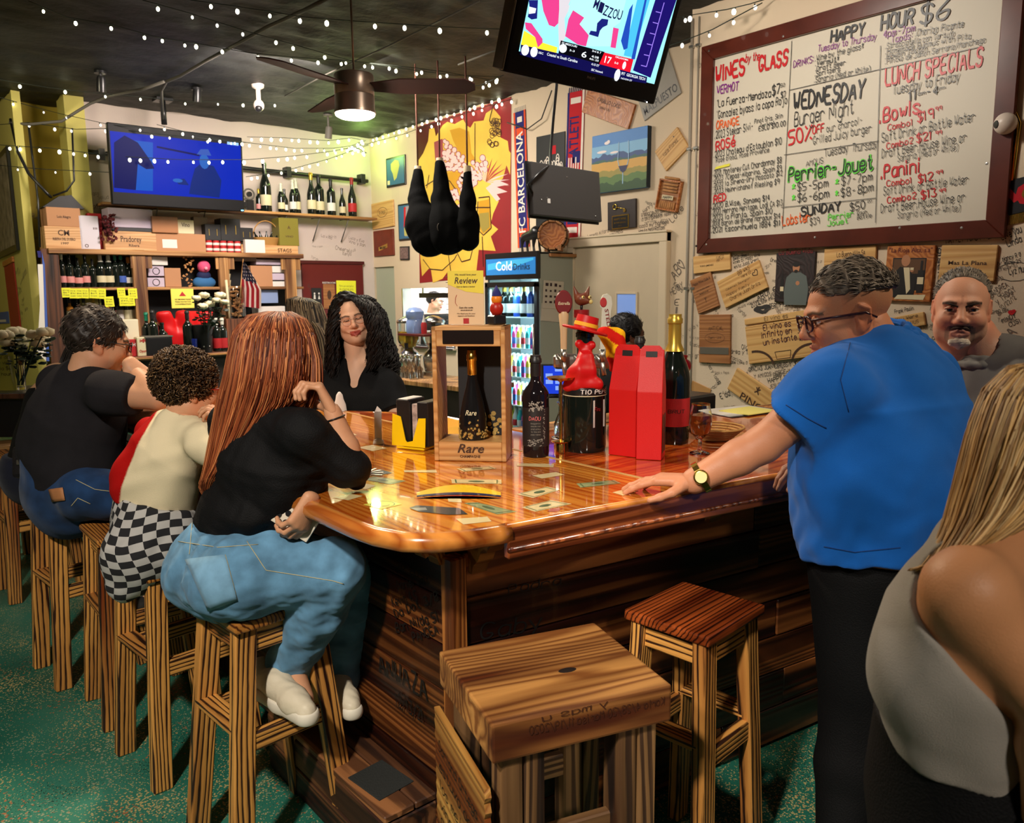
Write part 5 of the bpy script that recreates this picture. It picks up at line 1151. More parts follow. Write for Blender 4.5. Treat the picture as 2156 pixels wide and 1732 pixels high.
# ============================================================ BAR
BTOP=1.07
def bar():
 t=thing('bar_counter','L-shaped wooden bar with a glossy epoxy top, handwriting on its planked base','bar',loc=(1.12,1.6,0))
 rim=[(.88,5.6),(.88,1.62),(.888,1.54),(.912,1.47),(.955,1.42),(1.02,1.388),(1.10,1.37)]
 TOP=wood('amber_epoxy_wood',s2l((240,160,62)),s2l((212,112,24)),s2l((170,100,50)),16,.2,.1,1.,.12,1,5.,(.1,.6));TOP2=wood('red_amber_epoxy_wood',s2l((224,112,40)),s2l((186,66,14)),s2l((150,76,40)),14,.25,.1,1.,.12,0,5.,(.1,.6))
 A=rim+[(1.70,1.276),(1.70,3.24),(1.6,3.36),(1.6,5.6)];B=[(1.704,1.275),(4.84,.78),(4.84,1.76),(1.95,2.22),(1.95,2.88),(1.704,3.235)]
 prism('countertop',TOP,A,.04,t,Mx.Translation((0,0,BTOP-.04)),True);prism('countertop',TOP2,B,.04,t,Mx.Translation((0,0,BTOP-.04)),True)
 box('joint_strip',pal('pale_seam',(190,150,90),rough=.3),(1.696,1.28,BTOP-.001),(1.708,3.2,BTOP+.0015),t,.0005,True)
 ED=wood('edge_wood',s2l((216,140,62)),s2l((164,84,28)),s2l((120,64,28)),4,.3,.22,.6,.05,1,3.,(.0,.7))
 path=[V((x,y,BTOP-.022))for x,y in rim];tube('rounded_edge',ED,path+[V((1.13,1.366,BTOP-.022))],.024,t,10,True)
 tube('inner_edge',ED,[V((x,y,BTOP-.018))for x,y in((1.6,5.6),(1.6,3.36),(1.95,2.88),(1.95,2.22),(4.84,1.76))],.022,t,8,True)
 d=V((3.72,-.588,0)).normalized();n=V((d.y,-d.x,0));o=V((1.12,1.367,0))
 DK=wood('dark_edge_wood',s2l((168,92,48)),s2l((112,52,24)),s2l((110,60,34)),14,.4,.3,.4,.06)
 a=o+V((0,0,BTOP-.028));beam('apron_board',DK,a,a+d*3.74,.03,.058,t,(0,0,1),world=True)if 0 else link('apron_board',boxme(.022,.075,3.72,.004),DK,t,frame(a+d*1.86+n*.006-V((0,0,.016)),d,n),True)
 tube('edge_bead',ED,[a+n*.008+V((0,0,.026)),a+d*3.72+n*.008+V((0,0,.026))],.008,t,8,True);tube('lower_bead',DK,[a+n*.016-V((0,0,.03)),a+d*3.72+n*.016-V((0,0,.03))],.006,t,8,True)
 # base: corner post, rails and boards picked out one by one
 PL=wood('stained_plank',s2l((172,104,50)),s2l((110,56,22)),s2l((60,34,18)),12,.8,.4,.15,.05);PO=wood('post_wood',s2l((190,122,58)),s2l((120,66,28)),s2l((110,64,34)),20,.4,.4,.1,.05)
 box('corner_post',PO,(1.115,1.575,0),(1.165,1.625,.93),t,.004,True);rd=rng(3)
 for r_ in range(7):
  z0=.02+r_*.132;z1=z0+.128;y=1.63
  while y<5.5:
   L_=rd.uniform(.9,1.5);y1=min(y+L_,5.55);off=rd.uniform(0,.004);z1_=min(z1,.93)
   link('plank',boxme(z1_-z0,.02,y1-y-.004,.003),PL,t,frame(((1.135+off),(y+y1)/2,(z0+z1_)/2),(0,1,0),(0,0,1)),True);y=y1
  s_=.05
  while s_<3.68:
   L_=rd.uniform(.8,1.4);s1=min(s_+L_,3.7);c=V((1.12,1.6,0))+d*((s_+s1)/2)+n*(-.01+rd.uniform(0,.004));z1_=min(z1,.93)
   link('plank',boxme(z1_-z0,.02,s1-s_-.004,.003),PL,t,frame((c.x,c.y,(z0+z1_)/2),d,(0,0,1)),True);s_=s1
 box('core',mat('bar_dark_core',(.01,.008,.006),.9),(1.15,2.55,0),(1.55,5.5,BTOP-.045),t,0,True);prism('core',MATS['bar_dark_core'],[(1.17,1.62),(4.82,1.03),(4.82,1.7),(1.9,2.15),(1.55,2.7),(1.17,2.7)],BTOP-.05,t,None,True)
 box('skirt_board',PL,(1.1,1.66,0),(1.128,5.5,.1),t,.003,True)
 # scroll brackets
 BR=wood('bracket_wood',s2l((176,128,70)),s2l((120,76,34)),None,18,0,.4,.1,.08)
 sc=[(0,0),(0,-.12),(-.018,-.12),(-.025,-.10),(-.045,-.085),(-.06,-.092),(-.075,-.075),(-.085,-.05),(-.12,-.04),(-.15,-.045),(-.175,-.03),(-.2,0)]
 for y in(1.66,2.6,3.6):prism('bracket',BR,sc,.045,t,basis((1.125,y,BTOP-.042),(1,0,0),(0,0,1)),True)
 sc2=[(0,0),(0,-.13),(-.02,-.13),(-.03,-.105),(-.055,-.085),(-.07,-.06),(-.1,-.05),(-.13,-.02),(-.13,0)]
 for s_ in(.06,.9,1.8):c=V((1.12,1.6,BTOP-.06))+d*s_;prism('bracket',BR,sc2,.045,t,basis(c,-n,(0,0,1)),True)
 # marker writing on the base
 Ml=basis((1.1215,0,0),(0,-1,0),(0,0,1));k=Ink(Ml);q=lambda px,py:pu(Ml,px,py);IB=mat('black_ink',(.006,.005,.005),.5)
 for tx,a,b,h in(('Mario',(838,1206),(880,1182),14),('SOL',(868,1218),(892,1208),14),('Daniel Walt',(838,1240),(906,1228),16),('Kevin 4.5',(828,1275),(880,1262),18),('Da Dot 3/8',(834,1300),(925,1262),16),('Ban Nilda 51',(836,1330),(925,1306),18),('PANGEA',(872,1352),(924,1332),18),('ANWAZA',(800,1415),(900,1470),40),('12/13/21',(835,1485),(892,1520),26)):
  p,r2=q(*a),q(*b);k.write(tx,p,r2,abs(q(a[0],a[1]-h)[1]-p[1]),IB,.4,R,.3)
 k.done(t)
 Mf=basis(V((1.12,1.6,0))+n*.0045,d,(0,0,1));k=Ink(Mf);q=lambda px,py:pu(Mf,px,py)
 for tx,a,b,h in(('Gaby',(1010,1345),(1140,1322),34),('Padra',(1070,1250),(1180,1230),20)):p,r2=q(*a),q(*b);k.write(tx,p,r2,abs(q(a[0],a[1]-h)[1]-p[1]),IB,.3,R,.3)
 k.done(t)
 # notes and cards sealed in the top
 GRN,CR,YC=pal('banknote_green',(150,160,110),rough=.5,coat=1),pal('card_cream',(226,206,150),rough=.5,coat=1),pal('sticker_yellow',(240,226,90),rough=.5,coat=1)
 DG=pal('note_ink',(84,104,66),rough=.5,coat=1);BKc=mat('print_black',(.02,.018,.016),.4,coat=1.)
 Mt=Mx.Translation((0,0,BTOP));qt=lambda x,y:pu(Mt,640+x/2.695,840+y/2.695)
 def quad(pts):return[qt(*p)for p in pts]
 for nm,m,pts in(('banknote',GRN,[(905,590),(1095,655),(1210,640),(985,587)]),('banknote',CR,[(1205,540),(1300,562),(1455,515),(1380,498)]),('banknote',GRN,[(1545,480),(1570,503),(1800,478),(1760,460)]),('banknote',CR,[(1235,615),(1310,640),(1520,595),(1400,575)]),('banknote',CR,[(835,455),(840,478),(1120,482),(1120,458)]),
  ('banknote',GRN,[(330,455),(490,485),(580,465),(400,440)]),('banknote',CR,[(865,395),(905,412),(1095,395),(1060,382)]),('card',CR,[(1750,530),(1810,548),(1900,520),(1850,505)]),('card',CR,[(860,680),(905,712),(1065,695),(1040,668)]),('card',CR,[(1295,435),(1350,452),(1480,430),(1430,415)]),('card',CR,[(310,500),(350,513),(410,492),(350,480)]),('card',CR,[(300,275),(390,296),(470,280),(390,260)]),
  ('card',CR,[(565,405),(570,415),(755,418),(750,402)]),('card',pal('card_red',(170,60,40),rough=.5,coat=1),[(1380,640),(1440,638),(1470,620),(1400,622)]),('card',BKc,[(345,420),(420,432),(505,420),(430,398)]),('card',CR,[(238,200),(262,212),(300,205),(285,196)]),('card',CR,[(160,560),(250,575),(335,550),(270,540)]),('sticker',YC,[(335,600),(440,625),(558,597),(450,570)]),('card',CR,[(815,560),(820,583),(895,588),(890,562)]),('card',CR,[(1210,365),(1208,380),(1415,388),(1420,368)])):
  pts=quad(pts);cx=sum(p[0]for p in pts)/4;cy=sum(p[1]for p in pts)/4;o_=flat(nm,m,[pts],t,Mt,True,lift=.0008)
  if nm=='banknote':
   s4=lambda f_:[(cx+(p[0]-cx)*f_,cy+(p[1]-cy)*f_)for p in pts];a8,b8=s4(.86),s4(.8);flat('note_border',DG,[[a8[i],a8[(i+1)%4],b8[(i+1)%4],b8[i]]for i in range(4)]+[[(cx+(pts[0][0]-cx)*u+(pts[1][0]-cx)*v_,cy+(pts[0][1]-cy)*u+(pts[1][1]-cy)*v_)for u,v_ in[(.25*math.cos(a),.25*math.sin(a))for a in[k_*.785 for k_ in range(8)]]]],t,Mt,True,lift=.0013)
  if nm=='sticker':
   f2=lambda u,v_:(cx+(pts[2][0]-pts[0][0])*u*.5+(pts[1][0]-pts[3][0])*v_*.5,cy+(pts[2][1]-pts[0][1])*u*.5+(pts[1][1]-pts[3][1])*v_*.5);kk=Ink(Mt)
   kk.path(DG,[f2(.62*math.cos(a*.4),.62*math.sin(a*.4))for a in range(17)],.0025);kk.path(BKc,[f2(.4*math.cos(a*.2+.4),.4*math.sin(a*.2+.4))for a in range(12)],.003);kk.done(t,'smile')
 for c_,off in((pal('flag_yellow',(250,208,30),rough=.4,coat=1),0),(pal('flag_navy',(28,34,80),rough=.4,coat=1),1),(pal('flag_red',(190,30,24),rough=.4,coat=1),2)):
  up=[(640+i*53,530+off*18-[30,18][off>0]*math.sin(i/9*3.14)-(14 if off==0 else 0)*math.sin(i/9*3.14))for i in range(10)];lo=[(x,548+off*8-12*math.sin((x-640)/477*3.14))for x,y in up[::-1]]
  flat('arched_sticker',c_,[quad(up+lo)],t,Mt,True,lift=.0008+.0004*off)
 sh=[(598,618),(640,605),(760,612),(880,620),(930,655),(820,658),(650,640)];flat('shoe_sticker',BKc,[quad(sh)],t,Mt,True,lift=.0014);flat('shoe_sticker',pal('sticker_grey',(150,148,140),rough=.4,coat=1),[quad([(600,622),(690,618),(700,632),(640,636)])],t,Mt,True,lift=.0018)
bar()
# ============================================================ STOOLS
BURN=wood('scorched_pine',s2l((222,158,78)),s2l((48,20,7)),s2l((140,84,44)),30,.2,.5,.05,.09,2,5.,(.18,.5));BURNR=wood('scorched_red_seat',s2l((176,84,34)),s2l((50,16,6)),s2l((100,44,20)),34,.4,.35,.2,.05,0,5.,(.1,.5));BURNS=wood('scorched_pine_seat',s2l((214,146,66)),s2l((90,42,14)),s2l((130,80,40)),28,.4,.4,.15,.05,1,5.,(.15,.5))
def stool(label,x,y,rz,seat=BURNS,h=.75,w_=.29,d_=.27,group='scorched wooden bar stools',splay=(.045,.03)):
 t=thing('bar_stool',label,'stool',group,(x,y,0),rz);zs=h-.028
 link('seat',boxme(w_+.03,d_+.03,.028,.006,2),seat,t,Mx.Translation((0,0,h-.014)));lg={}
 for sx in(-1,1):
  for sy in(-1,1):
   top=V((sx*(w_/2-.025),sy*(d_/2-.02),zs));bot=V((sx*(w_/2-.025+splay[0]),sy*(d_/2-.02+splay[1]),0));lg[sx,sy]=(top,bot);beam('leg',BURN,bot,top,.062,.038,t,(1,0,0),.004)
 at=lambda s_,z:s_[1].lerp(s_[0],z/zs)
 for sy in(-1,1):
  z=h-.065;beam('apron',BURN,at(lg[-1,sy],z),at(lg[1,sy],z),.07,.022,t,(0,0,1));a,b=at(lg[-1,sy],.40),at(lg[1,sy],.40);beam('footrest',BURN,a,b,.055,.03,t,(0,0,1))
 for sx in(-1,1):
  z=h-.065;beam('apron',BURN,at(lg[sx,-1],z),at(lg[sx,1],z),.07,.022,t,(0,0,1));a,b=at(lg[sx,-1],.44),at(lg[sx,1],.44);beam('footrest',BURN,a,b,.022,.062,t,(0,0,1))
 return t
r15=math.radians
stool('scorched pine bar stool under the auburn-haired girl',.83,2.12,r15(4),h=.745,w_=.25,d_=.25,splay=(.07,.04));stool('scorched pine bar stool under the curly-haired boy',.79,2.74,r15(6),d_=.29,h=.73)
stool('empty scorched pine bar stool between the boy and the charcoal tee man',.78,3.22,r15(-1),d_=.28,h=.73);stool('scorched pine bar stool under the man in the charcoal tee',.69,3.70,r15(6),h=.73);stool('scorched pine bar stool under the bare-shouldered woman',.70,4.90,r15(4),h=.78)
stool('empty dark red scorched stool standing beyond the thick block table',1.69,1.25,r15(5),BURNR,.75,.26,.23,splay=(.03,.03))
def writing_on(parent,M,items,m,jit=.3):
 k=Ink(M)
 for tx,a,b,h in items:p,q=pu(M,*a),pu(M,*b);k.write(tx,p,q,h,m,.35,R,jit)
 k.done(parent)
IB=MATS['black_ink']
sr=[o for o in bpy.data.objects if o.name.startswith('bar_stool')][-1]
lm=sr.matrix_basis;fw=(lm.to_3x3()@V((0,-1,0)));lp=lm@V((-.11+.0,-.15,.5))
def block():
 t=thing('block_table','low thick-topped square block stool of knotty wood with marker writing','stool',None,(1.158,1.255,0),math.radians(-18));h=.75;W_,D_=.42,.36
 WD=wood('knotty_block_wood',s2l((190,134,70)),s2l((128,76,32)),s2l((120,80,48)),11,.3,.55,.05,.1,0,7.,(.1,.7));PW=wood('grey_post_wood',s2l((160,120,74)),s2l((80,54,32)),s2l((90,66,44)),18,.5,.6,0,.06)
 link('top',boxme(W_,D_,.085,.006,2),WD,t,Mx.Translation((0,0,h-.043)));lathe('knot',mat('knot_dark',(.012,.006,.004),.7),[(0,.0006),(.012,.0006),(.014,0)],t,Mx.Translation((.03,-.03,h))@Mx.Diagonal((1.6,.8,1,1)),14)
 for x in(-1,1):
  for y in(-1,1):
   for k in(0,1):link('leg',boxme(.048,.07,h-.085,.01,2),PW,t,Mx.Translation((x*(W_/2-.05)+(-x*.05 if k else 0),y*(D_/2-.05),(h-.085)/2)))
 for y in(-1,1):link('stretcher',boxme(.06,.025,W_-.1,.004),PW,t,frame((0,y*(D_/2-.06),.42),(1,0,0),(0,0,1)))
 # wine-crate end panel fixed to the left side
 CR=wood('crate_pine',s2l((220,168,86)),s2l((176,120,54)),s2l((130,84,40)),20,.5,.5,.05,.06,0,5.,(.1,.7));n=16;xs=[-.17+.34*i/n for i in range(n+1)]
 hp=[(-.175,-.2),(-.175,.2)];zig=lambda x,s_:[(x+(s_*.004 if i%2 else-s_*.004),-.2+.4*i/24)for i in range(25)]
 Mp=Mx.Translation((-W_/2-.002,0,.41))@basis((0,0,0),(0,-1,0),(0,0,1));poly=zig(.175,1)+zig(-.175,1)[::-1];o=prism('crate_panel',CR,poly,.014,t,Mp);Mw=lm0=t.matrix_basis@Mp
 k=Ink(Mw@Mx.Translation((0,0,.0145)))
 for i,tx in enumerate(('Dorland Ortega','estuvo aqui','los mejores','vinos Happy','Salud 2022')):k.write(tx,(-.14,.11-i*.05),(.13,.105-i*.05),.026,IB,.3,R,.35)
 k.done(t)
 k=Ink(t.matrix_basis@Mx.Translation((0,-D_/2,h-.045))@basis((0,0,0),(-1,0,0),(0,0,-1)));WI=mat('brown_ink',(.05,.015,.008),.5);k.M=t.matrix_basis@basis((0,-D_/2-.0005,h-.045),(1,0,0),(0,0,1))
 k.write('Karla 4/28/20 Marisa 11/19/2020',(.19,.004),(-.13,.006),-.018,WI,.3,R,.35);k.write('y mas u',(.05,.03),(-.1,.03),-.015,WI,.3,R,.35);k.done(t)
block()
def crate_step():
 t=thing('wooden_step','old plank step box with a black rubber patch at the foot of the bar','step',None,(1.06,2.08,0));OW=wood('old_brown_plank',s2l((150,98,56)),s2l((90,54,28)),s2l((80,54,36)),14,.6,.6,0,.06,1)
 for i in range(2):link('plank',boxme(.095,.78,.022,.004),OW,t,Mx.Translation((-.05+i*.098,0,.215)))
 for i,z in enumerate((.05,.15)):link('side_board',boxme(.02,.76,.095,.004),OW,t,Mx.Translation((-.085,0,z)))
 for y in(-.38,.38):link('end_board',boxme(.16,.02,.2,.004),OW,t,Mx.Translation((.0,y,.1)))
 link('rubber_patch',boxme(.12,.15,.004,.001),mat('black_rubber',(.018,.02,.018),.8,bump=.3,bscale=200),t,Mx.Translation((-.02,-.24,.228))@Mx.Rotation(.1,4,'Z'))
crate_step()
o=thing('timber_offcut','short pale timber offcut on the floor beside the plank step','wood',None,onz(898,1715,0));link('block',boxme(.07,.05,.16,.006,2),BR_ if 0 else MATS['bracket_wood'],o,Mx.Translation((0,0,.08)))
# ============================================================ THINGS ON WALLS
WDL=wood('pale_crate_wood',s2l((212,168,104)),s2l((190,140,78)),None,12,0,.55,0,.06,0,5.,(.0,.8));WDD=wood('dark_crate_wood',s2l((166,112,64)),s2l((138,86,46)),None,12,0,.55,0,.06,0,5.,(.0,.9));BRN=mat('branded_ink',(.06,.025,.012),.6)
def plaque(name,label,cat,M,px,m,t=.02,bev=.003,group=None):
 """board hung on the plane M; px = corners in the photograph (lower left, lower right, upper right, upper left)"""
 u=[pu(M,*p)for p in px];c=V((sum(a[0]for a in u)/4,sum(a[1]for a in u)/4));a=(V(u[1])-V(u[0])+V(u[2])-V(u[3]))/2;b=(V(u[3])-V(u[0])+V(u[2])-V(u[1]))/2
 an=math.atan2(a.y,a.x);w_,h=a.length,b.length;W=M@Mx.Translation((c.x,c.y,0))@Mx.Rotation(an,4,'Z');o=thing(name,label,cat,group);o.matrix_basis=W
 link('board',boxme(w_,h,t,bev),m,o,Mx.Translation((0,0,t/2)));o['w']=w_;del o['w']
 return o,w_,h,t
def mark(o,items,t,m=None,bold=.3,jit=.15):
 k=Ink(o.matrix_basis@Mx.Translation((0,0,t)))
 for tx,x0,y0,x1,y1,h in items:k.write(tx,(x0,y0),(x1,y1),h,m or BRN,bold,R,jit)
 k.done(o)
def printed(o,items,t,m=None):
 for tx,x,y,h,w_ in items:font(tx,h,m or BRN,Mx.Translation((x,y,t)),o,w=w_)
MR=wallM(x=XR-.002);MM=wallM(x=XM-.002)
o,w_,h,t=plaque('wine_plaque','small pale wood plaque with signatures hanging highest below the menu frame','plaque',MR,[(1464,576),(1541,568),(1540,529),(1462,541)],WDL);mark(o,[('Carlo',.05,.02,.11,.04,.018),('Martin',.05,.0,.11,.02,.018)],t);printed(o,[('TORO JIMENEZ',-.04,-.02,.012,.12)],t)
o,w_,h,t=plaque('wine_plaque','darker brown tilted wood plaque beside the conduit with a printed toast','plaque',MR,[(1473,662),(1518,643),(1498,573),(1456,590)],WDD);printed(o,[('Happy Wine Calle 8',0,.08,.02,.16),('con mucho amor',0,.03,.012,.12),('salud',0,-.0,.012,.08),('Y',0,-.07,.04,.02)],t)
o,w_,h,t=plaque('wine_plaque','pale rectangular wood plaque tilted upward with handwritten dedication','plaque',MR,[(1530,650),(1620,604),(1600,548),(1513,592)],WDL);mark(o,[('BB WAS',.0,.07,.1,.07,.03),('Here 22',.02,.04,.1,.04,.022),('Cabernet Sauvignon',-.13,.01,.08,.01,.014),('Happy family',-.14,-.03,.06,-.03,.02),('Charlie Juan Ortiz',-.12,-.07,.14,-.06,.026),('~',.12,-.0,.16,.02,.04)],t)
DK=wood('print_dark_board',s2l((46,30,30)),s2l((32,22,22)),None,10,0,.5)
def figure_print(o,t,cx,cy,s,robe,skin,hair,bottle=False):
 f=lambda pts:[(cx+x*s,cy+y*s)for x,y in pts];T0=t
 flat('print_robe',robe,[f([(-.5,-1),(.55,-1),(.62,-.3),(.5,.25),(.2,.42),(-.2,.42),(-.45,.2),(-.55,-.4)])],o,Mx.Translation((0,0,T0+.0006)));flat('print_face',skin,[f(circ(0,.62,.17,14,.22))]+[f(circ(.1,-.05,.1,8))],o,Mx.Translation((0,0,T0+.001)))
 flat('print_hair',hair,[f(circ(0,.76,.19,12,.11)),f(circ(0,.46,.1,10,.07))],o,Mx.Translation((0,0,T0+.0014)))
SKP=pal('print_skin',(176,120,84),rough=.6);BKP=mat('print_ink_black',(.012,.01,.01),.5)
o,w_,h,t=plaque('wine_print','dark framed print of a robed man holding a bottle, red lettering above','print',MR,[(1633,636),(1716,636),(1719,530),(1638,532)],DK,.018)
figure_print(o,t,.01,-.03,.15,pal('robe_grey',(92,100,96),rough=.7),SKP,BKP);mark(o,[('La Buena Vida',-.12,.15,.12,.155,.03)],t+.001,pal('print_red',(120,30,34),rough=.5),.5);flat('print_bottle',BKP,[rect(-.1,-.13,-.075,-.01),rect(-.092,-.01,-.083,.03)],o,Mx.Translation((0,0,t+.001)))
flat('print_label',pal('print_cream',(214,198,160),rough=.6),[rect(-.1,-.09,-.075,-.06)],o,Mx.Translation((0,0,t+.0016)))
o,w_,h,t=plaque('wine_plaque','pale wood plaque with script branding, above the blue-shirted man\'s head','plaque',MR,[(1736,578),(1845,570),(1848,518),(1740,521)],WDL);mark(o,[('La Buena Villa SA',-.08,.02,.1,.025,.03)],t,None,.4)
PC=wood('poster_frame_wood',s2l((186,116,58)),s2l((158,88,40)),None,10,0,.4)
o,w_,h,t=plaque('wine_poster','framed orange wine poster of a bald man raising a glass beside a bottle','poster',MR,[(1864,632),(1962,636),(1972,516),(1870,518)],PC,.022)
flat('picture_field',BKP,[rect(-w_*.35,-h*.3,w_*.35,h*.28)],o,Mx.Translation((0,0,t+.0006)));CRM=MATS['print_cream'];Z=lambda k:Mx.Translation((0,0,t+.0006+.0004*k))
flat('picture_wall',pal('print_brown',(92,60,34),rough=.6),[rect(-w_*.33,0,w_*.33,h*.26)],o,Z(1));flat('print_coat',BKP,[[(-.1,-.14),(.04,-.14),(.05,-.04),(0,.03),(-.05,.04),(-.1,-.02)]],o,Z(2));flat('print_face',SKP,[circ(-.02,.075,.026,14,.034),circ(.02,.02,.012,8)],o,Z(3));flat('print_shirt',CRM,[[(-.03,.035),(.005,.035),(.02,-.09),(-.0,-.12)],[(-.07,-.15),(.1,-.15),(.11,-.12),(-.05,-.125)]],o,Z(4));flat('print_bottle',BKP,[rect(.055,-.11,.09,.02),rect(.066,.02,.079,.075)],o,Z(5));flat('print_label',CRM,[rect(.055,-.06,.09,-.02),rect(.01,.02,.03,.035)],o,Z(6))
printed(o,[('"La Rioja Alta, s.a"',0,h*.38,.026,w_*.9),('VINOS FINOS',0,-h*.44,.024,w_*.7)],t,pal('poster_maroon',(92,26,24),rough=.5))
o,w_,h,t=plaque('wine_plaque','large pale wood plaque with serif name above the frowning man\'s head','plaque',MR,[(1980,590),(2096,592),(2103,516),(1984,516)],WDL);printed(o,[('Mas La Plana',0,-.01,.022,.2)],t)
o,w_,h,t=plaque('wine_plaque','upright wood plaque with an oval drawing and a grey metal band','plaque',MR,[(1474,763),(1539,765),(1542,662),(1476,662)],WDD);box('metal_band',pal('zinc_band',(140,134,124),rough=.35,metal=.7),(-w_/2+.01,-.11,t),(w_/2-.01,-.06,t+.003),o);mark(o,[('ANTICAL',-.05,.06,.08,.065,.03),('Cheers & Love',-.05,.0,.06,.005,.02)],t);k=Ink(o.matrix_basis@Mx.Translation((0,0,t)));k.path(BRN,circ(.005,.008,.085,24,.035)+[(.09,.008)],.002);k.write('1',(-.07,-.1),(-.06,-.1),.03,BRN,.5);k.done(o)
o,w_,h,t=plaque('wine_plaque','large wood crate side reading el vino es infinito en un instante','plaque',MR,[(1578,766),(1722,748),(1735,662),(1574,688)],WDL,.02);mark(o,[('El vino es',-.13,.085,.08,.088,.04),('infinito en',-.15,.035,.08,.04,.04),('un instante..',-.14,-.015,.14,-.008,.04),('salud',.15,-.02,.16,.09,.03)],t,mat('violet_brown_ink',s2l((62,22,40)),.5),.45)
k=Ink(o.matrix_basis@Mx.Translation((0,0,t)))
for cx,cy,a0,a1 in((-.22,-.16,.1,1.7),(.2,-.16,1.2,2.9)):k.path(BRN,[(cx+.14*math.cos(a0+(a1-a0)*i/12),cy+.14*math.sin(a0+(a1-a0)*i/12)*.8)for i in range(13)],.016)
k.path(BRN,[(-.05,-.12),(.05,-.12),(.06,-.07),(-.06,-.07),(-.05,-.12)],.004);k.done(o)
o,w_,h,t=plaque('wine_plaque','narrow wood strip fixed just above the large infinito plaque','plaque',MR,[(1571,684),(1716,664),(1712,650),(1570,672)],WDL,.018);mark(o,[('El vino es',-.1,-.012,.08,-.012,.03)],t)
o,w_,h,t=plaque('wine_plaque','long wood crate lid leaning diagonally on the counter, printed PINOT','plaque',MR,[(1575,905),(1640,838),(1558,777),(1533,815)],WDL,.02)if 0 else plaque('wine_plaque','long wood crate lid leaning diagonally on the counter, printed PINO','plaque',MR,[(1533,815),(1640,893),(1672,850),(1556,776)],WDL,.02);printed(o,[('PINO',-.02,-.09,.05,.2)],t);mark(o,[('*',-.05,.0,.02,.0,.06)],t)
o,w_,h,t=plaque('wine_plaque','thin pale wood plaque between the blue-shirted and the frowning man','plaque',MR,[(1882,696),(1950,684),(1948,656),(1882,668)],WDL);mark(o,[('You Were',-.07,.01,.06,.015,.02),('loved IIUS',-.07,-.025,.06,-.02,.02)],t)
o,w_,h,t=plaque('cardboard_flap','brown cardboard corner flap leaning on the wall behind the beer glass','cardboard',MR,[(1452,845),(1498,850),(1488,825),(1455,792)],pal('cardboard',(176,130,76),rough=.8),.006)
o,w_,h,t=plaque('wood_sign','tilted orange wood sign with brand lettering just below the large television','sign',MM,[(1232,238),(1322,271),(1345,222),(1238,186)],PC,.025);printed(o,[('CABALLO LOCO',0,.03,.035,.3),('GRAND CRU',-.03,-.02,.02,.14)],t)
GP_=pal('grey_panel',(150,144,134),rough=.5,var=.05)
o,w_,h,t=plaque('sign','large grey tilted panel reading MALPUESTO beside the large television','sign',MM,[(1368,249),(1440,190),(1400,95),(1318,160)],GP_,.012);printed(o,[('MALPUESTO',0,-h*.42,.07,w_*.9)],t,mat('sign_black',(.02,.02,.02),.4))
o,w_,h,t=plaque('vineyard_canvas','canvas print of a wine glass before vineyards and blue hills','picture',MM,[(1258,408),(1372,394),(1369,266),(1250,290)],pal('canvas_sky',(66,130,200),rough=.5),.05);zz=lambda k:Mx.Translation((0,0,t+.0005+.0005*k));C_=lambda n_,c:pal(n_,c,rough=.5)
rd=rng(5)
def band(y0,y1,am,m,k,f=9):pts=[(-w_/2+w_*i/24,y1+am*math.sin(i*.9+f)*.6+am*rd.uniform(-.6,.6))for i in range(25)];flat('print_band',m,[[(-w_/2,y0)]+[(w_/2,y0)]+pts[::-1]],o,zz(k))
band(.0,h*.30,.0,C_('sky_low',(120,176,216)),0);band(-h*.5,h*.13,.016,C_('hill_far',(40,74,130)),1);band(-h*.5,h*.05,.012,C_('hill_mid',(46,92,84)),2,4);band(-h*.5,h*.01,.003,C_('field_gold',(206,158,72)),3);band(-h*.5,-h*.14,.01,C_('field_olive',(150,138,62)),4);band(-h*.5,-h*.24,.014,C_('field_green',(84,118,60)),5);band(-h*.5,-h*.36,.02,C_('field_dark',(40,76,40)),6)
flat('print_cloud',C_('cloud_white',(236,226,226)),[circ(-.14,.17,.03,12,.014),circ(-.12,.178,.02,10,.016),circ(-.2,.1,.06,12,.012),circ(-.05,.08,.05,12,.01)],o,zz(7))
gl=C_('print_glass',(150,186,214));flat('print_glass',gl,[[(.0,.16),(.008,.16),(.0,.0),(.03,-.08),(.022,-.085),(-.008,0)],[(.12,.16),(.112,.16),(.118,0),(.088,-.08),(.096,-.085),(.126,0)],rect(.052,-.2,.062,-.1)],o,zz(8));flat('print_wine',C_('print_wine',(26,26,78)),[[(.005,-.045),(.115,-.045),(.09,-.09),(.06,-.105),(.03,-.09)]],o,zz(9))
box('canvas_edge',C_('canvas_edge',(26,40,52)),(w_/2-.001,-h/2,0),(w_/2+.001,h/2,t),o)
o,w_,h,t=plaque('wood_sign','small tilted wood crate sign with script name beside the vineyard canvas','sign',MM,[(1403,362),(1451,312),(1430,265),(1383,318)],WDL,.02);mark(o,[('Valle Flores',-.09,.0,.09,.005,.035)],t);box('nail',BLACKP,(.07,.06,t),(.08,.07,t+.004),o)
o,w_,h,t=plaque('cork_board','wooden framed panel filled with horizontal and upright wine corks','decoration',MM,[(1386,440),(1430,448),(1440,382),(1392,376)],WDD,.015);CK=pal('cork',(178,128,80),rough=.8,var=.2,vscale=30)
for i in range(5):link('cork',bm2me(tube_bm([(-.07,.14-.026*i,t+.008),(.08,.138-.026*i,t+.008)],.011,7)),CK,o,smooth=True)
for i in range(8):link('cork',bm2me(tube_bm([(-.075+.021*i,-.125,t+.008),(-.073+.021*i,-.05,t+.008)],.009,7)),CK,o,smooth=True)
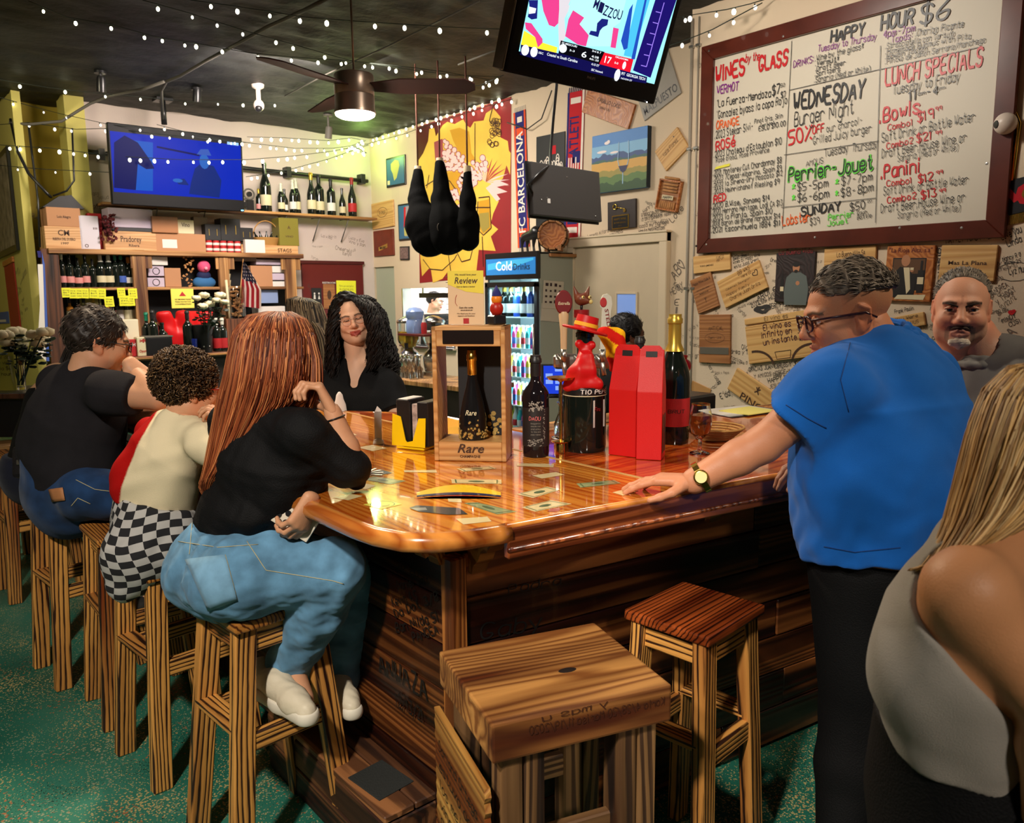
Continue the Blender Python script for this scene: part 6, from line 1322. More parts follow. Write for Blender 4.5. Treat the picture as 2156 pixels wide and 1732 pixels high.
for lo,hi in(((-w_/2,-h/2,t),(-w_/2+.014,h/2,t+.022)),((w_/2-.014,-h/2,t),(w_/2,h/2,t+.022)),((-w_/2,h/2-.014,t),(w_/2,h/2,t+.022)),((-w_/2,-h/2,t),(w_/2,-h/2+.014,t+.022))):box('frame_strip',PC,lo,hi,o)
flat('lettering_plate',CRM,[rect(-.06,-.035,.06,.0)],o,Mx.Translation((0,0,t+.02)));printed(o,[('HAPPY',.0,-.03,.024,.1)],t+.021,INK)
o,w_,h,t=plaque('key_plaque','dark square plaque with a golden key and a framed gold nameplate','plaque',MM,[(1283,486),(1341,478),(1343,418),(1283,426)],pal('dark_brown_board',(44,34,32),rough=.4),.025)
for nm,lo,hi in(('plate_frame',(-.11,-.12,t),(.09,-.0,t+.005)),):box(nm,GOLD,lo,hi,o)
box('nameplate',BLACKP,(-.1,-.112,t+.005),(.08,-.01,t+.007),o);printed(o,[('HAPPY WINE',-.01,-.045,.018,.14),('IN THE GROVE',-.01,-.075,.014,.14),('2015',-.01,-.1,.01,.04)],t+.0072,GOLD);tube('key_shaft',GOLD,[(-.05,.07,t+.006),(.05,.045,t+.006)],.005,o,8);tube('key_bow',GOLD,[(-.07+.022*math.cos(a),.075+.022*math.sin(a),t+.006)for a in[i*.524 for i in range(13)]],.005,o,6);box('key_bit',GOLD,(.03,.02,t+.002),(.055,.045,t+.01),o)
# framed pictures by the far corner
def framed(label,px,fm,bw,fill,cat='picture',t=.018,M=MM):
 o,w_,h,t=plaque('framed_picture',label,cat,M,px,fm,t);link('picture',boxme(w_-2*bw,h-2*bw,.003),fill,o,Mx.Translation((0,0,t+.0005)));return o,w_,h,t+.002
BF=mat('black_frame',(.012,.012,.013),.35);SEA=pal('map_blue',(54,104,140),rough=.4);LND=pal('map_land',(190,182,100),rough=.5)
o,w_,h,t=framed('black framed map of an island on a blue sea near the room corner',[(816,396),(856,388),(855,325),(815,334)],BF,.022,SEA);flat('map_land',LND,[[(-.1,.1),(.0,.14),(.08,.12),(.1,.06),(.06,-.02),(.03,-.08),(-.03,-.11),(-.06,-.02),(-.1,.03)]],o,Mx.Translation((0,0,t+.001)));flat('map_legend',CRM,[rect(-w_/2+.03,-h/2+.03,-w_/2+.09,-h/2+.08)],o,Mx.Translation((0,0,t+.001)))
o,w_,h,t=framed('narrow black framed map of a long red coast above the small photo',[(841,507),(869,504),(871,426),(841,431)],BF,.02,SEA);flat('map_land',pal('map_grey',(160,150,160),rough=.5),[[(0,-h*.4),(w_*.4,-h*.4),(w_*.4,h*.42),(.02,h*.42)]],o,Mx.Translation((0,0,t+.001)));flat('map_coast',REDM,[[(-.01,h*.4),(.03,h*.4),(.02,0),(.0,-h*.1),(-.03,-h*.15),(-.02,0)]],o,Mx.Translation((0,0,t+.0015)));flat('map_delta',LND,[rect(-.02,-h*.38,.05,-h*.16)],o,Mx.Translation((0,0,t+.0018)))
o,w_,h,t=framed('smallest framed photo, hanging below the coast map',[(844,547),(863,547),(863,518),(844,519)],BF,.015,pal('photo_grey',(120,96,92),rough=.5,var=.5,vscale=40))
o,w_,h,t=plaque('wood_sign','square tan wood sign with an engraved oval left of the coast map','sign',MM,[(786,484),(831,475),(831,420),(785,429)],WDL);k=Ink(o.matrix_basis@Mx.Translation((0,0,t)));k.path(BRN,circ(0,.03,.12,20,.06)+[(.12,.03)],.005);k.write('Bodega',(-.08,.015),(.08,.02),.035,BRN,.4);k.done(o)
o,w_,h,t=plaque('wood_sign','red-brown wood sign with a yellow ribbon label below the square tan one','sign',MM,[(790,541),(831,536),(831,482),(789,486)],pal('red_brown_board',(110,40,18),rough=.5,var=.2));flat('ribbon',GOLD,[[(-.12,-.1),(.1,-.06),(.1,-.01),(-.12,-.05)]],o,Mx.Translation((0,0,t+.001)));printed(o,[('MALBEC',-.01,-.075,.03,.16)],t+.001,BKP)
# mural
def mural():
 M=wallM(x=XM-.001);q=lambda x,y:pu(M,780+x/3.935,180+y/3.935);t=thing('mural','red and yellow painted mural of grapes, agave and a bottle behind the hanging hams','mural');t.matrix_basis=M
 RDm,YL_,OC,PK,DKR,LI=pal('mural_red',(138,28,34),rough=.6,var=.15,vscale=2),pal('mural_yellow',(226,184,72),rough=.6,var=.1,vscale=3),pal('mural_ochre',(196,144,30),rough=.6),pal('mural_pink',(222,188,184),rough=.6),pal('mural_dark_red',(92,10,14),rough=.6),pal('mural_line',(60,24,18),rough=.6);OL=pal('mural_olive',(150,132,60),rough=.6)
 P_=lambda l:[q(*p)for p in l];L_=lambda i:Mx.Translation((0,0,.004+.0006*i))
 prism('painted_panel',RDm,P_([(410,1635),(1165,1560),(1168,92),(392,342)]),.004,t)
 flat('painted_area',DKR,[P_([(395,345),(560,300),(580,420),(470,560),(430,720),(398,640)])],t,L_(0))
 flat('painted_area',YL_,[P_([(400,620),(440,560),(480,460),(490,360),(530,350),(545,420),(600,330),(640,300),(700,320),(770,280),(800,330),(830,350),(860,300),(940,290),(960,230),(1020,190),(1080,260),(1080,430),(1140,460),(1150,540),(1165,560),(1160,740),(1130,660),(1100,770),(1060,800),(1040,860),(1065,960),(1020,1060),(1000,1140),(1060,1190),(1000,1250),(1040,1370),(900,1360),(880,1540),(640,1545),(600,1600),(520,1635),(500,1500),(430,1580),(415,1430),(420,1000),(400,800)])],t,L_(1))
 flat('painted_area',OC,[P_([(660,370),(740,350),(820,380),(840,560),(880,620),(800,640),(740,560),(690,460)]),P_([(600,720),(780,710),(760,820),(700,960),(640,960)]),P_([(740,1100),(800,1080),(800,1300),(700,1340)]),P_([(900,960),(990,940),(1000,1180),(930,1230),(895,1150)])],t,L_(2))
 rd=rng(8);gr=[]
 for _ in range(150):
  x,y=rd.uniform(600,790),rd.uniform(440,700)
  if(x-600)*.9>(y-430)or any((x-a)**2+(y-b)**2<560 for a,b,_r in gr):continue
  gr.append((x,y,rd.uniform(13,20)))
 for _ in range(340):
  x,y=rd.uniform(650,960),rd.uniform(600,1070)
  if abs((x-640)-(1080-y)*.62)>90 or any((x-a)**2+(y-b)**2<620 for a,b,_r in gr):continue
  gr.append((x,y,rd.uniform(14,22)))
 g=lambda x,y,r:P_([(x+r*math.cos(a),y+r*1.15*math.sin(a))for a in[i*.628 for i in range(10)]])
 flat('painted_outlines',pal('mural_rose',(150,60,70),rough=.6),[g(x,y,r+5)for x,y,r in gr]+[P_([(530,470),(600,440),(610,640),(540,620)])],t,L_(3));flat('painted_grapes',PK,[g(x,y,r)for x,y,r in gr],t,L_(4))  # rose outlines around the painted grapes, plus one rose patch
 lv=[]
 for a in range(12):an=-2.5+a*.24;cx,cy=960,800;lv.append(P_([(cx,cy),(cx+90*math.cos(an-.07),cy+110*math.sin(an-.07)),(cx+200*math.cos(an),cy+210*math.sin(an)),(cx+90*math.cos(an+.07),cy+110*math.sin(an+.07))]))
 for x,y in((1150,820),(1140,880),(1080,940)):lv.append(P_([(960,850),(1050,y-40),(x,y),(1050,y+20)]))
 flat('painted_agave',PK,lv[:5]+lv[9:],t,L_(5));flat('painted_agave',pal('mural_crimson',(170,60,66),rough=.6),[l for l in lv[5:9]],t,L_(5))
 k=Ink(M@L_(6))
 for pts in([(870,310),(870,640)],[(460,830),(540,780),(660,790),(710,860)],[(900,930),(990,920),(1005,1180),(940,1240),(880,1180),(895,960)],[(860,900),(870,1010),(1000,1010)],[(440,1440),(500,1520),(600,1530),(700,1440),(720,1400)],[(720,1380),(760,1460),(830,1440),(850,1360)],[(930,1250),(940,1500)],[(650,1400),(670,1540)],[(700,1200),(740,1360)],[(490,740),(480,800),(470,850)],[(1060,200),(1040,160),(1020,170),(990,290),(1010,320)]):k.path(LI,P_(pts),.012)
 for _ in range(26):x,y=rd.uniform(1000,1085),rd.uniform(290,500);x-=(y-300)*.1;k.path(LI,g(x,y,18)+[g(x,y,18)[0]],.007)
 flat('painted_area',OL,[P_([(905,1060),(985,1050),(990,1170),(940,1220),(905,1150)])],t,L_(5))
 flat('painted_banana',YL_,[P_([(450,1420),(500,1480),(600,1490),(710,1400),(730,1440),(620,1530),(500,1525),(430,1460)])],t,L_(6));k.done(t,'painted_lines',lift=.0006)
mural()
# scarves, posters and the shelf above the drinks cooler
def scarf(label,M,px,base,bands,txt,tcol,vertical=True):
 o,w_,h,t=plaque('scarf',label,'scarf',M,px,base,.008);zz=lambda k:Mx.Translation((0,0,t+.0005*k+.0005))
 for i,(m,a,b,c,d)in enumerate(bands):flat('woven_band',m,[rect(w_*a,h*b,w_*c,h*d)],o,zz(1+i%3))
 for i,(tx,y,hh,ww)in enumerate(txt):font(tx,hh,tcol,Mx.Translation((hh*.4,y,t+.003))@Mx.Rotation(math.pi/2,4,'Z'),o,w=ww)
 B=bmesh.new()
 for s_ in(-1,1):
  for i in range(9):x=-w_/2+w_*(i+.5)/9;tube_bm([(x,s_*h/2,t/2),(x+.004,s_*(h/2+.045),t/2)],.004,4,B)
 f_=link('fringe',bm2me(B),tcol,o);f_['kind']='stuff';return o
NV,OG,WH=pal('scarf_navy',(34,34,104),rough=.85),pal('scarf_orange',(214,78,34),rough=.85),pal('scarf_white',(226,216,204),rough=.85);RS=pal('scarf_red',(186,24,36),rough=.85)
scarf('navy and orange football scarf with white capital lettering between mural and poster',MM,[(1088,522),(1112,520),(1112,228),(1086,238)],NV,[(OG,-.5,-.5,-.36,.5),(OG,.36,-.5,.5,.5),(OG,-.3,.32,.3,.38),(OG,-.3,-.42,.3,-.36),(WH,-.2,.42,.2,.46)],[('FC BARCELONA',-.03,.1,1.0)],WH)
scarf('red white and blue striped football scarf partly behind the large television',MM,[(1190,503),(1226,501),(1229,190),(1195,196)],RS,[(NV,-.5,-.5,-.38,.5),(WH,.38,-.5,.5,.5)]+[(WH,-.35+.14*i,-.12,-.28+.14*i,.06)for i in range(5)]+[(NV,-.1,.02,.35,.1),(WH,-.3,.42,.3,.46),(WH,-.3,-.46,.3,-.42),(NV,-.3,-.4,.3,-.34)],[('ATLETI',.27,.12,.36)],NV)
o,w_,h,t=plaque('poster','black poster with a white line drawing, partly behind the small hanging monitor','poster',MM,[(1130,480),(1190,478),(1190,275),(1130,290)],mat('poster_black',(.01,.01,.012),.5),.01);rd=rng(6);k=Ink(o.matrix_basis@Mx.Translation((0,0,t)))
for i in range(26):x,y=rd.uniform(-w_*.38,w_*.42),rd.uniform(.0,.2);k.path(WH,circ(x,y,.022,8,.05)+[(x+.022,y)],.009)
k.done(o,'line_drawing');flat('red_spot',RS,[rect(w_*.05,.25,w_*.2,.33)],o,Mx.Translation((0,0,t+.001)))
sh=thing('wall_shelf','small brown shelf on the wall above the drinks cooler','shelf',loc=(XM-.2,onx(1130,534,XM-.2).y,onx(1130,534,XM-.2).z));ya,yb=onx(1184,530,XM-.2).y,onx(1073,530,XM-.2).y;link('board',boxme(.34,yb-ya,.03,.003),WDD,sh,Mx.Translation((0,0,-.03)))
for y in(-.25,.25):link('bracket',boxme(.2,.03,.1),WDD,sh,Mx.Translation((.05,y,-.09)))
def keg():
 c=onx(1166,496,5.2);t=thing('wine_barrel','small wooden barrel lying on the wall shelf, its pale end facing out','barrel',loc=(c.x,c.y,c.z-.14));Mh=Mx.Translation((0,0,.14))@frame((0,0,0),(-.75,-.62,0));r=.13
 for i in range(12):a=2*math.pi*i/12;link('stave',boxme(.062,.02,.26,.004),WDD,t,Mh@Mx.Rotation(a,4,'Z')@Mx.Translation((0,r-.005,0)))
 lathe('end_panel',PC,[(0,.1),(r-.01,.1),(r-.01,.08),(0,.08)],t,Mh,24);lathe('rim_hoop',mat('black_hoop',(.02,.02,.02),.4,.8),[(r+.012,.13),(r+.014,.1),(r+.014,.09),(r+.012,.09),(r-.005,.13)],t,Mh,24)
 for x in(-1,1):link('cradle',boxme(.2,.03,.05),WDD,t,Mx.Translation((0,x*.09,.02))@Mx.Rotation(.7,4,'Z'))
keg()
def bull():
 c=onx(1118,531,5.22);t=thing('bull_statuette','black bull statuette standing on the wall shelf beside the barrel','statuette',loc=(c.x,c.y,c.z));F=Fld();o_=A3(c);d=A3((0,-1,0));u=A3((0,0,1));g=lambda a,b,s_=0:o_+d*a+u*b+A3((s_,0,0))
 F.cap(g(-.09,.15),g(.08,.18),.04,.055,.03);F.cap(g(.08,.2),g(.15,.17),.045,.03,.03);F.cap(g(.15,.17),g(.19,.12),.026,.018,.01);F.cap(g(.16,.2),g(.2,.25,-.05),.007,.003,.005);F.cap(g(.16,.2),g(.2,.25,.05),.007,.003,.005)
 for a,s_ in((-.1,-.02),(-.08,.03),(.07,-.02),(.1,.03)):F.cap(g(a,.13,s_),g(a-.01,.06,s_),.024,.012,.01);F.cap(g(a-.01,.06,s_),g(a,.005,s_),.011,.013,.005)
 F.chain([g(-.12,.17),g(-.15,.12),g(-.14,.06)],[.006,.004,.008],.005);place(F,.006,'body',mat('black_glaze',(.01,.01,.011),.3),t)
bull()
# ---- drinks cooler
def bottle_parts(t,h,r,glass,foil,lab=None,kind='wine',labz=(.12,.42),M=None,n=14,lab2=None):
 M=M or Mx.Identity(4);s={'wine':(.62,.78),'champ':(.5,.8),'burg':(.45,.78),'spirit':(.62,.72),'beer':(.55,.75)}[kind];nk=r*.36 if kind!='spirit' else r*.42
 zs,zn=s[0]*h,s[1]*h;prof=[(0,.004),(r*.8,.004),(r*.96,.0),(r,.012*h/.3),(r,zs)]+[(r+(nk-r)*(1-math.cos(math.pi*i/5))/2,zs+(zn-zs)*i/5)for i in range(1,6)]
 prof+=[(nk,h*.93),(nk*1.18,h*.935),(nk*1.18,h*.97),(nk,h*.975),(nk,h-.001),(0,h)]
 lathe('glass_body',glass,prof,t,M,n)
 if foil:f0={'champ':.72,'burg':.82}.get(kind,.8);lathe('foil',foil,[((r if kind=='champ' else nk)*(.62 if kind=='champ' else 1.08),f0*h),(nk*1.12,(.78 if kind=='champ' else f0+.01)*h),(nk*1.1,h*.93),(nk*1.3,h*.935),(nk*1.3,h*.97),(nk*1.12,h*.98),(nk*1.1,h+.002),(0,h+.003)],t,M,n)
 if lab:z0,z1=labz;lathe('label',lab,[(r*1.01,z0*h),(r*1.015,z0*h+.001),(r*1.015,z1*h),(r*1.01,z1*h)],t,M,n)
 if lab2:lathe('neck_label',lab2,[(r*.8,zs+(zn-zs)*.35),(r*.82,zs+(zn-zs)*.36),(r*.55,zs+(zn-zs)*.68),(r*.53,zs+(zn-zs)*.66)],t,M,n)
GDK=mat('dark_bottle_glass',(.006,.009,.007),.08,spec=.6);GGR=mat('green_bottle_glass',(.01,.03,.015),.08);CLR=mat('clear_glass',(.95,.97,.97),.02,trans=1.,ior=1.45);LCR,LWH,LRD,LPK,LBL=pal('label_cream',(206,196,160),rough=.6),pal('label_white',(214,210,204),rough=.6),pal('label_red',(170,30,34),rough=.6),pal('label_pink',(210,140,136),rough=.6),pal('label_blue',(60,90,170),rough=.6)
FG,FBK,FGR,FWH,FOR,FRD=pal('foil_gold',(200,168,70),rough=.3,metal=.7),mat('foil_black',(.012,.012,.013),.4),pal('foil_green',(20,120,90),rough=.4),pal('foil_white',(200,198,184),rough=.4),pal('foil_orange',(220,130,40),rough=.4),pal('foil_red',(140,18,24),rough=.4)
BT={}
def bottle(label,loc,h,r,glass=None,foil=None,lab=None,kind='wine',group=None,cat='bottle',name='wine_bottle',**k):
 key=(round(h,3),round(r,4),id(glass),id(foil),id(lab),kind,str(k));
 if key in BT:return dup(BT[key],loc,R.uniform(0,6),label,group)
 t=thing(name,label,cat,group,loc);bottle_parts(t,h,r,glass or GDK,foil,lab,kind,**k);BT[key]=t;return t
ORD=['first','second','third','fourth','fifth','sixth','seventh','eighth','ninth','tenth','eleventh','twelfth']
def cooler():
 y0,y1=5.5,6.28;x0,x1=4.95,5.40;h=1.96;t=thing('drinks_cooler','black glass-door drinks cooler with a blue lit Cold Drinks header','cooler',loc=((x0+x1)/2,(y0+y1)/2,0));B=lambda*a,**k:box(*a,world=True,**k)
 SG=pal('grey_green_side',(150,152,138),rough=.5);IW=mat('cooler_lining',(.75,.82,.84),.5)
 B('side_panel',SG,(x0+.02,y0,.05),(x1,y0+.03,h),t);B('side_panel',SG,(x0+.02,y1-.03,.05),(x1,y1,h),t);B('back_panel',IW,(x1-.03,y0+.03,.05),(x1,y1-.03,h),t);B('top_panel',SG,(x0+.02,y0,h-.02),(x1,y1,h),t);B('base',BLACKP,(x0,y0,0),(x1,y1,.16),t)
 zt=onx(1080,600,x0).z;zs0,zs1=onx(1080,580,x0).z,onx(1080,541,x0).z
 B('canopy',BLACKP,(x0-.012,y0,zs0-.035),(x0+.03,y1,h+.01),t);Mh=basis((x0-.0135,(y0+y1)/2,(zs0+zs1)/2),(0,-1,0),(0,0,1));link('header_panel',boxme(y1-y0-.05,zs1-zs0-.02,.003),pal('header_blue',(40,110,170),rough=.3,emit=s2l((40,120,190)),es=.5),t,Mh,True)
 flat('header_wave',pal('header_teal',(60,150,190),rough=.3,emit=s2l((60,160,200)),es=.6),[[(-.34,-.03),(-.1,-.01),(.1,.0),(.34,.05),(.34,.07),(.0,.06),(-.34,.03)]],t,Mh,True,lift=.003)
 font('Cold',.085,mat('header_white',(.8,.85,.9),.4,emit=(.8,.85,.9),es=.6),Mh@Mx.Translation((-.09,-.035,.003)),t,True,w=.24);font('Drinks',.06,mat('header_ink',(.02,.05,.1),.4),Mh@Mx.Translation((.17,-.035,.003)),t,True,w=.24)
 for a,b in((y0,y0+.045),(y1-.045,y1)):B('door_frame',BLACKP,(x0-.02,a,.16),(x0+.01,b,zt+.02),t)
 for a,b in((.16,.22),(zt-.02,zt+.03)):B('door_frame',BLACKP,(x0-.02,y0,a),(x0+.01,y1,b),t)
 gl=mat('cooler_glass',(.9,.97,1.),.0,trans=1.,ior=1.02);B('door_glass',gl,(x0-.008,y0+.045,.22),(x0-.004,y1-.045,zt-.02),t)
 tube('handle',STEEL,[(x0-.05,y0+.02,.8),(x0-.05,y0+.02,1.3)],.01,t,8,True)
 for y in(y0+.055,y1-.055):B('light_strip',mat('cool_led',(.6,.9,1),.5,emit=(.55,.88,1.),es=9.),(x0+.012,y-.008,.25),(x0+.02,y+.008,zt-.04),t)
 light('AREA',(x0+.06,(y0+y1)/2,zt-.03),16,(.55,.88,1.),.1,(x1-.05,(y0+y1)/2,.3),sy=.6);light('AREA',(x0+.05,(y0+y1)/2,.9),12,(.55,.88,1.),.6,(x1,(y0+y1)/2,.9),sy=.8)
 zz=[1.36,1.06,.78,.5,.25];cols=[(GDK,FG,LWH),(mat('blue_bottle',(.02,.06,.3),.1),FWH,LWH),(pal('can_teal',(60,190,190),rough=.3,metal=.4),None,LWH),(pal('can_pink',(220,80,160),rough=.3,metal=.4),None,LBL),(pal('can_yellow',(226,210,60),rough=.3,metal=.4),None,None),(pal('can_white',(220,226,230),rough=.3,metal=.4),None,LRD)]
 nm=['dark bottle with gold foil and white label on the cooler\'s top shelf','blue bottle with white foil on the cooler\'s top shelf']
 for zi,z in enumerate(zz):
  s=box('wire_shelf',mat('white_wire',(.7,.75,.78),.4),(x0+.03,y0+.03,z-.012),(x1-.03,y1-.03,z),t,world=True)
  n=7 if zi==0 else 10
  for row in(0,1):
   for i in range(n):
    y=y0+.09+(y1-y0-.18)*i/(n-1);x=x0+.07+row*.1
    if zi==0:c=cols[(i+row)%2 if i<5 else 0];lab_=nm[0]if c[0]is GDK else nm[1];bottle('%s bottle from the left, %s row of the cooler\'s top shelf, %s foil'%(ORD[n-1-i],('front','back')[row],'gold' if c[0]is GDK else 'white'),(x,y,z),.3,.038,c[0],c[1],c[2],'wine','bottles on the cooler\'s top shelf '+('dark' if c[0]is GDK else 'blue'))
    else:
     c=cols[2+(i*3+zi*2+row)%4];q=['second','third','fourth','lowest'][zi-1];cn={2:'teal',3:'pink',4:'yellow',0:'white',5:'white'}[2+(i*3+zi*2+row)%4]
     key=('can',id(c[0]));lb='%s drink bottle, %s in the %s row of the cooler\'s %s shelf'%(cn,ORD[n-1-i],('front','back')[row],q);gp='%s drink bottles on the %s cooler shelf'%(cn,q)
     if key in BT:dup(BT[key],(x,y,z),0,lb,gp)
     else:
      b=thing('drink_bottle',lb,'bottle',gp,(x,y,z));lathe('bottle_body',c[0],[(0,0),(.03,0),(.032,.01),(.032,.13),(.014,.18),(.013,.2),(0,.2)],b,n=12);lathe('wrap_label',c[2]or LWH,[(.0325,.04),(.0328,.041),(.0328,.1),(.0325,.101)],b,n=12);lathe('cap',FWH,[(.016,.2),(.016,.218),(0,.219)],b,n=10);BT[key]=b
cooler()
o,w_,h,t=plaque('paper_notice','crumpled white paper sheet with dark printed shapes taped to the cooler side','paper',wallM(y=5.495),[(1142,648),(1185,652),(1186,592),(1144,590)],pal('paper',(190,178,160),rough=.8),.002);rd=rng(4);flat('printed_shapes',pal('print_dark',(50,28,30),rough=.7),[rect(-w_*.4+w_*.22*i,-h*.3+h*.2*j,-w_*.4+w_*.22*i+w_*rd.uniform(.08,.15),-h*.3+h*.2*j+h*rd.uniform(.06,.12))for i in range(4)for j in range(4)],o,Mx.Translation((0,0,t+.001)))
plaque('paper_notice','larger torn white paper hanging lower behind the printed sheet on the cooler','paper',wallM(y=5.498),[(1138,672),(1190,682),(1188,640),(1140,640)],MATS['paper'],.002)
# ============================================================ HANGING THINGS
def rodtube(p):return[V(x)for x in p]
def hams():
 HB=mat('black_net',(.002,.002,.002),.9,spec=.08,bump=.4,bscale=120)
 for i,(lb,pts,rs,top)in enumerate((('black-bagged ham hanging farthest left before the mural',[(880,362),(880,420),(892,470),(905,500)],[.045,.08,.155,.17],(880,262)),('black-bagged ham hanging in the middle before the mural',[(926,345),(930,420),(942,470),(945,495)],[.045,.085,.16,.17],(926,262)),('slimmer black-bagged ham hanging nearest the football scarf',[(984,362),(985,420),(985,470),(986,505)],[.03,.06,.09,.095],(984,240)))):
  w_=(7.0,6.9,6.8)[i];c=P(*pts[0],w_);t=thing('hanging_ham',lb,'ham','bagged hams hanging before the mural',c);F=Fld();F.chain([P(x,y,w_)for x,y in pts],rs,.05);F.fold=folds(.006,40,i+3);place(F,.012,'bag',HB,t)
  tp=V((c.x,c.y,ZC));tube('rope',pal('rope_brown',(90,50,36),rough=.8),[c+V((0,0,-.02)),tp],.008,t,6,True);lathe('hoof_tie',pal('tie_cream',(190,170,140),rough=.8),[(0,.05),(.03,.05),(.035,0),(.03,-.02),(0,-.02)],t,n=12)
  if i==1:tube('moon_mark',pal('faint_print',(90,80,70),rough=.7),[P(925+3*math.cos(a)*1.4,478+8*math.sin(a),w_-.16)for a in[2+i_*.3 for i_ in range(9)]],.003,t,5,True)
hams()
def fan():
 c=P(748,245,5.0);t=thing('ceiling_fan','drum-shaped ceiling fan with a round white light, hung on a thin rod','ceiling fan',loc=(c.x,c.y,c.z));zt=ZC-c.z
 BZ=mat('bronze_metal',s2l((170,148,130)),.32,.7);lathe('motor_drum',BZ,[(0,.26),(.03,.26),(.12,.25),(.124,.24),(.124,.13),(.122,.125),(.124,.12),(.124,.045),(.13,.03),(.13,.015),(0,.015)],t,n=36)
 lathe('light_disc',mat('warm_lamp',(1,.9,.75),.5,emit=(1.,.9,.76),es=14.),[(0,-.01),(.1,-.008),(.122,.004),(.124,.015),(0,.016)],t,n=36);tube('rod',BZ,[(0,0,.25),(0,0,zt)],.007,t,8);lathe('canopy',BZ,[(0,zt),(.05,zt),(.045,zt-.03),(.01,zt-.05),(0,zt-.05)],t)
 BD=pal('dark_brown_blade',(60,26,20),rough=.75)
 for i in range(3):a=math.radians(-40+120*i);prism('blade',BD,[(.1,-.06),(.3,-.11),(.7,-.1),(.76,-.04),(.76,.05),(.7,.1),(.3,.09),(.1,.05)],.008,t,Mx.Translation((0,0,.17))@Mx.Rotation(a,4,'Z')@Mx.Rotation(-.2,4,'X'),bev=.002)
 light('POINT',(c.x,c.y,c.z-.06),16,(1.,.88,.7),.1)
fan()
EM=lambda n_,c,e=1.:mat(n_,tuple(x*.04 for x in s2l(c)),.4,emit=s2l(c),es=e,spec=.05)
TVB=mat('television_black',(.004,.004,.005),.5,spec=.2)
def tv_far():
 M=basis(ony(235,435,8.6),(1,0,.0),(0,-.06,1));u=lambda x,y:pu(M,x,y);a,b=u(235,430),u(513,446);top=u(233,250)[1];W_=b[0]-a[0];y0=(a[1]+b[1])/2;H_=(top+u(517,299)[1])/2-y0
 t=thing('television','flat television showing a blue scene, hung over the bottle shelf','television',loc=ony(375,350,8.6));c=M@Mx.Translation((a[0]+W_/2,y0+H_/2,0));link('casing',boxme(W_,H_,.06,.008),TVB,t,c,True)
 S=c@Mx.Translation((0,.02,.031));w2,h2=W_*.485,H_*.37;flat('screen',EM('screen_blue',(8,44,196),.62),[rect(-w2,-h2,w2,h2)],t,S,True)
 q=lambda px,py:pu(S,px,py);L=lambda k:.001+.0006*k;cl=lambda pts:[q(*p)for p in pts]
 flat('screen_image',EM('screen_door',(16,92,206),.62),[cl([(280,295),(322,300),(322,402),(283,400)])],t,S,True,lift=L(0));flat('screen_image',EM('screen_dark',(4,14,96),.6),[cl([(240,300),(262,285),(290,300),(318,340),(325,355),(308,356),(290,345),(286,400),(240,395)]),cl([(330,307),(420,325),(420,329),(330,311)])],t,S,True,lift=L(1))
 flat('screen_image',EM('screen_man',(20,46,130),.6),[cl([(410,355),(425,342),(450,350),(466,380),(462,416),(398,408),(402,384)]),cl([(398,390),(376,388),(368,378),(388,376)])],t,S,True,lift=L(2));flat('screen_image',EM('screen_face',(46,110,206),.6),[[(x,y)for x,y in circ(*q(430,340),.05,12,.075)],[(x,y)for x,y in circ(*q(374,380),.05,10,.02)]],t,S,True,lift=L(3));flat('screen_image',EM('screen_cap',(50,80,160)),[cl([(414,325),(422,314),(438,314),(445,328)])],t,S,True,lift=L(4))
 flat('screen_logo',EM('screen_white',(150,190,240)),[cl([(478,298),(502,301),(502,307),(478,304)])],t,S,True,lift=L(3));box('standby_light',EM('led_blue',(120,200,255),3),(W_*.47,-H_*.49,.03),(W_*.49,-H_*.475,.033),t,0,True,c)
 p=ony(346,262,8.7);tube('pole',BLACKP,[p,V((p.x,p.y,ZC))],.028,t,10,True);box('ceiling_plate',BLACKP,(p.x-.08,p.y-.08,ZC-.02),(p.x+.08,p.y+.08,ZC+.01),t,world=True)
tv_far()
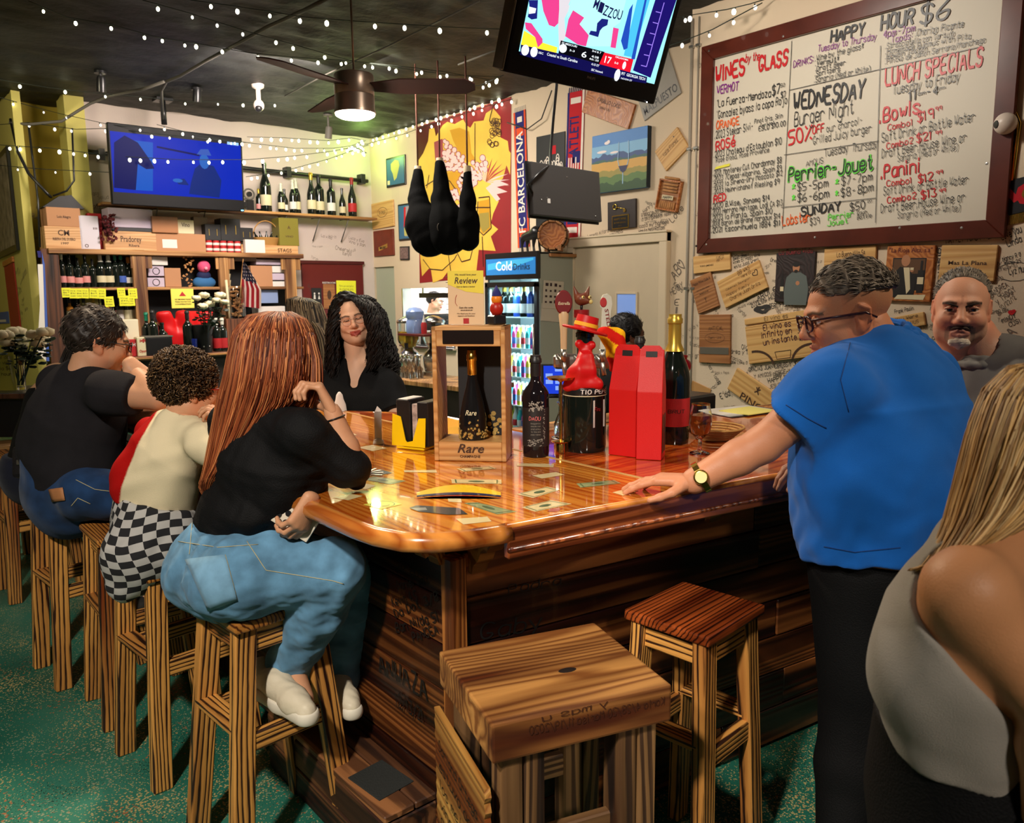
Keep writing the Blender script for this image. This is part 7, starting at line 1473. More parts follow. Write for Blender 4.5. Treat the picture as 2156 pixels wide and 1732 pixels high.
def tv_near():
 bl=ony(1062,148,2.8);br=ony(1378,224,2.8);ta=math.radians(20);v=V((0,-math.sin(ta),math.cos(ta)));z=(bl.z+br.z)/2;W_=br.x-bl.x;H_=.60;M=basis((bl.x,2.8,z),(1,0,0),v);t=thing('television','large tilted television with a football broadcast, hanging before the wall','television',loc=M@V((W_/2,H_/2,-.05)))
 link('casing',boxme(W_,H_,.05,.012,2),TVB,t,M@Mx.Translation((W_/2,H_/2,-.025)),True);link('silver_side',boxme(.012,H_*.98,.075,.004),pal('silver_rim',(150,140,132),rough=.25,metal=.9),t,M@Mx.Translation((-.004,H_/2,-.045)),True)
 lathe('rear_housing',BLACKP,[(0,0),(.25,0),(.2,-.06),(0,-.06)],t,M@Mx.Translation((W_/2,H_/2,-.05)),4,world=True);tube('mount_pole',BLACKP,[M@V((W_/2,H_*.6,-.1)),V((bl.x+W_/2,(M@V((W_/2,H_*.6,-.1))).y,ZC))],.03,t,10,True)
 S=M@Mx.Translation((0,0,.001));q=lambda x,y:pu(S,1040+x/5.133,y/5.133);cl=lambda l:[q(*p)for p in l];L=lambda k:.0006+.0006*k;TX=1.05
 def col(n_,c,pols,k):flat('screen_image',EM('tv_'+n_,c,TX),[cl(p)for p in pols],t,S,True,lift=L(k))
 ur=(W_-.045,H_-.04);u0=q(285,480);uB=q(275,590);s0=.055;col_=EM('tv_navy',(16,14,74),TX)
 yb=.095;flat('screen',EM('tv_cyan',(150,226,236),TX),[rect(s0,yb,ur[0],ur[1])],t,S,True,lift=.0004)
 col('wall',(24,14,96),[[(1500,760),(1690,840),(1800,500),(1990,-60),(1760,-60)]],1);col('teal',(70,180,220),[[(1400,600),(1500,620),(1700,-60),(1560,-60)]],1);col('blue',(30,70,170),[[(1480,640),(1520,640),(1660,-60),(1640,-60)],[(1370,440),(1400,540),(1440,520),(1500,40),(1460,100)]],2)
 for i in range(6):col('mortar',(150,120,230),[[(1585+32*i,700-116*i),(1645+32*i,715-116*i),(1646+32*i,724-116*i),(1585+32*i,709-116*i)],[(1640+32*i,720-116*i),(1648+32*i,720-116*i),(1680+32*i,608-116*i),(1672+32*i,606-116*i)]],3)
 col('grey',(206,200,206),[[(700,40),(830,60),(760,200),(770,400),(700,520),(690,200)],[(500,-40),(840,-40),(800,60),(700,60),(560,0)]],2);col('jersey',(172,236,236),[[(840,-60),(1440,-60),(1360,240),(1290,290),(1260,500),(990,500),(920,260),(860,110),(780,200)]],3)
 col('pink',(216,60,130),[[(500,-60),(700,-60),(700,100),(690,250),(650,290),(590,270),(530,120)],[(850,110),(970,190),(920,260),(1020,380),(990,500),(900,480),(765,390),(800,210)],[(1285,295),(1345,310),(1310,520),(1255,510)],[(330,240),(400,250),(520,420),(520,500),(470,510),(440,400),(340,310)]],4)
 col('dark',(24,30,110),[[(370,0),(470,0),(460,200),(400,210),(360,180),(380,80)],[(1110,250),(1160,200),(1230,210),(1220,270),(1170,295),(1140,330),(1120,400),(1020,370),(1040,330),(1100,340)]],5);col('white',(230,236,240),[[(375,70),(450,90),(440,140),(370,150)]],6)
 col('yellow',(244,216,50),[[(320,330),(440,400),(470,510),(520,460),(680,510),(670,570),(285,480)]],5);col('bar',(14,12,70),[[(285,480),(690,575),(700,560),(1010,640),(1470,780),(1650,830),(1640,900),(1270,840),(455,640),(275,590)]],6);col('black',(6,6,12),[[(715,435),(1190,560),(1130,690),(690,570)]],7);col('red',(216,20,40),[[(1185,565),(1500,640),(1465,780),(1130,690)]],7)
 WT=EM('tv_text',(232,240,246),TX)
 for tx,x0,y0,x1,y1,hh in(('MIZZOU',1085,70,1345,185,60),):
  for i,ch in enumerate(tx):f=i/5.;px,py=1090+255*f,62+118*f-25*math.sin(f*3.14)*-1;a=q(px,py);font(ch,.042,EM('tv_letter',(20,20,70),TX),S@Mx.Translation((a[0],a[1]-.012,.005))@Mx.Rotation(-.12+.1*f,4,'Z'),t,True,w=.03)
 def tx_(s_,x,y,hpx,x2):a=q(x,y);b=q(x2,y+(x2-x)*.24);font(s_,abs(q(x,y-hpx)[1]-a[1])*.95,WT,S@Mx.Translation(((a[0]+b[0])/2,a[1],.0055)),t,True,w=b[0]-a[0])
 for a in(('02 MISSOURI',722,470,24,885),('3-3',805,548,22,860),('6',930,610,70,985),('3rd & 7',1048,555,24,1145),('4:38',1042,615,26,1120),('4th :20',1018,640,22,1120),('17',1172,670,80,1240),('OKLAHOMA',1300,620,22,1440),('0-0',1290,685,26,1330),('Coastal vs South Carolina',560,595,34,890),('4:15 ET',1040,700,26,1125),('SEC Network',1038,760,26,1165),('SEC',470,575,24,522),('PIT  GEORGIA TECH',1365,805,34,1620),('NOON ET',1360,850,20,1480)):tx_(*a)
 flat('screen_logo',WT,[circ(*q(330,540),.022,14),circ(*q(425,560),.021,14),circ(*q(738,522),.024,14,.018),circ(*q(1325,810),.02,10,.028),circ(*q(1400,705),.012,12,.018)],t,S,True,lift=.005)
 a=q(1045,855);font('PHILIPS',.011,pal('logo_grey',(120,116,112),rough=.5),S@Mx.Translation((a[0],a[1],.001)),t,True,w=.055);a=q(1650,1103);ball('led',EM('led_white',(255,255,255),4),S@V((a[0],a[1],.002)),.0035,t,True,8)
tv_near()
def monitor():
 w0=4.4;pts=[(1124,452),(1268,467),(1266,362),(1120,340)];a=P(1124,452,w0);M=basis(P(1124,452,w0),P(1268,467,w0+.35)-a,UP);u=[pu(M,*p)for p in pts];W_=u[1][0];H_=(u[3][1]+u[2][1])/2
 t=thing('monitor','small black monitor seen from behind, hanging on cables before the door wall','monitor',loc=M@V((W_/2,H_/2,0)));m=mat('satin_grey_black',(.05,.048,.048),.32);link('casing',boxme(W_,H_,.035,.006,2),m,t,M@Mx.Translation((W_/2,H_/2,-.018)),True);link('front_bezel',boxme(W_+.02,H_+.02,.01,.003),BLACKP,t,M@Mx.Translation((W_/2,H_/2,-.04)),True)
 box('maker_sticker',LWH,(W_*.2,H_*.25,0),(W_*.24,H_*.34,.001),t,0,True,M)
 for x,y in((.5,.8),(.12,.3),(.2,.35),(.9,.1)):ball('screw',STEEL,M@V((W_*x,H_*y,0)),.004,t,True,6)
 top=M@V((W_*.28,H_,-.01));tube('hanging_cable',BLACKP,[M@V((.0,H_*.4,.0)),M@V((-.03,H_*.55,.0)),M@V((W_*.1,H_*.8,.01)),top,P(1165,250,4.4),P(1172,180,4.3),V((P(1172,180,4.3).x,P(1172,180,4.3).y,ZC))],.008,t,6,True)
monitor()
# string lights
BUL=mat('fairy_bulb',(1,1,.7),.4,emit=(1.,.98,.66),es=7.);BULG=mat('fairy_bulb_green',(.8,1,.6),.4,emit=(.7,1.,.55),es=8.);BULW=mat('fairy_bulb_dim',(.9,.9,.85),.3,emit=(.9,.88,.8),es=1.1);WIRE=mat('green_black_wire',(.012,.018,.012),.6)
_b=bmesh.new();bmesh.ops.create_icosphere(_b,subdivisions=2,radius=1);BME=bm2me(_b);BME.shade_smooth();SME=bm2me(lathe_bm([(0,.006),(.004,.006),(.005,-.006),(0,-.006)],6));BMS={}
def string(label,pts,gap=.17,size=.011,mt=BUL,sag=.0,seed=1,jit=.3):
 W3=[V(p)for p in pts];t=thing('string_lights',label,'string lights',loc=W3[0]);rd=rng(seed);dense=[]
 for a,b in zip(W3,W3[1:]):
  n=max(2,int((b-a).length/.15))
  for i in range(n):f=i/n;dense.append(a.lerp(b,f)+V((0,0,-sag*4*f*(1-f))))
 dense.append(W3[-1]);tube('wire',WIRE,dense,.0035,t,4,True);acc=gap*.5
 for a,b in zip(dense,dense[1:]):
  l=(b-a).length
  while acc<l:
   p=a.lerp(b,acc/l);dn=V((rd.uniform(-.5,.5),rd.uniform(-.5,.5),-1)).normalized()*.03;m_=mt if rd.random()<.8 else(BULW if mt is not BULW else BUL);k=m_.name
   if k not in BMS:me=BME.copy();me.materials.append(m_);BMS[k]=me
   s=size*rd.uniform(.75,1.2);q=p+dn;M=Mx.Translation(q)@Mx.Diagonal((s,s,s*1.35,1));link('bulb',BMS[k],None,t,M,True)
   if len(SME.materials)==0:SME.materials.append(WIRE)
   link('socket',SME,None,t,frame(p+dn*.4,dn),True);acc+=gap*rd.uniform(.6,1.4)
  acc-=l
Zc=lambda px,py,dz=.06:onz(px,py,ZC-dz)
string('string of warm bulbs crossing the ceiling from the far left toward the fan',[Zc(60,2,.12),Zc(140,36,.12),Zc(235,52,.12),Zc(330,78,.12),Zc(430,94),Zc(530,112),Zc(640,122),Zc(740,128),Zc(860,146),Zc(950,158),Zc(1055,162)],.2,seed=2)
string('string of warm bulbs running over the fan drum to the large television',[Zc(300,0),Zc(400,28),Zc(520,66),Zc(640,100),Zc(745,130),Zc(850,140),Zc(940,152),Zc(1030,168)],.22,seed=3)
string('uppermost string of bright bulbs from the ceiling edge past the fan rod',[Zc(400,0),Zc(500,14),Zc(640,36),Zc(740,44),Zc(860,52),Zc(960,58),Zc(1070,62)],.26,.013,seed=4)
string('string of bulbs sagging over the left ceiling in front of the television pole',[Zc(0,168),Zc(100,184),Zc(200,196),Zc(300,204),Zc(400,214),Zc(560,216),Zc(680,218)],.3,seed=5)
string('string of bulbs stretched across the far television screen',[P(0,305,7.7),P(110,312,7.7),P(235,328,7.7),P(380,336,7.8),P(520,336,8.1),P(620,328,8.6),P(700,318,8.8),P(775,304,9.3)],.17,.014,seed=6)
string('lowest string of bulbs from the yellow wall to the left of the far television',[P(0,348,7.7),P(90,356,7.7),P(235,363,7.75)],.35,.011,BULW,seed=7)
string('upper string of bulbs hanging before the yellow wall at far left',[P(0,262,7.7),P(60,258,7.7),P(160,272,7.7),P(235,270,7.7),P(330,282,7.7),P(420,290,7.8),P(518,300,8.1)],.25,.012,BULW,seed=8)
string('string of bulbs above the bottle shelf rising to the green corner',[P(518,372,8.9),P(560,366,8.9),P(620,354,9.),P(690,335,9.1),P(776,305,9.35)],.12,.012,seed=9)
string('string of bulbs along the top of the shelf wall toward the corner',[P(330,262,7.7),P(420,285,7.9),P(520,300,8.4),P(620,312,9.),P(700,312,9.2),P(776,302,9.4)],.13,.012,seed=10)
string('string of greenish bulbs bunched in the far corner beneath the ceiling',[P(520,288,8.8),P(600,290,9.),P(690,296,9.2),P(740,290,9.3),P(770,296,9.35),P(740,306,9.35),P(772,322,9.35),P(750,318,9.35)],.1,.015,BULG,seed=11)
xm=XM-.06
string('string of bulbs fixed along the top of the mural',[onx(780,292,xm),onx(840,272,xm),onx(900,252,xm),onx(960,234,xm),onx(1020,214,xm),onx(1070,202,xm)],.14,.014,seed=12)
string('second slacker string of bulbs along the top of the mural',[onx(776,302,xm),onx(850,282,xm),onx(905,262,xm),onx(970,242,xm),onx(1030,222,xm),onx(1080,208,xm)],.2,.013,seed=13)
string('short string of bulbs below the fan blade toward the large television',[Zc(890,186,.3),Zc(950,184,.3),Zc(1010,180,.3),Zc(1060,158,.3)],.14,seed=14)
string('string of small white bulbs from the large television to the board wall corner',[P(1430,36,5.),P(1465,30,5.3),P(1530,20,5.2),P(1580,8,5.1),P(1625,-6,5.1)],.16,.013,BULW,seed=15)
string('lower string of small white bulbs beside the menu board corner',[P(1410,96,5.4),P(1450,82,5.3),P(1500,62,5.2),P(1560,30,5.1),P(1605,6,5.1)],.2,.013,BULW,seed=16)
string('string of bulbs on the far left ceiling above the yellow wall',[Zc(0,205,.1),Zc(60,222,.1),P(130,240,7.7),P(230,262,7.6),P(330,272,7.7)],.3,.011,BULW,seed=17)
light('POINT',P(700,318,8.9),4,(.75,1.,.35),.1);light('POINT',P(600,330,8.8),4,(1.,.95,.6),.1)
# cables, spots and cameras on the ceiling
GC=pal('grey_cable',(96,92,84),rough=.6)
def cable(label,pts,r=.009,m=GC):p=[V(x)for x in pts];t=thing('cable',label,'cable',loc=p[0]);tube('cord',m,p,r,t,6,True);return t
cable('grey cable bundle running diagonally over the ceiling to the television pole',[Zc(690,-4,.03),Zc(640,22,.03),Zc(560,58,.03),Zc(500,92,.05),Zc(430,130,.05),Zc(380,160,.05),Zc(350,172,.05),P(340,190,7.5),P(342,250,7.85)],.014)
cable('pair of pale cables from the pole toward the yellow pilaster',[Zc(345,172),Zc(300,188),P(230,202,7.6),P(190,218,7.7),P(160,236,7.7),P(130,255,7.7),P(60,262,7.7),P(20,258,7.7)],.014)
cable('black cable drooping over the yellow wall to the crate shelf',[P(22,250,7.7),P(38,320,7.7),P(60,365,7.7),P(100,408,7.7),P(108,415,7.75)],.014,BLACKP);cable('thin black cable down the yellow pilaster',[P(60,262,7.75),P(68,330,7.75),P(80,420,7.75),P(84,520,7.75)],.01,BLACKP)
cable('black cable looping from the pilaster down to the top crate',[P(152,270,7.75),P(156,380,7.75),P(140,402,7.75),P(112,412,7.75)],.009,BLACKP);cable('thin ceiling rail line beside the fan rod',[Zc(600,202,.02),Zc(690,155,.02),Zc(820,96,.02),Zc(1010,2,.02)],.007);cable('thin straight ceiling cable between fan and large television',[Zc(965,136,.04),Zc(1060,100,.04)],.008)
cable('thin dark cord sagging between scarf and large television',[onx(1068,258,xm),onx(1110,272,xm),onx(1140,250,xm),onx(1162,190,xm)],.006,BLACKP)
def spot(label,px,py,w_,m,rz=0,dark=True):
 c=P(px,py,w_);t=thing('ceiling_spotlight',label,'spotlight',loc=(c.x,c.y,c.z));dz=ZC-c.z;lathe('lamp_head',m,[(0,.07),(.03,.07),(.038,.05),(.04,-.06),(.034,-.06),(0,-.05)],t,Mx.Rotation(.25,4,'X'));tube('stem',m,[(0,0,.06),(0,0,dz)],.012,t,8);lathe('mount',m,[(0,dz),(.05,dz),(.05,dz-.02),(0,dz-.02)],t)
spot('black ceiling spotlight above and left of the far television',213,178,7.0,BLACKP);spot('small black ceiling spotlight between television pole and white camera',415,200,7.6,BLACKP);spot('grey ceiling spotlight near the corner above the bottle shelf',692,280,8.8,GC)
def bulbcam():
 c=P(545,222,7.5);t=thing('security_camera','white bulb-shaped ceiling camera with a dark round face','camera',loc=c);m=pal('white_plastic',(206,190,176),rough=.35);dz=ZC-c.z;lathe('mount',m,[(0,dz),(.06,dz),(.055,dz-.03),(.02,dz-.05),(0,dz-.05)],t);tube('neck',m,[(0,0,.03),(0,0,dz-.03)],.022,t,10);ball('head',m,(0,0,0),(.05,.05,.055),t,seg=16);ball('lens',BLACKP,(-.01,-.02,-.03),.034,t,seg=12)
bulbcam()
c=onx(2117,260,XR-.07);t=thing('security_camera','round white wall camera with black lens right of the menu board','camera',loc=c);m=MATS['white_plastic'];ball('housing',m,(0,0,0),.055,t,seg=20);lathe('wall_mount',m,[(0,0),(.035,0),(.04,.06),(0,.06)],t,frame((.0,0,0),(1,0,0)));lathe('lens',BLACKP,[(0,.056),(.018,.054),(.024,.046),(0,.04)],t,frame((0,0,0),(-.8,.6,-.1)))
c=onz(42,222,ZC);t=thing('smoke_detector','white round smoke detector on the ceiling at far left','detector',loc=c);lathe('shell',MATS['white_plastic'],[(0,0),(.1,0),(.1,-.02),(.07,-.05),(0,-.055)],t)
# wall banner at the very right edge
o,w_,h,t=plaque('pennant','black pennant with red and yellow emblem and gold fringe right of the board','pennant',MR,[(2118,452),(2200,440),(2190,360),(2122,385)],mat('pennant_black',(.012,.012,.014),.8),.01);flat('emblem',RS,[circ(.02,.0,.06,8),[(-.1,.06),(-.07,.07),(-.02,-.02),(-.05,-.03)]],o,Mx.Translation((0,0,t+.001)));flat('emblem',GOLD,[circ(.02,0,.03,8)],o,Mx.Translation((0,0,t+.002)));B=bmesh.new()
for i in range(24):x=-w_/2+w_*i/23;tube_bm([(x,-h/2,.005),(x-.01,-h/2-.05,.005)],.003,4,B)
f_=link('fringe',bm2me(B),GOLD,o);f_['kind']='stuff'
cable('yellow strap and black cord down the wall right of the board',[onx(2130,-10,XR-.01),onx(2128,120,XR-.01),onx(2136,235,XR-.01),onx(2146,260,XR-.01),onx(2130,380,XR-.01)],.012,GOLD)
# ============================================================ BACK BAR
YS=8.9;PINE=wood('pine_shelf',s2l((198,150,92)),s2l((160,108,56)),s2l((110,80,50)),14,.4,.6,0,.06,2,5.,(.0,.8));DPINE=wood('brown_post',s2l((128,76,44)),s2l((78,42,22)),s2l((60,36,24)),14,.5,.6,0,.06,2,5.,(.0,.8));CBD=MATS['cardboard']
def shelf_unit():
 t=thing('shelf_unit','rustic pine bottle shelving unit against the shelf wall','shelving',loc=ony(370,640,YS));t.location.z=0;q=lambda px,py,y=YS:ony(px,py,y)
 def rct(nm,m,x0,y0,x1,y1,ya=YS,dep=.04,**k):
  a,b=q(x0,y1,ya),q(x1,y0,ya);zc0=min(a.z,b.z);return a,b
 def post(px,m,w_,y0=ony(370,528,YS).z,z0=.0,ya=YS):x=q(px,600,ya).x;beam('post',m,(x,ya,z0),(x,ya,y0),w_,.05,t,(1,0,0),.004,True)
 zt=q(380,534).z;post(110,DPINE,.15,zt+.02);post(295,PINE,.13);post(472,PINE,.11);post(612,PINE,.13);xa,xb=q(100,530).x,q(636,548).x
 beam('top_board',PINE,(xa,YS+.12,zt),(xb,YS+.12,zt),.05,.34,t,(0,0,1),.004,True)
 zm=q(380,607).z;beam('middle_board',PINE,(xa,YS+.13,zm),(xb,YS+.13,zm),.03,.28,t,(0,0,1),.004,True);zl=q(380,680).z;beam('lower_board',DPINE,(xa,YS+.13,zl),(xb,YS+.13,zl),.03,.28,t,(0,0,1),.004,True)
 box('back_board',mat('dark_backing',(.01,.01,.011),.8),(xa,YS+.3,.9),(xb,YS+.32,zt),t,0,True)
 for px in(282,310,460,484,597,624):x=q(px,545).x;box('corner_cleat',PINE,(x-.04,YS-.02,zt-.16),(x+.04,YS+.0,zt-.02),t,.003,True)
 k=Ink(wallM(y=YS-.026));scribble(k,[(q(98,0).x,1.0,q(122,0).x,2.0)],12,(.02,.05),20,(BRN,));scribble(k,[(q(600,0).x,1.2,q(625,0).x,2.0)],6,(.02,.04),21,(INK,));k.done(t)
 return zt+.025,zm+.016,zl+.016
ZT,ZM,ZL=shelf_unit()
def carton(label,x0,y0,x1,y1,m,y=YS+.05,dep=.24,z=None,name='carton',cat='box',txt=None,tm=None,rot=0.,**k):
 a,b=ony(x0,y1,y),ony(x1,y0,y);z0=z if z is not None else a.z;H_=abs(ony((x0+x1)/2,y0,y).z-ony((x0+x1)/2,y1,y).z);W_=b.x-a.x;t=thing(name,label,cat,loc=((a.x+b.x)/2,y+dep/2,z0),rz=rot);link('box_body',boxme(W_,dep,H_,.004),m,t,Mx.Translation((0,0,H_/2)))
 link('lid_seam',boxme(W_+.003,.012,.004),pal('seam_tape',(150,120,84),rough=.6),t,Mx.Translation((0,0,H_)))
 if txt:
  for i,(tx,fx,fy,hh,ww)in enumerate(txt):font(tx,hh*H_,tm or BRN,basis((fx*W_,-dep/2-.001,fy*H_),(1,0,0),(0,0,1)),t,w=ww*W_)
 return t,W_,H_
LAV,TAN=pal('lavender_card',(186,172,190),rough=.6),pal('tan_carton',(176,128,92),rough=.8);CW_=wood('wine_crate',s2l((206,162,114)),s2l((180,132,84)),None,10,0,.6,0,.06,0,5.,(.0,.8));BKB=mat('black_card',(.012,.012,.014),.5)
t_,W1,H1=carton('pale wooden wine crate at the left end of the shelf top',97,477,172,524,CW_,z=ZT,dep=.3,name='wine_crate',cat='crate',txt=[('CM',0,.6,.25,.3),('RIBERA DEL DUERO',0,.38,.12,.6),('1997',0,.2,.1,.2)]);z2=ZT+H1
carton('tan wooden crate on top of the pale crate at the left end',100,437,168,477,TAN,z=z2,dep=.3,name='wine_crate',cat='crate',txt=[('Luis Alegre',0,.45,.14,.4)]);H2=abs(ony(130,437,YS).z-ony(130,477,YS).z)
c=ony(128,428,YS+.15);t=thing('black_box','black open box tilted on top of the left crates','box',loc=(c.x,YS+.2,z2+H2+.002));prism('box_body',BKB,[(-.17,0),(.2,0),(.09,.13),(-.02,.11)],.2,t,basis((0,.1,0),(1,0,0),(0,0,1)))
carton('white upright carton with a blue stripe beside the left crates',171,453,206,524,pal('white_carton',(200,194,204),rough=.6),z=ZT,txt=[('O',-.2,.06,.1,.2),('III',.3,.6,.06,.2)]);carton('red carton standing just behind the striped white carton',190,447,213,524,pal('red_carton',(160,18,22),rough=.6),y=YS+.12,z=ZT,dep=.18)
t_,W3_,H3=carton('pale wooden wine crate with printed vine name below the lavender box',222,487,328,527,CW_,z=ZT,dep=.28,name='wine_crate',cat='crate',txt=[('Pradorey',0,.45,.3,.4),('Ribera',.05,.2,.14,.2)]);carton('flat black box on the vine-name crate',225,481,324,489,BKB,z=ZT+H3,dep=.22);H4=abs(ony(270,481,YS).z-ony(270,489,YS).z);carton('large lavender-white box on the flat black box',230,444,320,484,LAV,z=ZT+H3+H4,dep=.24,rot=.02)
t_,W5,H5=carton('long brown carton with a white label in the middle of the shelf top',330,495,432,533,TAN,z=ZT,dep=.26);link('shipping_label',boxme(.15,.002,.09),LWH,t_,Mx.Translation((-.12,-.131,.08)))
carton('brown package wrapped in shiny plastic on the long brown carton',322,462,374,496,pal('shrink_wrapped',(168,118,84),rough=.15,coat=.8),z=ZT+H5,dep=.22,y=YS+.02);carton('small cream box with handwriting on the long brown carton',375,470,408,499,LCR,z=ZT+H5,dep=.2,txt=[('Vino',0,.5,.3,.5)]);carton('grey carton at the back behind the small cream box',410,462,436,500,pal('grey_carton',(128,112,100),rough=.8),y=YS+.16,z=ZT+H5,dep=.1)
for i,(x0,y0,x1)in enumerate(((433,470,464),(466,457,505),(506,475,532))):carton(['black gift carton at the left of the black trio','tallest black gift carton in the middle of the black trio','black gift carton at the right of the black trio'][i],x0,y0,x1,504,BKB,z=ZT+.13,dep=.18,name='gift_carton',txt=[('|',-.25,.4,.3,.03),('|',.25,.4,.3,.03)],tm=FG)
for i in range(5):
 c=ony(441+i*15,516,YS+.06);b=thing('gift_tin','red and white striped gift tin, first from the left under the black cartons','tin','red and white tins under the black cartons',(c.x,YS+.08,ZT))if i==0 else dup(b,(c.x,YS+.08,ZT),None,'red and white striped gift tin, %s from the left under the black cartons'%ORD[i])
 if i==0:
  lathe('tin_body',LRD,[(0,0),(.036,0),(.036,.13),(0,.13)],b,n=16)
  for z in(.02,.08):lathe('white_band',LWH,[(.0365,z),(.037,z+.002),(.037,z+.024),(.0365,z+.026)],b,n=16)
t_,W6,H6=carton('low wooden crate with stencilled letters at the right end of the shelf top',510,527,628,545,CW_,z=ZT,dep=.28,name='wine_crate',cat='crate',txt=[('STAGS',.25,.2,.45,.25)]);carton('white paper-wrapped box standing before the stencilled crate',518,512,558,540,LWH,z=ZT,dep=.06,y=YS-.03)
carton('tall olive green box at the right end on the stencilled crate',590,470,628,528,pal('olive_carton',(120,112,40),rough=.5),z=ZT+H6,dep=.2,txt=[('A',0,.6,.12,.15),('VINO',0,.3,.07,.4)])
c=ony(566,524,YS+.1);t=thing('wicker_basket','wicker basket of small black bottles beside the tall olive box','basket',loc=(c.x,YS+.15,ZT+H6));WK=pal('wicker',(170,126,66),rough=.7,bump=.5,bscale=60);lathe('basket_body',WK,[(0,.0),(.12,0),(.165,.09),(.155,.09),(.11,.01),(0,.01)],t,Mx.Diagonal((1,.7,1,1)),20);tube('basket_handle',WK,[(.16*math.cos(a),0,.09+.16*math.sin(a)*1.2)for a in[i*.314 for i in range(11)]],.007,t,6)
for i in range(5):b=thing('small_bottle','small black bottle, %s from the left in the wicker basket'%ORD[i],'bottle','bottles in the wicker basket',(c.x-.1+.045*i,YS+.12+.02*(i%2),ZT+H6+.012));lathe('glass_body',GDK,[(0,0),(.02,0),(.02,.09),(.008,.12),(.008,.15),(0,.15)],b,Mx.Rotation(.2*(i-2),4,'Y'),10)
c=ony(225,465,YS+.02);t=thing('dried_flowers','dark red dried flower bunch hanging over the vine-name crate','flowers',loc=(c.x,YS-.0,c.z-.1));B=bmesh.new();rd=rng(3)
for i in range(70):M_=Mx.Translation((rd.gauss(0,.035),rd.gauss(0,.02),rd.uniform(-.1,.16)))@Mx.Rotation(rd.uniform(0,6),4,'Z')@Mx.Rotation(rd.uniform(0,3),4,'X');bmesh.ops.create_cone(B,segments=6,radius1=.018,radius2=.002,depth=.02,matrix=M_,cap_ends=True)
f_=link('flower_heads',bm2me(B),pal('dried_red',(84,20,26),rough=.8),t);f_['kind']='stuff'
# upper bottle shelf and black rail
zu=ony(640,449,9.0).z;xa,xb=ony(216,430,9.).x,XM-.1;t=thing('wall_shelf','long pine shelf above the shelving unit carrying the big bottles','shelf',loc=((xa+xb)/2,9.13,zu));link('board',boxme(.028,.26,xb-xa,.004),PINE,t,frame((0,0,-.014),(1,0,0),(0,0,1)))
for px in(330,430,600,670,730):x=ony(px,460,9.1).x-(xa+xb)/2;tube('bracket',GC,[(x,.14,-.3),(x,-.08,-.03),(x,.15,-.03)],.007,t,6)
rail=thing('curtain_rail','black metal rail with clips mounted over the upper bottle shelf','rail',loc=ony(450,345,9.2));RM=mat('black_rail',(.012,.012,.014),.35)
ra,rb=ony(172,322,9.2),ony(774,378,9.2);zr=(ra.z+rb.z)/2;tube('horizontal_rail',RM,[(ra.x,9.2,zr+.02),(rb.x,9.2,zr-.02)],.024,rail,8,True);tube('vertical_rail',RM,[(ra.x,9.2,zr),(ra.x,9.2,ony(180,455,9.2).z)],.02,rail,8,True)
for px in(216,606,762):x=ony(px,350,9.2).x;box('clip',STEEL if px==216 else RM,(x-.03,9.17,zr-.06),(x+.03,9.29,zr+.06),rail,.003,True)
for i,(px,hp,r_,f_,l_,k_,lb)in enumerate(((560,86,.056,None,LCR,'champ','largest dark champagne bottle, first beside the television on the upper shelf'),(549,40,.03,FG,LPK,'wine','short bottle with pink label left of the largest champagne bottle'),(592,52,.036,FWH,LCR,'champ','white-foiled bottle next right of the largest champagne bottle'),(603,44,.034,None,LWH,'champ','short unfoiled dark bottle leaning close to the white-foiled ones'),(617,60,.038,FWH,LWH,'champ','white-foiled dark bottle left of the pair at mid shelf'),(628,64,.042,FWH,LCR,'champ','wider white-foiled bottle with a cream label at mid shelf'),(656,76,.047,FG,LCR,'burg','gold-foiled dark bottle fourth from the shelf\'s right end'),(676,74,.052,FBK,LCR,'wine','wide black-foiled bottle right of the gold-foiled one'),(697,68,.045,FBK,LWH,'wine','black-foiled bottle with white label right of the wide one'),(724,54,.036,None,LCR,'burg','small dark burgundy bottle second from the right end'),(741,74,.046,FRD,LRD,'burg','red-foiled bottle with red label at the right end of the shelf'))):
 c=ony(px,452,9.08);h=hp*.0064;bottle(lb,(c.x,9.06+.05*(i%2),zu),h,r_*1.15,GDK,f_,l_,k_,labz=(.12,.34))
for i,px in enumerate((522,533)):c=ony(px,430,9.05);t=thing('round_ornament',['dark round wheel ornament behind the television on the upper shelf','second dark wheel ornament nearer the champagne bottle'][i],'ornament',loc=(c.x,9.15,zu));tube('ring',GC,[(.06*math.cos(a),0,.075+.06*math.sin(a)+.12*i)for a in[k*.4 for k in range(17)]],.01,t,6);lathe('hub',BLACKP,[(0,0),(.03,0),(.03,.03),(0,.03)],t,frame((0,.01,.075+.12*i),(0,-1,0)),12);(box('riser',BLACKP,(-.04,-.03,0),(.04,.03,.13),t)if i else None)
# bottles in the left cell
L1=[(134,60,.03,FWH,LPK,'wine'),(150,58,.034,None,LPK,'spirit'),(167,52,.036,None,LPK,'spirit'),(183,60,.034,None,LPK,'spirit'),(198,50,.03,FBK,None,'wine'),(215,62,.044,FWH,LCR,'champ'),(232,62,.044,FWH,LCR,'champ'),(246,60,.036,FGR,None,'wine'),(258,62,.04,FGR,LBL,'wine'),(273,54,.036,FOR,LWH,'wine')]
N1=['slim white-topped pink-label bottle by the brown post in the left cell','dark spirit bottle with spade-shaped pink label, second in the left cell','short dark bottle with broad pink label, third in the left cell','dark spirit bottle with pink label next to the plain black-foiled one','plain black-foiled bottle in the middle of the left cell','first of two cream-label champagne bottles in the left cell','second of two cream-label champagne bottles in the left cell','green-foiled bottle without label in the left cell','green-foiled bottle with blue label in the left cell','orange-foiled bottle with white label beside the pine post']
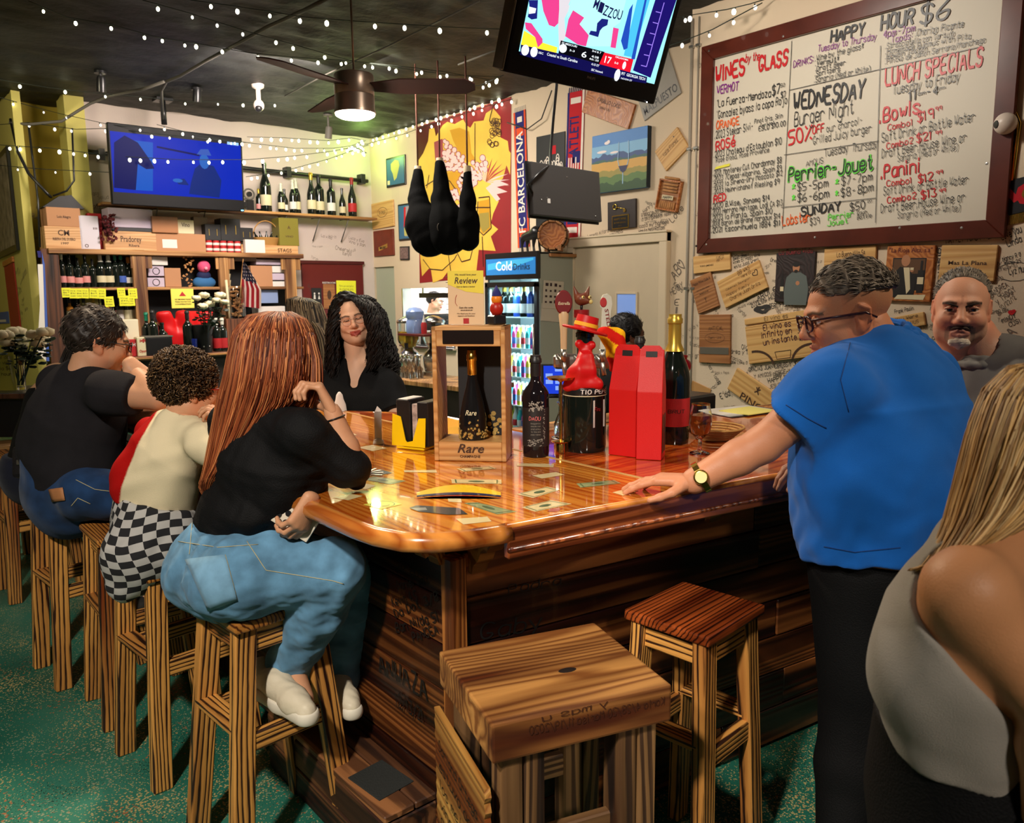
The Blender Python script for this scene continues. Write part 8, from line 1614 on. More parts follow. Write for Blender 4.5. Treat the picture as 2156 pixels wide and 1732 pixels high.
for(px,hp,r_,f_,l_,k_),lb in zip(L1,N1):c=ony(px,600,YS+.1);bottle(lb,(c.x,YS+.1,ZM),hp*.0057,r_*1.1,GDK,f_,l_,k_,labz=(.14,.33))
for i,px in enumerate((150,165,180,200,214,226,240,255,270,278)):c=ony(px,680,YS+.12);g_,f_,l_=[(pal('amber_spirit',(150,96,30),rough=.1),FBK,LCR),(GDK,None,LPK),(CLR,FBK,LWH),(GDK,FG,LCR),(CLR,None,LCR)][i%5];bottle('small spirit bottle on the lower shelf behind the charcoal tee man, %s'%['amber first','dark second','clear third','gold-capped fourth','clear fifth','amber sixth','dark seventh','clear eighth','gold-capped ninth','clear last'][i],(c.x,YS+.12,ZL),.27,.034,g_,f_,l_,'spirit',labz=(.12,.5))
NY=pal('fluorescent_note',(222,224,48),rough=.7);rd=rng(9)
for i,(x0,y0,x1,y1)in enumerate(((131,606,148,626),(147,607,161,628),(160,607,173,628),(173,607,186,628),(189,607,206,628),(207,607,222,629),(248,606,263,627),(271,607,288,629),(221,624,239,646),(252,622,272,644),(268,624,283,644))):
 y=YS-.03-(.006 if i>7 else 0)-.002*(i%2);a,b=ony(x0,y1,y),ony(x1,y0,y);W_,H_=b.x-a.x,b.z-a.z;t=thing('price_note',('fluorescent yellow price note, %s from the left in the upper row on the shelf edge'%ORD[i]if i<8 else 'fluorescent yellow price note, %s from the left in the lower row'%ORD[i-8]),'note','fluorescent price notes on the shelf edge',((a.x+b.x)/2,y,a.z));link('sheet',boxme(W_,.002,H_),NY,t,Mx.Translation((0,0,H_/2))@Mx.Rotation(rd.uniform(-.08,.08),4,'Y'))
 k=Ink(basis(t.location+V((0,-.0015,0)),(1,0,0),(0,0,1)));[k.write(tx,(-W_*.35,H_*f),(W_*.3,H_*f),.012,INK,.3,rd)for tx,f in(('Wine',.7),('$%d'%rd.randint(20,90),.45),('Glass',.2))];k.done(t)
# middle and right cells
for i,(lb,x0,y0,x1,y1,m)in enumerate((('white box with a round logo, lower of two in the second cell',312,587,346,607,LAV),('white box with a round logo, upper of two in the second cell',313,566,345,587,LAV))):
 t_,W_,H_=carton(lb,x0,y0,x1,y1,m,z=ZM if i==0 else ZM+.115,dep=.16);tube('ring_logo',INK,[(.035*math.cos(a),-.082,H_/2+.035*math.sin(a))for a in[k*.524 for k in range(13)]],.004,t_,4)
carton('tilted white open box on top of the two logo boxes',318,548,352,566,LWH,z=ZM+.23,dep=.14,rot=.15);carton('plain tan box beside the two logo boxes',349,566,380,606,TAN,z=ZM,dep=.18)
c=ony(393,600,YS+.08);t=thing('cork_garland','string of brown corks hanging in the second cell','garland',loc=(c.x,YS+.06,ZM));rd=rng(2)
for i in range(22):p=V((rd.uniform(-.06,.06),rd.uniform(-.02,.02),.02+i*.015));link('cork',bm2me(tube_bm([p,p+V((rd.uniform(-.04,.04),0,rd.uniform(-.02,.03)))],.011,6)),CK,t)
c=ony(432,606,YS+.08);t=thing('toy_figure','round pink toy head above a blue cloth body in the second cell','toy',loc=(c.x,YS+.1,ZM));ball('pink_head',pal('toy_pink',(214,80,120),rough=.8),(0,-.02,.22),.07,t);ball('muzzle',pal('toy_pale',(230,150,170),rough=.8),(0,-.085,.2),.02,t,seg=8);ball('cloth_body',pal('toy_blue',(46,100,150),rough=.8),(0,0,.05),(.13,.07,.07),t);ball('navy_chest',pal('toy_navy',(18,28,70),rough=.8),(0,.0,.12),(.08,.06,.06),t)
GY=LWH
for i,(lb,x0,y0,x1,y1,m,zz_)in enumerate((('brown cardboard box beside the flag in the right cell',530,562,573,606,TAN,ZM),('white carton at the bottom of the stack of four by the right post',574,596,603,607,LWH,ZM),('white carton second from the bottom of the stack by the right post',574,582,602,596,LAV,ZM+.075),('white carton third from the bottom of the stack by the right post',574,568,600,582,LWH,ZM+.16),('long pale carton topping the boxes in the right cell',540,551,600,562,LAV,ZM+.25),('grey-brown flat box under the top board of the right cell',495,546,540,557,MATS['grey_carton'],ZM+.29),('blue and white box on the lower shelf of the right cell',550,614,585,642,pal('blue_white_box',(130,150,190),rough=.6),ZL+.18),('long pale tray box under the blue and white box',545,642,600,668,LWH,ZL))):carton(lb,x0,y0,x1,y1,m,z=zz_,dep=.2)
# american flag on a stick in a jar of corks
def flagjar():
 y=YS-.14;c=ony(500,660,y);t=thing('cork_jar','tall clear glass jar full of wine corks beside the flag','jar',loc=(c.x,y,c.z-.05));zb=t.location.z;rd=rng(7);ri=thing('riser_crate','dark crate raising the cork jar and flag above the back counter','crate',loc=(c.x+.02,8.68,1.041));link('crate_body',boxme(.44,.2,zb-1.043,.004),DPINE,ri,Mx.Translation((0,0,(zb-1.043)/2)));lathe('glass',CLR,[(0,0),(.085,0),(.09,.02),(.09,.33),(.075,.36),(.072,.36),(.086,.33),(.086,.02),(0,.006)],t,n=24)
 for i in range(60):
  a,r_=rd.uniform(0,6.3),rd.uniform(.02,.07);p=V((r_*math.cos(a),r_*math.sin(a),.02+rd.uniform(0,.28)));d=V((rd.uniform(-1,1),rd.uniform(-1,1),rd.uniform(-.6,.6))).normalized()*.018;link('cork',bm2me(tube_bm([p-d,p+d],.011,6)),CK,t)
 f=thing('flag','small american flag on a wooden stick beside the cork jar','flag',loc=(c.x+.06,y-.02,zb));top=ony(512,545,y-.02);bot=ony(500,690,y-.02);tube('stick',PINE,[bot,top],.006,f,8,True);bm=bmesh.new();n,m_=20,26;G_=[]
 px0,px1=lambda v:511-v*4,lambda v:516+34*min(1,v*1.7)-0*v
 for j in range(m_+1):
  v=j/m_;row=[bm.verts.new(ony(px0(v)+(px1(v)-px0(v))*i/n,552+98*v-6*(1-i/n)*v,y-.03-.02*math.sin(i/n*9+v*2)))for i in range(n+1)];G_.append(row)
 RDf,WHf,NVf=pal('flag_stripe_red',(160,20,34),rough=.8),pal('flag_stripe_white',(224,206,196),rough=.8),pal('flag_canton',(20,24,54),rough=.8)
 for j in range(m_):
  for i in range(n):fc=bm.faces.new((G_[j][i],G_[j][i+1],G_[j+1][i+1],G_[j+1][i]));u=i/n;v=j/m_;fc.material_index=(2 if not((i*3+j)%4==0 and j%2)else 1)if v<.36+.1*u else int(u*8)%2
 bmesh.ops.solidify(bm,geom=bm.faces[:],thickness=.002);link('cloth',bm2me(bm),[RDf,WHf,NVf],f,None,True)
 for i in range(4):b=thing('paper_cup','white cup, first from the bottom of the stack behind the cork jar','cup','white stacked cups behind the cork jar',(c.x-.02,YS+.1,ZM+.07*i))if i==0 else dup(b,(c.x-.02,YS+.1,ZM+.07*i),None,'white cup, %s from the bottom of the stack behind the cork jar'%ORD[i]);(lathe('cup',LCR,[(0,0),(.045,0),(.06,.075),(.055,.075),(.04,.005),(0,.005)],b)if i==0 else None)
 g=thing('plastic_straw_tube','thin white tube standing at the left of the cork jar','tube',loc=(ony(482,640,y).x,y,zb));tube('tube',LCR,[(0,0,0),(-.015,0,.42)],.014,g,10)
flagjar()
# back counter and what stands on it
def back_counter():
 t=thing('back_counter','brown wooden back counter below the shelving unit','counter',loc=(3.,8.3,0));zt=1.04;beam('top',DPINE,(1.95,8.3,zt-.02),(4.5,8.3,zt-.02),.04,.95,t,(0,0,1),.006,True);box('cabinet',mat('dark_cabinet',(.02,.012,.008),.6),(2.,7.9,0),(4.45,8.74,zt-.04),t,.004,True);beam('edge_strip',PINE,(1.95,7.82,zt-.015),(4.5,7.82,zt-.015),.02,.02,t,(0,0,1),.003,True)
back_counter();ZB=1.04
def cnt(px,py,y):c=ony(px,py,y);return c.x
RB=pal('red_satin',(196,10,16),rough=.45)
t=thing('red_bag','large bright red cloth bag standing on the back counter','bag',loc=(cnt(390,690,8.35),8.35,ZB));F=Fld();cc=A3(t.location);x0=cnt(326,700,8.35)-cc[0];x1=cnt(449,700,8.35)-cc[0];zt=ony(390,650,8.35).z-ZB;
for a,b in((x0+.1,.0),(x0+.3,.02),((x0+x1)/2,-.01),(x1-.2,.02),(x1-.06,0)):F.cap(cc+A3((a*.7,0,.08)),cc+A3((a,b,zt-.06)),.08,.07,.05)
F.cut(cc+A3((0,0,zt-.02)),(0,0,1),.02);F.cut(cc+A3((0,0,.005)),(0,0,-1),.01);F.fold=folds(.012,24,3);place(F,.014,'cloth',RB,t)
for i,(px,y,h,r_,f_,l_,lb)in enumerate(((313,8.1,.4,.045,FGR,LWH,'green-foiled bottle before the red bag, left of the pair'),(326,8.05,.42,.05,FBK,None,'tall dark bottle right of the green-foiled one before the red bag'),(345,8.15,.3,.05,None,None,'squat dark bottle at the left of the red bag'),(399,8.0,.41,.05,FBK,None,'dark wine bottle standing before the middle of the red bag'),(459,7.98,.33,.045,FWH,LRD,'red-labelled bottle with three white seals right of the ice bucket'),(471,7.98,.33,.045,FWH,LRD,'second red-labelled bottle beside the first, right of the ice bucket'),(447,8.3,.45,.045,FBK,None,'dark bottle behind the two red-labelled ones'))):bottle(lb,(cnt(px,740,y),y,ZB),h,r_,GDK,f_,l_,'wine',labz=(.1,.4))
t=thing('ice_bucket','black round ice bucket with silver studs before the red bag','bucket',loc=(cnt(430,740,7.95),7.95,ZB));lathe('bucket_body',BLACKP,[(0,0),(.075,0),(.1,.27),(.09,.27),(.07,.01),(0,.01)],t,n=24)
for a in(-1.2,-1.9):ball('stud',STEEL,(.083*math.cos(a),.083*math.sin(a),.06),.008,t,seg=8)
t=thing('black_caddy','low black square caddy at the left end before the red bag','caddy',loc=(cnt(332,740,7.95),7.95,ZB));link('body',boxme(.24,.16,.17,.01,2),BLACKP,t,Mx.Translation((0,0,.085)));link('rim',boxme(.25,.17,.012),GC,t,Mx.Translation((0,0,.176)))
t=thing('blue_glass','small cobalt blue edged shot glass beside the ice bucket','glass',loc=(cnt(411,742,7.88),7.88,ZB));lathe('glass',mat('cobalt_glass',(.05,.12,.8),.05,trans=.7),[(0,0),(.022,0),(.026,.14),(.023,.14),(.02,.01),(0,.01)],t)
carton('tall cream-white carton behind the charcoal tee man\'s head',255,665,290,742,pal('cream_carton',(216,206,178),rough=.6),y=8.0,z=ZB,dep=.14);carton('small red and white box right of the tall cream carton',274,706,290,742,LRD,y=7.9,z=ZB,dep=.08,txt=[('H',0,.6,.2,.3)],tm=LWH);carton('small illustrated gift box beside the red and white box',290,702,314,742,LCR,y=7.88,z=ZB,dep=.1,txt=[('Oporto',0,.2,.15,.7),('*',0,.6,.3,.6)],tm=LRD)
t_,W_,H_=carton('yellow warning sign card with a red triangle leaning on the shelf',362,607,407,649,pal('yellow_sign',(228,216,90),rough=.5),y=8.66,z=ony(385,649,8.66).z,dep=.01,name='warning_sign',cat='sign');flat('triangle',LRD,[[(-.035,H_*.62),(.035,H_*.62),(0,H_*.85)]],t_,basis((0,-.007,0),(1,0,0),(0,0,1)));[font(tx,.014,BRN,basis((0,-.007,H_*f),(1,0,0),(0,0,1)),t_,w=W_*.7)for tx,f in(('NO SMOKING PLEASE',.42),('THANK YOU FOR YOUR',.3),('COOPERATION',.18))]
st=thing('sign_stand','thin wooden post holding up the yellow warning sign','stand',loc=(t_.location.x,8.69,ZB));tube('post',DPINE,[(0,0,0),(0,0,t_.location.z-ZB+.1)],.012,st)
def rose(B,c,r,rd):
 for k in range(9):
  a=k*2.4;rr=r*(.25+.75*(k/9));M_=Mx.Translation(c+V((math.cos(a)*rr*.45,math.sin(a)*rr*.45,(1-k/9)*r*.35)))@Mx.Rotation(rd.uniform(-.5,.5),4,'X')@Mx.Diagonal((rr*.8,rr*.8,rr*.6,1));bmesh.ops.create_icosphere(B,subdivisions=1,radius=1,matrix=M_)
def flowers(label,loc,heads,r,vh,seed,vr=.05,vase=None):
 t=thing('rose_vase',label,'flowers',loc=loc);rd=rng(seed);LF=mat('dark_leaf',(.008,.022,.01),.5);b0=V((0,0,.03));PT=pal('rose_cream',(216,204,168),rough=.7)
 lathe('vase',vase or CLR,[(0,0),(vr*.7,0),(vr*.75,.02),(vr,vh),(vr*.93,vh),(vr*.66,.02),(0,.015)],t,n=20)
 for i,hd in enumerate(heads):
  hd=V(hd);B=bmesh.new();rose(B,hd,r*rd.uniform(.85,1.15),rd);o=link('rose_head',bm2me(B),PT,t,smooth=True);link('stem',bm2me(tube_bm([b0+V((rd.uniform(-.02,.02),0,0)),hd*.5+V((0,0,.02)),hd],.004,5)),LF,t);B=bmesh.new()
  for _ in range(12):p=hd*rd.uniform(.55,.95)+V((rd.gauss(0,.035),rd.gauss(0,.03),rd.uniform(-.04,.02)));bmesh.ops.create_icosphere(B,subdivisions=1,radius=1,matrix=Mx.Translation(p)@Mx.Rotation(rd.uniform(0,6),4,'Z')@Mx.Rotation(rd.uniform(-1,1),4,'X')@Mx.Diagonal((.03,.018,.005,1)))
  f_=link('leaves',bm2me(B),LF,t);f_['kind']='stuff'
def hd(pxs,wv,base):return[tuple(P(x,y,wv+((i*7)%5-2)*.04)-V(base))for i,(x,y)in enumerate(pxs)]
b_=(cnt(448,735,7.95),8.12,ZB);flowers('vase of cream roses between the yellow sign and the flag',b_,hd([(412,628),(428,622),(440,640),(425,645),(462,622),(472,636),(455,632)],7.35,b_),.055,.22,4)
# restroom signs on the dark red door
x0,x1=ony(636,600,YB-.02).x,ony(763,600,YB-.02).x;zt=ony(700,556,YB-.02).z;d3=struct('door_3',pal('dark_red_door',(92,16,16),rough=.45),(x0,YB-.045,0),(x1,YB-.005,zt));inh(box('door_frame',pal('red_trim_wood',(70,10,12),rough=.5),(x0-.05,YB-.06,zt),(x1+.02,YB,zt+.04)),d3);inh(ball('door_knob',STEEL,(x1-.08,YB-.09,1.0),.03),d3)
MD=wallM(y=YB-.047)
o,w_,h,t=plaque('restroom_sign','black restroom sign with white figures on the dark red door','sign',MD,[(656,646),(677,646),(677,606),(656,606)],BKB,.008);flat('figures',LWH,[circ(-.03,.05,.012,8),circ(.03,.05,.012,8),[(-.045,-.02),(-.015,-.02),(-.02,.035),(-.04,.035)],[(.015,-.02),(.045,-.02),(.03,.035)]],o,Mx.Translation((0,0,t+.001)));printed(o,[('Restrooms',0,-h*.38,.016,.09)],t,LWH)
o,w_,h,t=plaque('wood_sign','worn brown picture panel between restroom sign and yellow notice','sign',MD,[(680,650),(704,650),(706,598),(681,598)],WDD,.008);flat('drawing',BRN,[circ(0,.02,.03,8,.06)],o,Mx.Translation((0,0,t+.001)));printed(o,[('RESTROOM',0,h*.52,.022,w_*1.1)],t,LWH)
o,w_,h,t=plaque('notice','fluorescent yellow notice on the dark red door behind the bartender','notice',MD,[(709,650),(749,650),(750,591),(708,590)],NY,.004);mark(o,[('Para uso exclusivo',-.1,.1,.1,.1,.024),('de clientes only',-.1,.06,.1,.06,.024),('Gracias',-.1,.02,.0,.02,.024)],t,INK)
o,w_,h,t=plaque('keypad','small white wall box with a black dot on the right shelf post','box',wallM(y=YS-.028),[(617,645),(634,645),(634,628),(617,628)],LWH,.02);ball('dot',BLACKP,(0,.01,t),.008,o,seg=8)
# ============================================================ ON THE BAR
OAK=wood('light_oak',s2l((206,156,96)),s2l((176,122,66)),None,20,0,.45,.1,.06,0,5.,(.0,.8));BZT=BTOP+.001
def rz2(a,b):return math.atan2(b.y-a.y,b.x-a.x)
def display():
 a,b=onz(915,970,BTOP),onz(1066,973,BTOP);rz=rz2(a,b);W_=(b-a).length;D_=.14;H_=.425;c=(a+b)/2+V((-math.sin(rz),math.cos(rz),0))*D_/2
 t=thing('display_box','oak champagne display box with open front and script lettering on its base','box',loc=(c.x,c.y,BZT),rz=rz);w2,d2=W_/2,D_/2;B=lambda n_,m,lo,hi,**k:box(n_,m,lo,hi,t,.002,**k)
 B('side_panel',OAK,(-w2,-d2,0),(-w2+.014,d2,H_));B('side_panel',OAK,(w2-.014,-d2,0),(w2,d2,H_));B('top_panel',OAK,(-w2,-d2,H_-.014),(w2,d2,H_));B('base_block',OAK,(-w2+.014,-d2+.001,0),(w2-.014,d2,.062));B('front_rail',OAK,(-w2+.014,-d2+.001,H_-.062),(w2-.014,-d2+.016,H_-.014));B('plate',mat('brown_black_plate',(.012,.007,.006),.25),(-w2+.035,-d2-.002,H_-.055),(w2-.035,-d2+.004,H_-.012))
 B('back_panel',BKB,(-w2+.055,d2-.014,.062),(w2-.014,d2-.006,H_-.014));GF=pal('gilt_print',(214,184,110),rough=.3,metal=.6);rd=rng(5);ps=[]
 for _ in range(60):
  x=rd.uniform(-w2+.06,w2-.02);y=.066+abs(rd.gauss(0,.03))*(.5+1.2*abs(x+.02)/w2);ps.append(circ(x,min(y,.17),rd.uniform(.003,.009),7))
 flat('gilt_flowers',GF,ps,t,basis((0,d2-.0145,0),(1,0,0),(0,0,1)),lift=.001);FM=basis((0,-d2,0),(1,0,0),(0,0,1));font('Rare',.028,BRN,FM@Mx.Translation((0,.028,0)),t,w=.085,shear=.3);font('CHAMPAGNE',.008,BRN,FM@Mx.Translation((0,.012,0)),t,w=.065)
 M=t.matrix_basis;p=M@V((0,-.01,.0625));q=thing('champagne_bottle','black champagne bottle with gold foil neck and gilt filigree inside the oak box','bottle',loc=p);h=.285;BB=mat('black_lacquer',(.008,.008,.009),.12)
 lathe('glass_body',BB,[(0,0),(.042,0),(.044,.004),(.043,.07),(.034,.12),(.021,.17),(.015,.2),(.0135,.24),(.0135,h)],q,n=24);lathe('foil',GOLD,[(.0145,.205),(.016,.21),(.0155,.25),(.018,.253),(.018,.268),(.016,.272),(.015,h),(0,h+.002)],q,n=18);ps=[]
 B2=bmesh.new()
 for _ in range(90):an=rd.uniform(0,6.3);z=.005+abs(rd.gauss(0,.022));r_=.0442;bmesh.ops.create_icosphere(B2,subdivisions=1,radius=rd.uniform(.003,.006),matrix=Mx.Translation((r_*math.cos(an),r_*math.sin(an),min(z,.065))))
 f_=link('gilt_filigree',bm2me(B2),GF,q);f_['kind']='stuff';font('Rare',.016,LCR,Mx.Rotation(-.82,4,'Z')@basis((0,-.0435,.082),(1,0,0),(0,.2,1)),q,w=.036,shear=.3)
 s=thing('sign_card','yellow and pink Review card in a clear holder on top of the oak box','sign',loc=M@V((-.02,.01,H_+.001)),rz=rz);PKC=pal('card_pinkish',(224,190,150),rough=.4,coat=.5);link('card',boxme(.115,.003,.168),PKC,s,Mx.Translation((0,0,.086)));link('clear_holder',boxme(.12,.008,.002),CLR,s,Mx.Translation((0,0,.001)));FC=basis((0,-.002,0),(1,0,0),(0,0,1))
 flat('yellow_field',pal('card_yellow',(232,210,70),rough=.4,coat=.5),[[(-.0575,.17),(.0575,.17),(.0575,.098),(.0,.105),(-.0575,.128)]],s,FC,lift=.0004)
 for tx,y,h_,w_ in(('We would love your',.155,.006,.07),('Review',.13,.02,.075),('Scan to leave a review',.118,.005,.06),('Scan the code',.052,.006,.045),('*****',.042,.006,.04),('We thank you for your',.034,.004,.06),('support and business',.027,.004,.055)):font(tx,h_,BRN,FC@Mx.Translation((0,y,0)),s,w=w_,shear=.2)
 flat('red_seal',LRD,[rect(-.009,.004,.009,.021)],s,FC,lift=.0006);tube('curved_arrow',LRD,[(-.028,-.003,.06),(-.034,-.003,.07),(-.033,-.003,.085),(-.029,-.003,.095)],.0008,s,4)
 for i in range(9):tube('spiral_ring',GC,[(-.06+.004*math.cos(a),.004*math.sin(a),.015+.017*i)for a in[k*.7 for k in range(9)]],.0009,s,4)
 k=thing('small_figure','small orange and red round figure on a black base on the oak box','ornament',loc=M@V((.075,.03,H_+.001)));link('base',boxme(.05,.04,.03,.004),BLACKP,k,Mx.Translation((0,0,.015)));ball('body',pal('figure_red',(170,30,16),rough=.4),(0,0,.05),(.022,.022,.025),k);ball('head',pal('figure_orange',(230,130,30),rough=.4),(0,0,.08),.018,k);lathe('cap',NV,[(.016,.09),(.014,.1),(0,.125)],k)
display()
def caddy():
 a,b=onz(832,940,BTOP),onz(912,948,BTOP);rz=rz2(a,b);c=(a+b)/2;t=thing('napkin_caddy','yellow bar napkin caddy with a notched front and black tray behind','caddy',loc=(c.x,c.y,BZT),rz=rz);YP=pal('yellow_plastic',(246,208,14),rough=.35);F=basis((0,-.03,.012),(1,0,0),(0,.08,1))
 prism('notched_front',YP,[(-.068,0),(.068,0),(.068,.1),(.04,.098),(.018,.02),(-.006,.014),(-.012,.02),(-.034,.1),(-.068,.108)],.003,t,F);box('base',YP,(-.055,-.028,0),(.06,.08,.012),t);box('black_tray',BLACKP,(-.055,-.02,.012),(-.004,.08,.17),t);box('black_tray',BLACKP,(.03,-.02,.012),(.075,.08,.165),t);box('marbled_divider',pal('marbled',(190,170,160),rough=.3,var=.5,vscale=40),(-.002,-.005,.012),(.028,.02,.155),t);box('napkins',LWH,(-.05,-.015,.165),(-.01,.075,.172),t)
caddy()
c=onz(797,934,BTOP);t=thing('cork_pourer_stand','slender clear menu holder with folded white paper near the girl','menu holder',loc=(c.x,c.y,BZT),rz=-.6);lathe('foot',LWH,[(0,0),(.02,0),(.018,.01),(.006,.02),(0,.02)],t);prism('folded_paper',LWH,[(-.012,.01),(.012,.01),(.014,.12),(.0,.135),(-.012,.11)],.002,t,basis((0,0,0),(1,0,0),(0,0,1)));box('acrylic',CLR,(-.016,-.006,.012),(.016,-.003,.115),t)
c=onz(716,866,BTOP);t=thing('folded_napkin','pointed white folded napkin at the bar\'s inner edge before the bartender','napkin',loc=(c.x,c.y,BZT));lathe('cloth',LWH,[(0,0),(.034,0),(.03,.03),(.02,.055),(.016,.075),(.006,.088),(0,.09)],t,Mx.Diagonal((1,.5,1,1)),14)
c=onz(775,1000,BTOP);t=thing('key_bunch','bunch of silver keys lying on the bar beside the girl\'s elbow','keys',loc=(c.x,c.y,BZT))
for i in range(4):link('key',boxme(.05,.009,.002),STEEL,t,Mx.Rotation(.5*i-1,4,'Z')@Mx.Translation((.02,0,.002+.0025*i)))
tube('key_ring',STEEL,[(.014*math.cos(a)-.01,.014*math.sin(a),.008)for a in[k*.524 for k in range(13)]],.0015,t,5)
c=onz(1130,962,BTOP);c.x-=.0;t=bottle('dark red-wine bottle with silver landscape label and pink name near the oak box',(c.x+.015,c.y+.02,BZT),.325,.043,mat('near_black_glass',(.008,.006,.008),.1),FBK,None,'wine',n=28);LB=mat('label_black',(.016,.014,.014),.5);lathe('label',LB,[(.0435,.035),(.0437,.036),(.0437,.16),(.0435,.161)],t,n=28)
FB=Mx.Rotation(_y*-1,4,'Z');SG_=pal('silver_print',(150,146,136),rough=.5)
def curved(t,polys,m,r,name='label_print',rot=None):
 bm=bmesh.new()
 for p in polys:
  vs=[bm.verts.new((r*math.sin(x/r),-r*math.cos(x/r),z))for x,z in p]
  try:bm.faces.new(vs)
  except ValueError:pass
 link(name,bm2me(bm),m,t,Mx.Rotation(-_y if rot is None else rot,4,'Z'))
rd=rng(3);t.rotation_euler=(0,0,0);ps=[circ(rd.uniform(-.024,.024),.165+rd.uniform(-.014,.018),rd.uniform(.001,.0035),5)for _ in range(60)]+[circ(rd.uniform(-.03,.024),.048+rd.uniform(-.01,.014),rd.uniform(.001,.004),5,.0012)for _ in range(60)]+[circ(.027+rd.uniform(-.004,.004),rd.uniform(.05,.16),rd.uniform(.001,.002),5)for _ in range(40)];curved(t,ps,SG_,.0442)
def ctext(t,s,x0,x1,z,h,m,r,rot=None,bold=.4):q_,W_=strokes(s,None,0,bold);curved(t,[[(x0+(x1-x0)*a/W_,z+h*b/6)for a,b in p]for p in q_],m,r,'label_lettering',rot)
ctext(t,'DAOU',-.024,.014,.122,.012,pal('pink_print',(216,110,110),rough=.5),.0443)
for i,s_ in enumerate(('Bodyguard by','smooth rich','and silky','to the end','paso robles')):ctext(t,s_,-.018,.014,.110-.009*i,.004,SG_,.0443)
c=onz(1181,953,BTOP);t=thing('candle_stand','slim brass stand with a small round tray between the dark bottle and sherry bottle','stand',loc=(c.x,c.y,BZT));lathe('pedestal',GOLD,[(0,0),(.018,0),(.018,.03),(.016,.034),(.03,.036),(.032,.04),(.006,.045),(.006,.1),(.0045,.105),(.0045,.235),(.012,.24),(.042,.244),(.048,.252),(.046,.252),(.0,.246)],t,n=24)
c=onz(1200,930,BTOP);t=thing('glass_carafe','small clear glass carafe half full of ice on a wire ring by the brass stand','carafe',loc=(c.x+.02,c.y+.05,BZT+.01));lathe('glass',CLR,[(0,0),(.034,0),(.038,.01),(.037,.045),(.02,.09),(.018,.105),(.027,.125),(.025,.125),(.016,.105),(.018,.09),(.035,.045),(.036,.01),(0,.003)],t,n=24);rd=rng(1)
for i in range(9):link('ice_cube',boxme(.014,.014,.014,.002),mat('ice',(.8,.85,.85),.15,trans=.5),t,Mx.Translation((rd.uniform(-.02,.02),rd.uniform(-.02,.02),.012+.004*i))@Mx.Rotation(i,4,'X'))
tube('wire_ring',STEEL,[(.045*math.cos(a),.045*math.sin(a),-.004)for a in[k*.4 for k in range(17)]],.002,t,5);box('rest',BLACKP,(-.03,-.03,-.01),(.03,.03,-.0005),t)
c=onz(1258,955,BTOP);sb=V((c.x+.02,c.y+.08,BZT));r_=.072;t=bottle('oversized black sherry bottle wearing a red hat and jacket',tuple(sb),.405,r_,GDK,None,None,'burg',n=32);lathe('band',BLACKP,[(r_+.0005,.19),(r_+.001,.191),(r_+.001,.215),(r_+.0005,.216)],t,n=32);lathe('thin_line',LCR,[(r_+.0008,.187),(r_+.0015,.188),(r_+.0008,.19)],t,n=32)
ctext(t,'TIO PEPE',-.02,.085,.197,.013,LWH,r_+.0018,bold=.6);curved(t,[rect(.022,.085,.075,.175)],LWH,r_+.002,'white_label');ctext(t,'Fino',.028,.05,.14,.012,LRD,r_+.003)
hat=thing('red_hat','small red felt hat with yellow ties perched on the sherry bottle','hat',loc=tuple(sb+V((0,0,.40))),rot=(.12,.22,0));lathe('hat_body',RB,[(0,.05),(.036,.048),(.04,.0),(.075,-.004),(.078,.0),(.075,.004),(.042,.006)],hat,n=28);lathe('hat_band',pal('hat_gold',(236,176,40),rough=.6),[(.0395,.012),(.0405,.013),(.0405,.024),(.039,.025)],hat,n=28)
SA=thing('sash','red and yellow cloth sash hanging down behind the sherry bottle','sash',loc=tuple(sb+V((.06,.02,.3))));F=Fld();F.chain([P(1268,700,2.8),P(1290,712,2.82),P(1300,745,2.82),P(1292,775,2.82)],[.02,.034,.03,.016],.03);F.fold=folds(.005,80,6,(0,0,1))
def sc_(vs):u=np.sin(vs[:,2]*60+vs[:,0]*50);m=(u>.1)[:,None];return np.where(m,np.array(s2l((206,28,16))),np.array(s2l((240,178,20))))
place(F,.005,'cloth',VC_CLOTH,SA,sc_)
jk=thing('red_jacket','tiny bright red jacket wrapped on the sherry bottle\'s shoulder','jacket',loc=tuple(sb+V((-.04,-.04,.2))));F=Fld();fr_=A3(sb);FD=-A3((FW.x,FW.y,0));LF_=-A3((RT.x,RT.y,0));f3=lambda x,y,z:fr_+LF_*x+FD*(y-.012)+A3((0,0,z-.008));F.cap(f3(.03,.065,.235),f3(-.035,.066,.235),.02,.02,.02);F.cap(f3(.02,.06,.28),f3(-.01,.06,.28),.03,.025,.03);F.cap(f3(.0,.035,.32),f3(.0,.02,.345),.03,.02,.03);F.cap(f3(.045,.05,.27),f3(.06,.055,.225),.018,.016,.02);F.cap(f3(.0,.03,.35),f3(.02,.035,.365),.012,.014,.01);F.cap(f3(.0,.03,.35),f3(-.02,.035,.36),.012,.014,.01);F.fold=folds(.002,90,4);place(F,.004,'cloth',RB,jk)
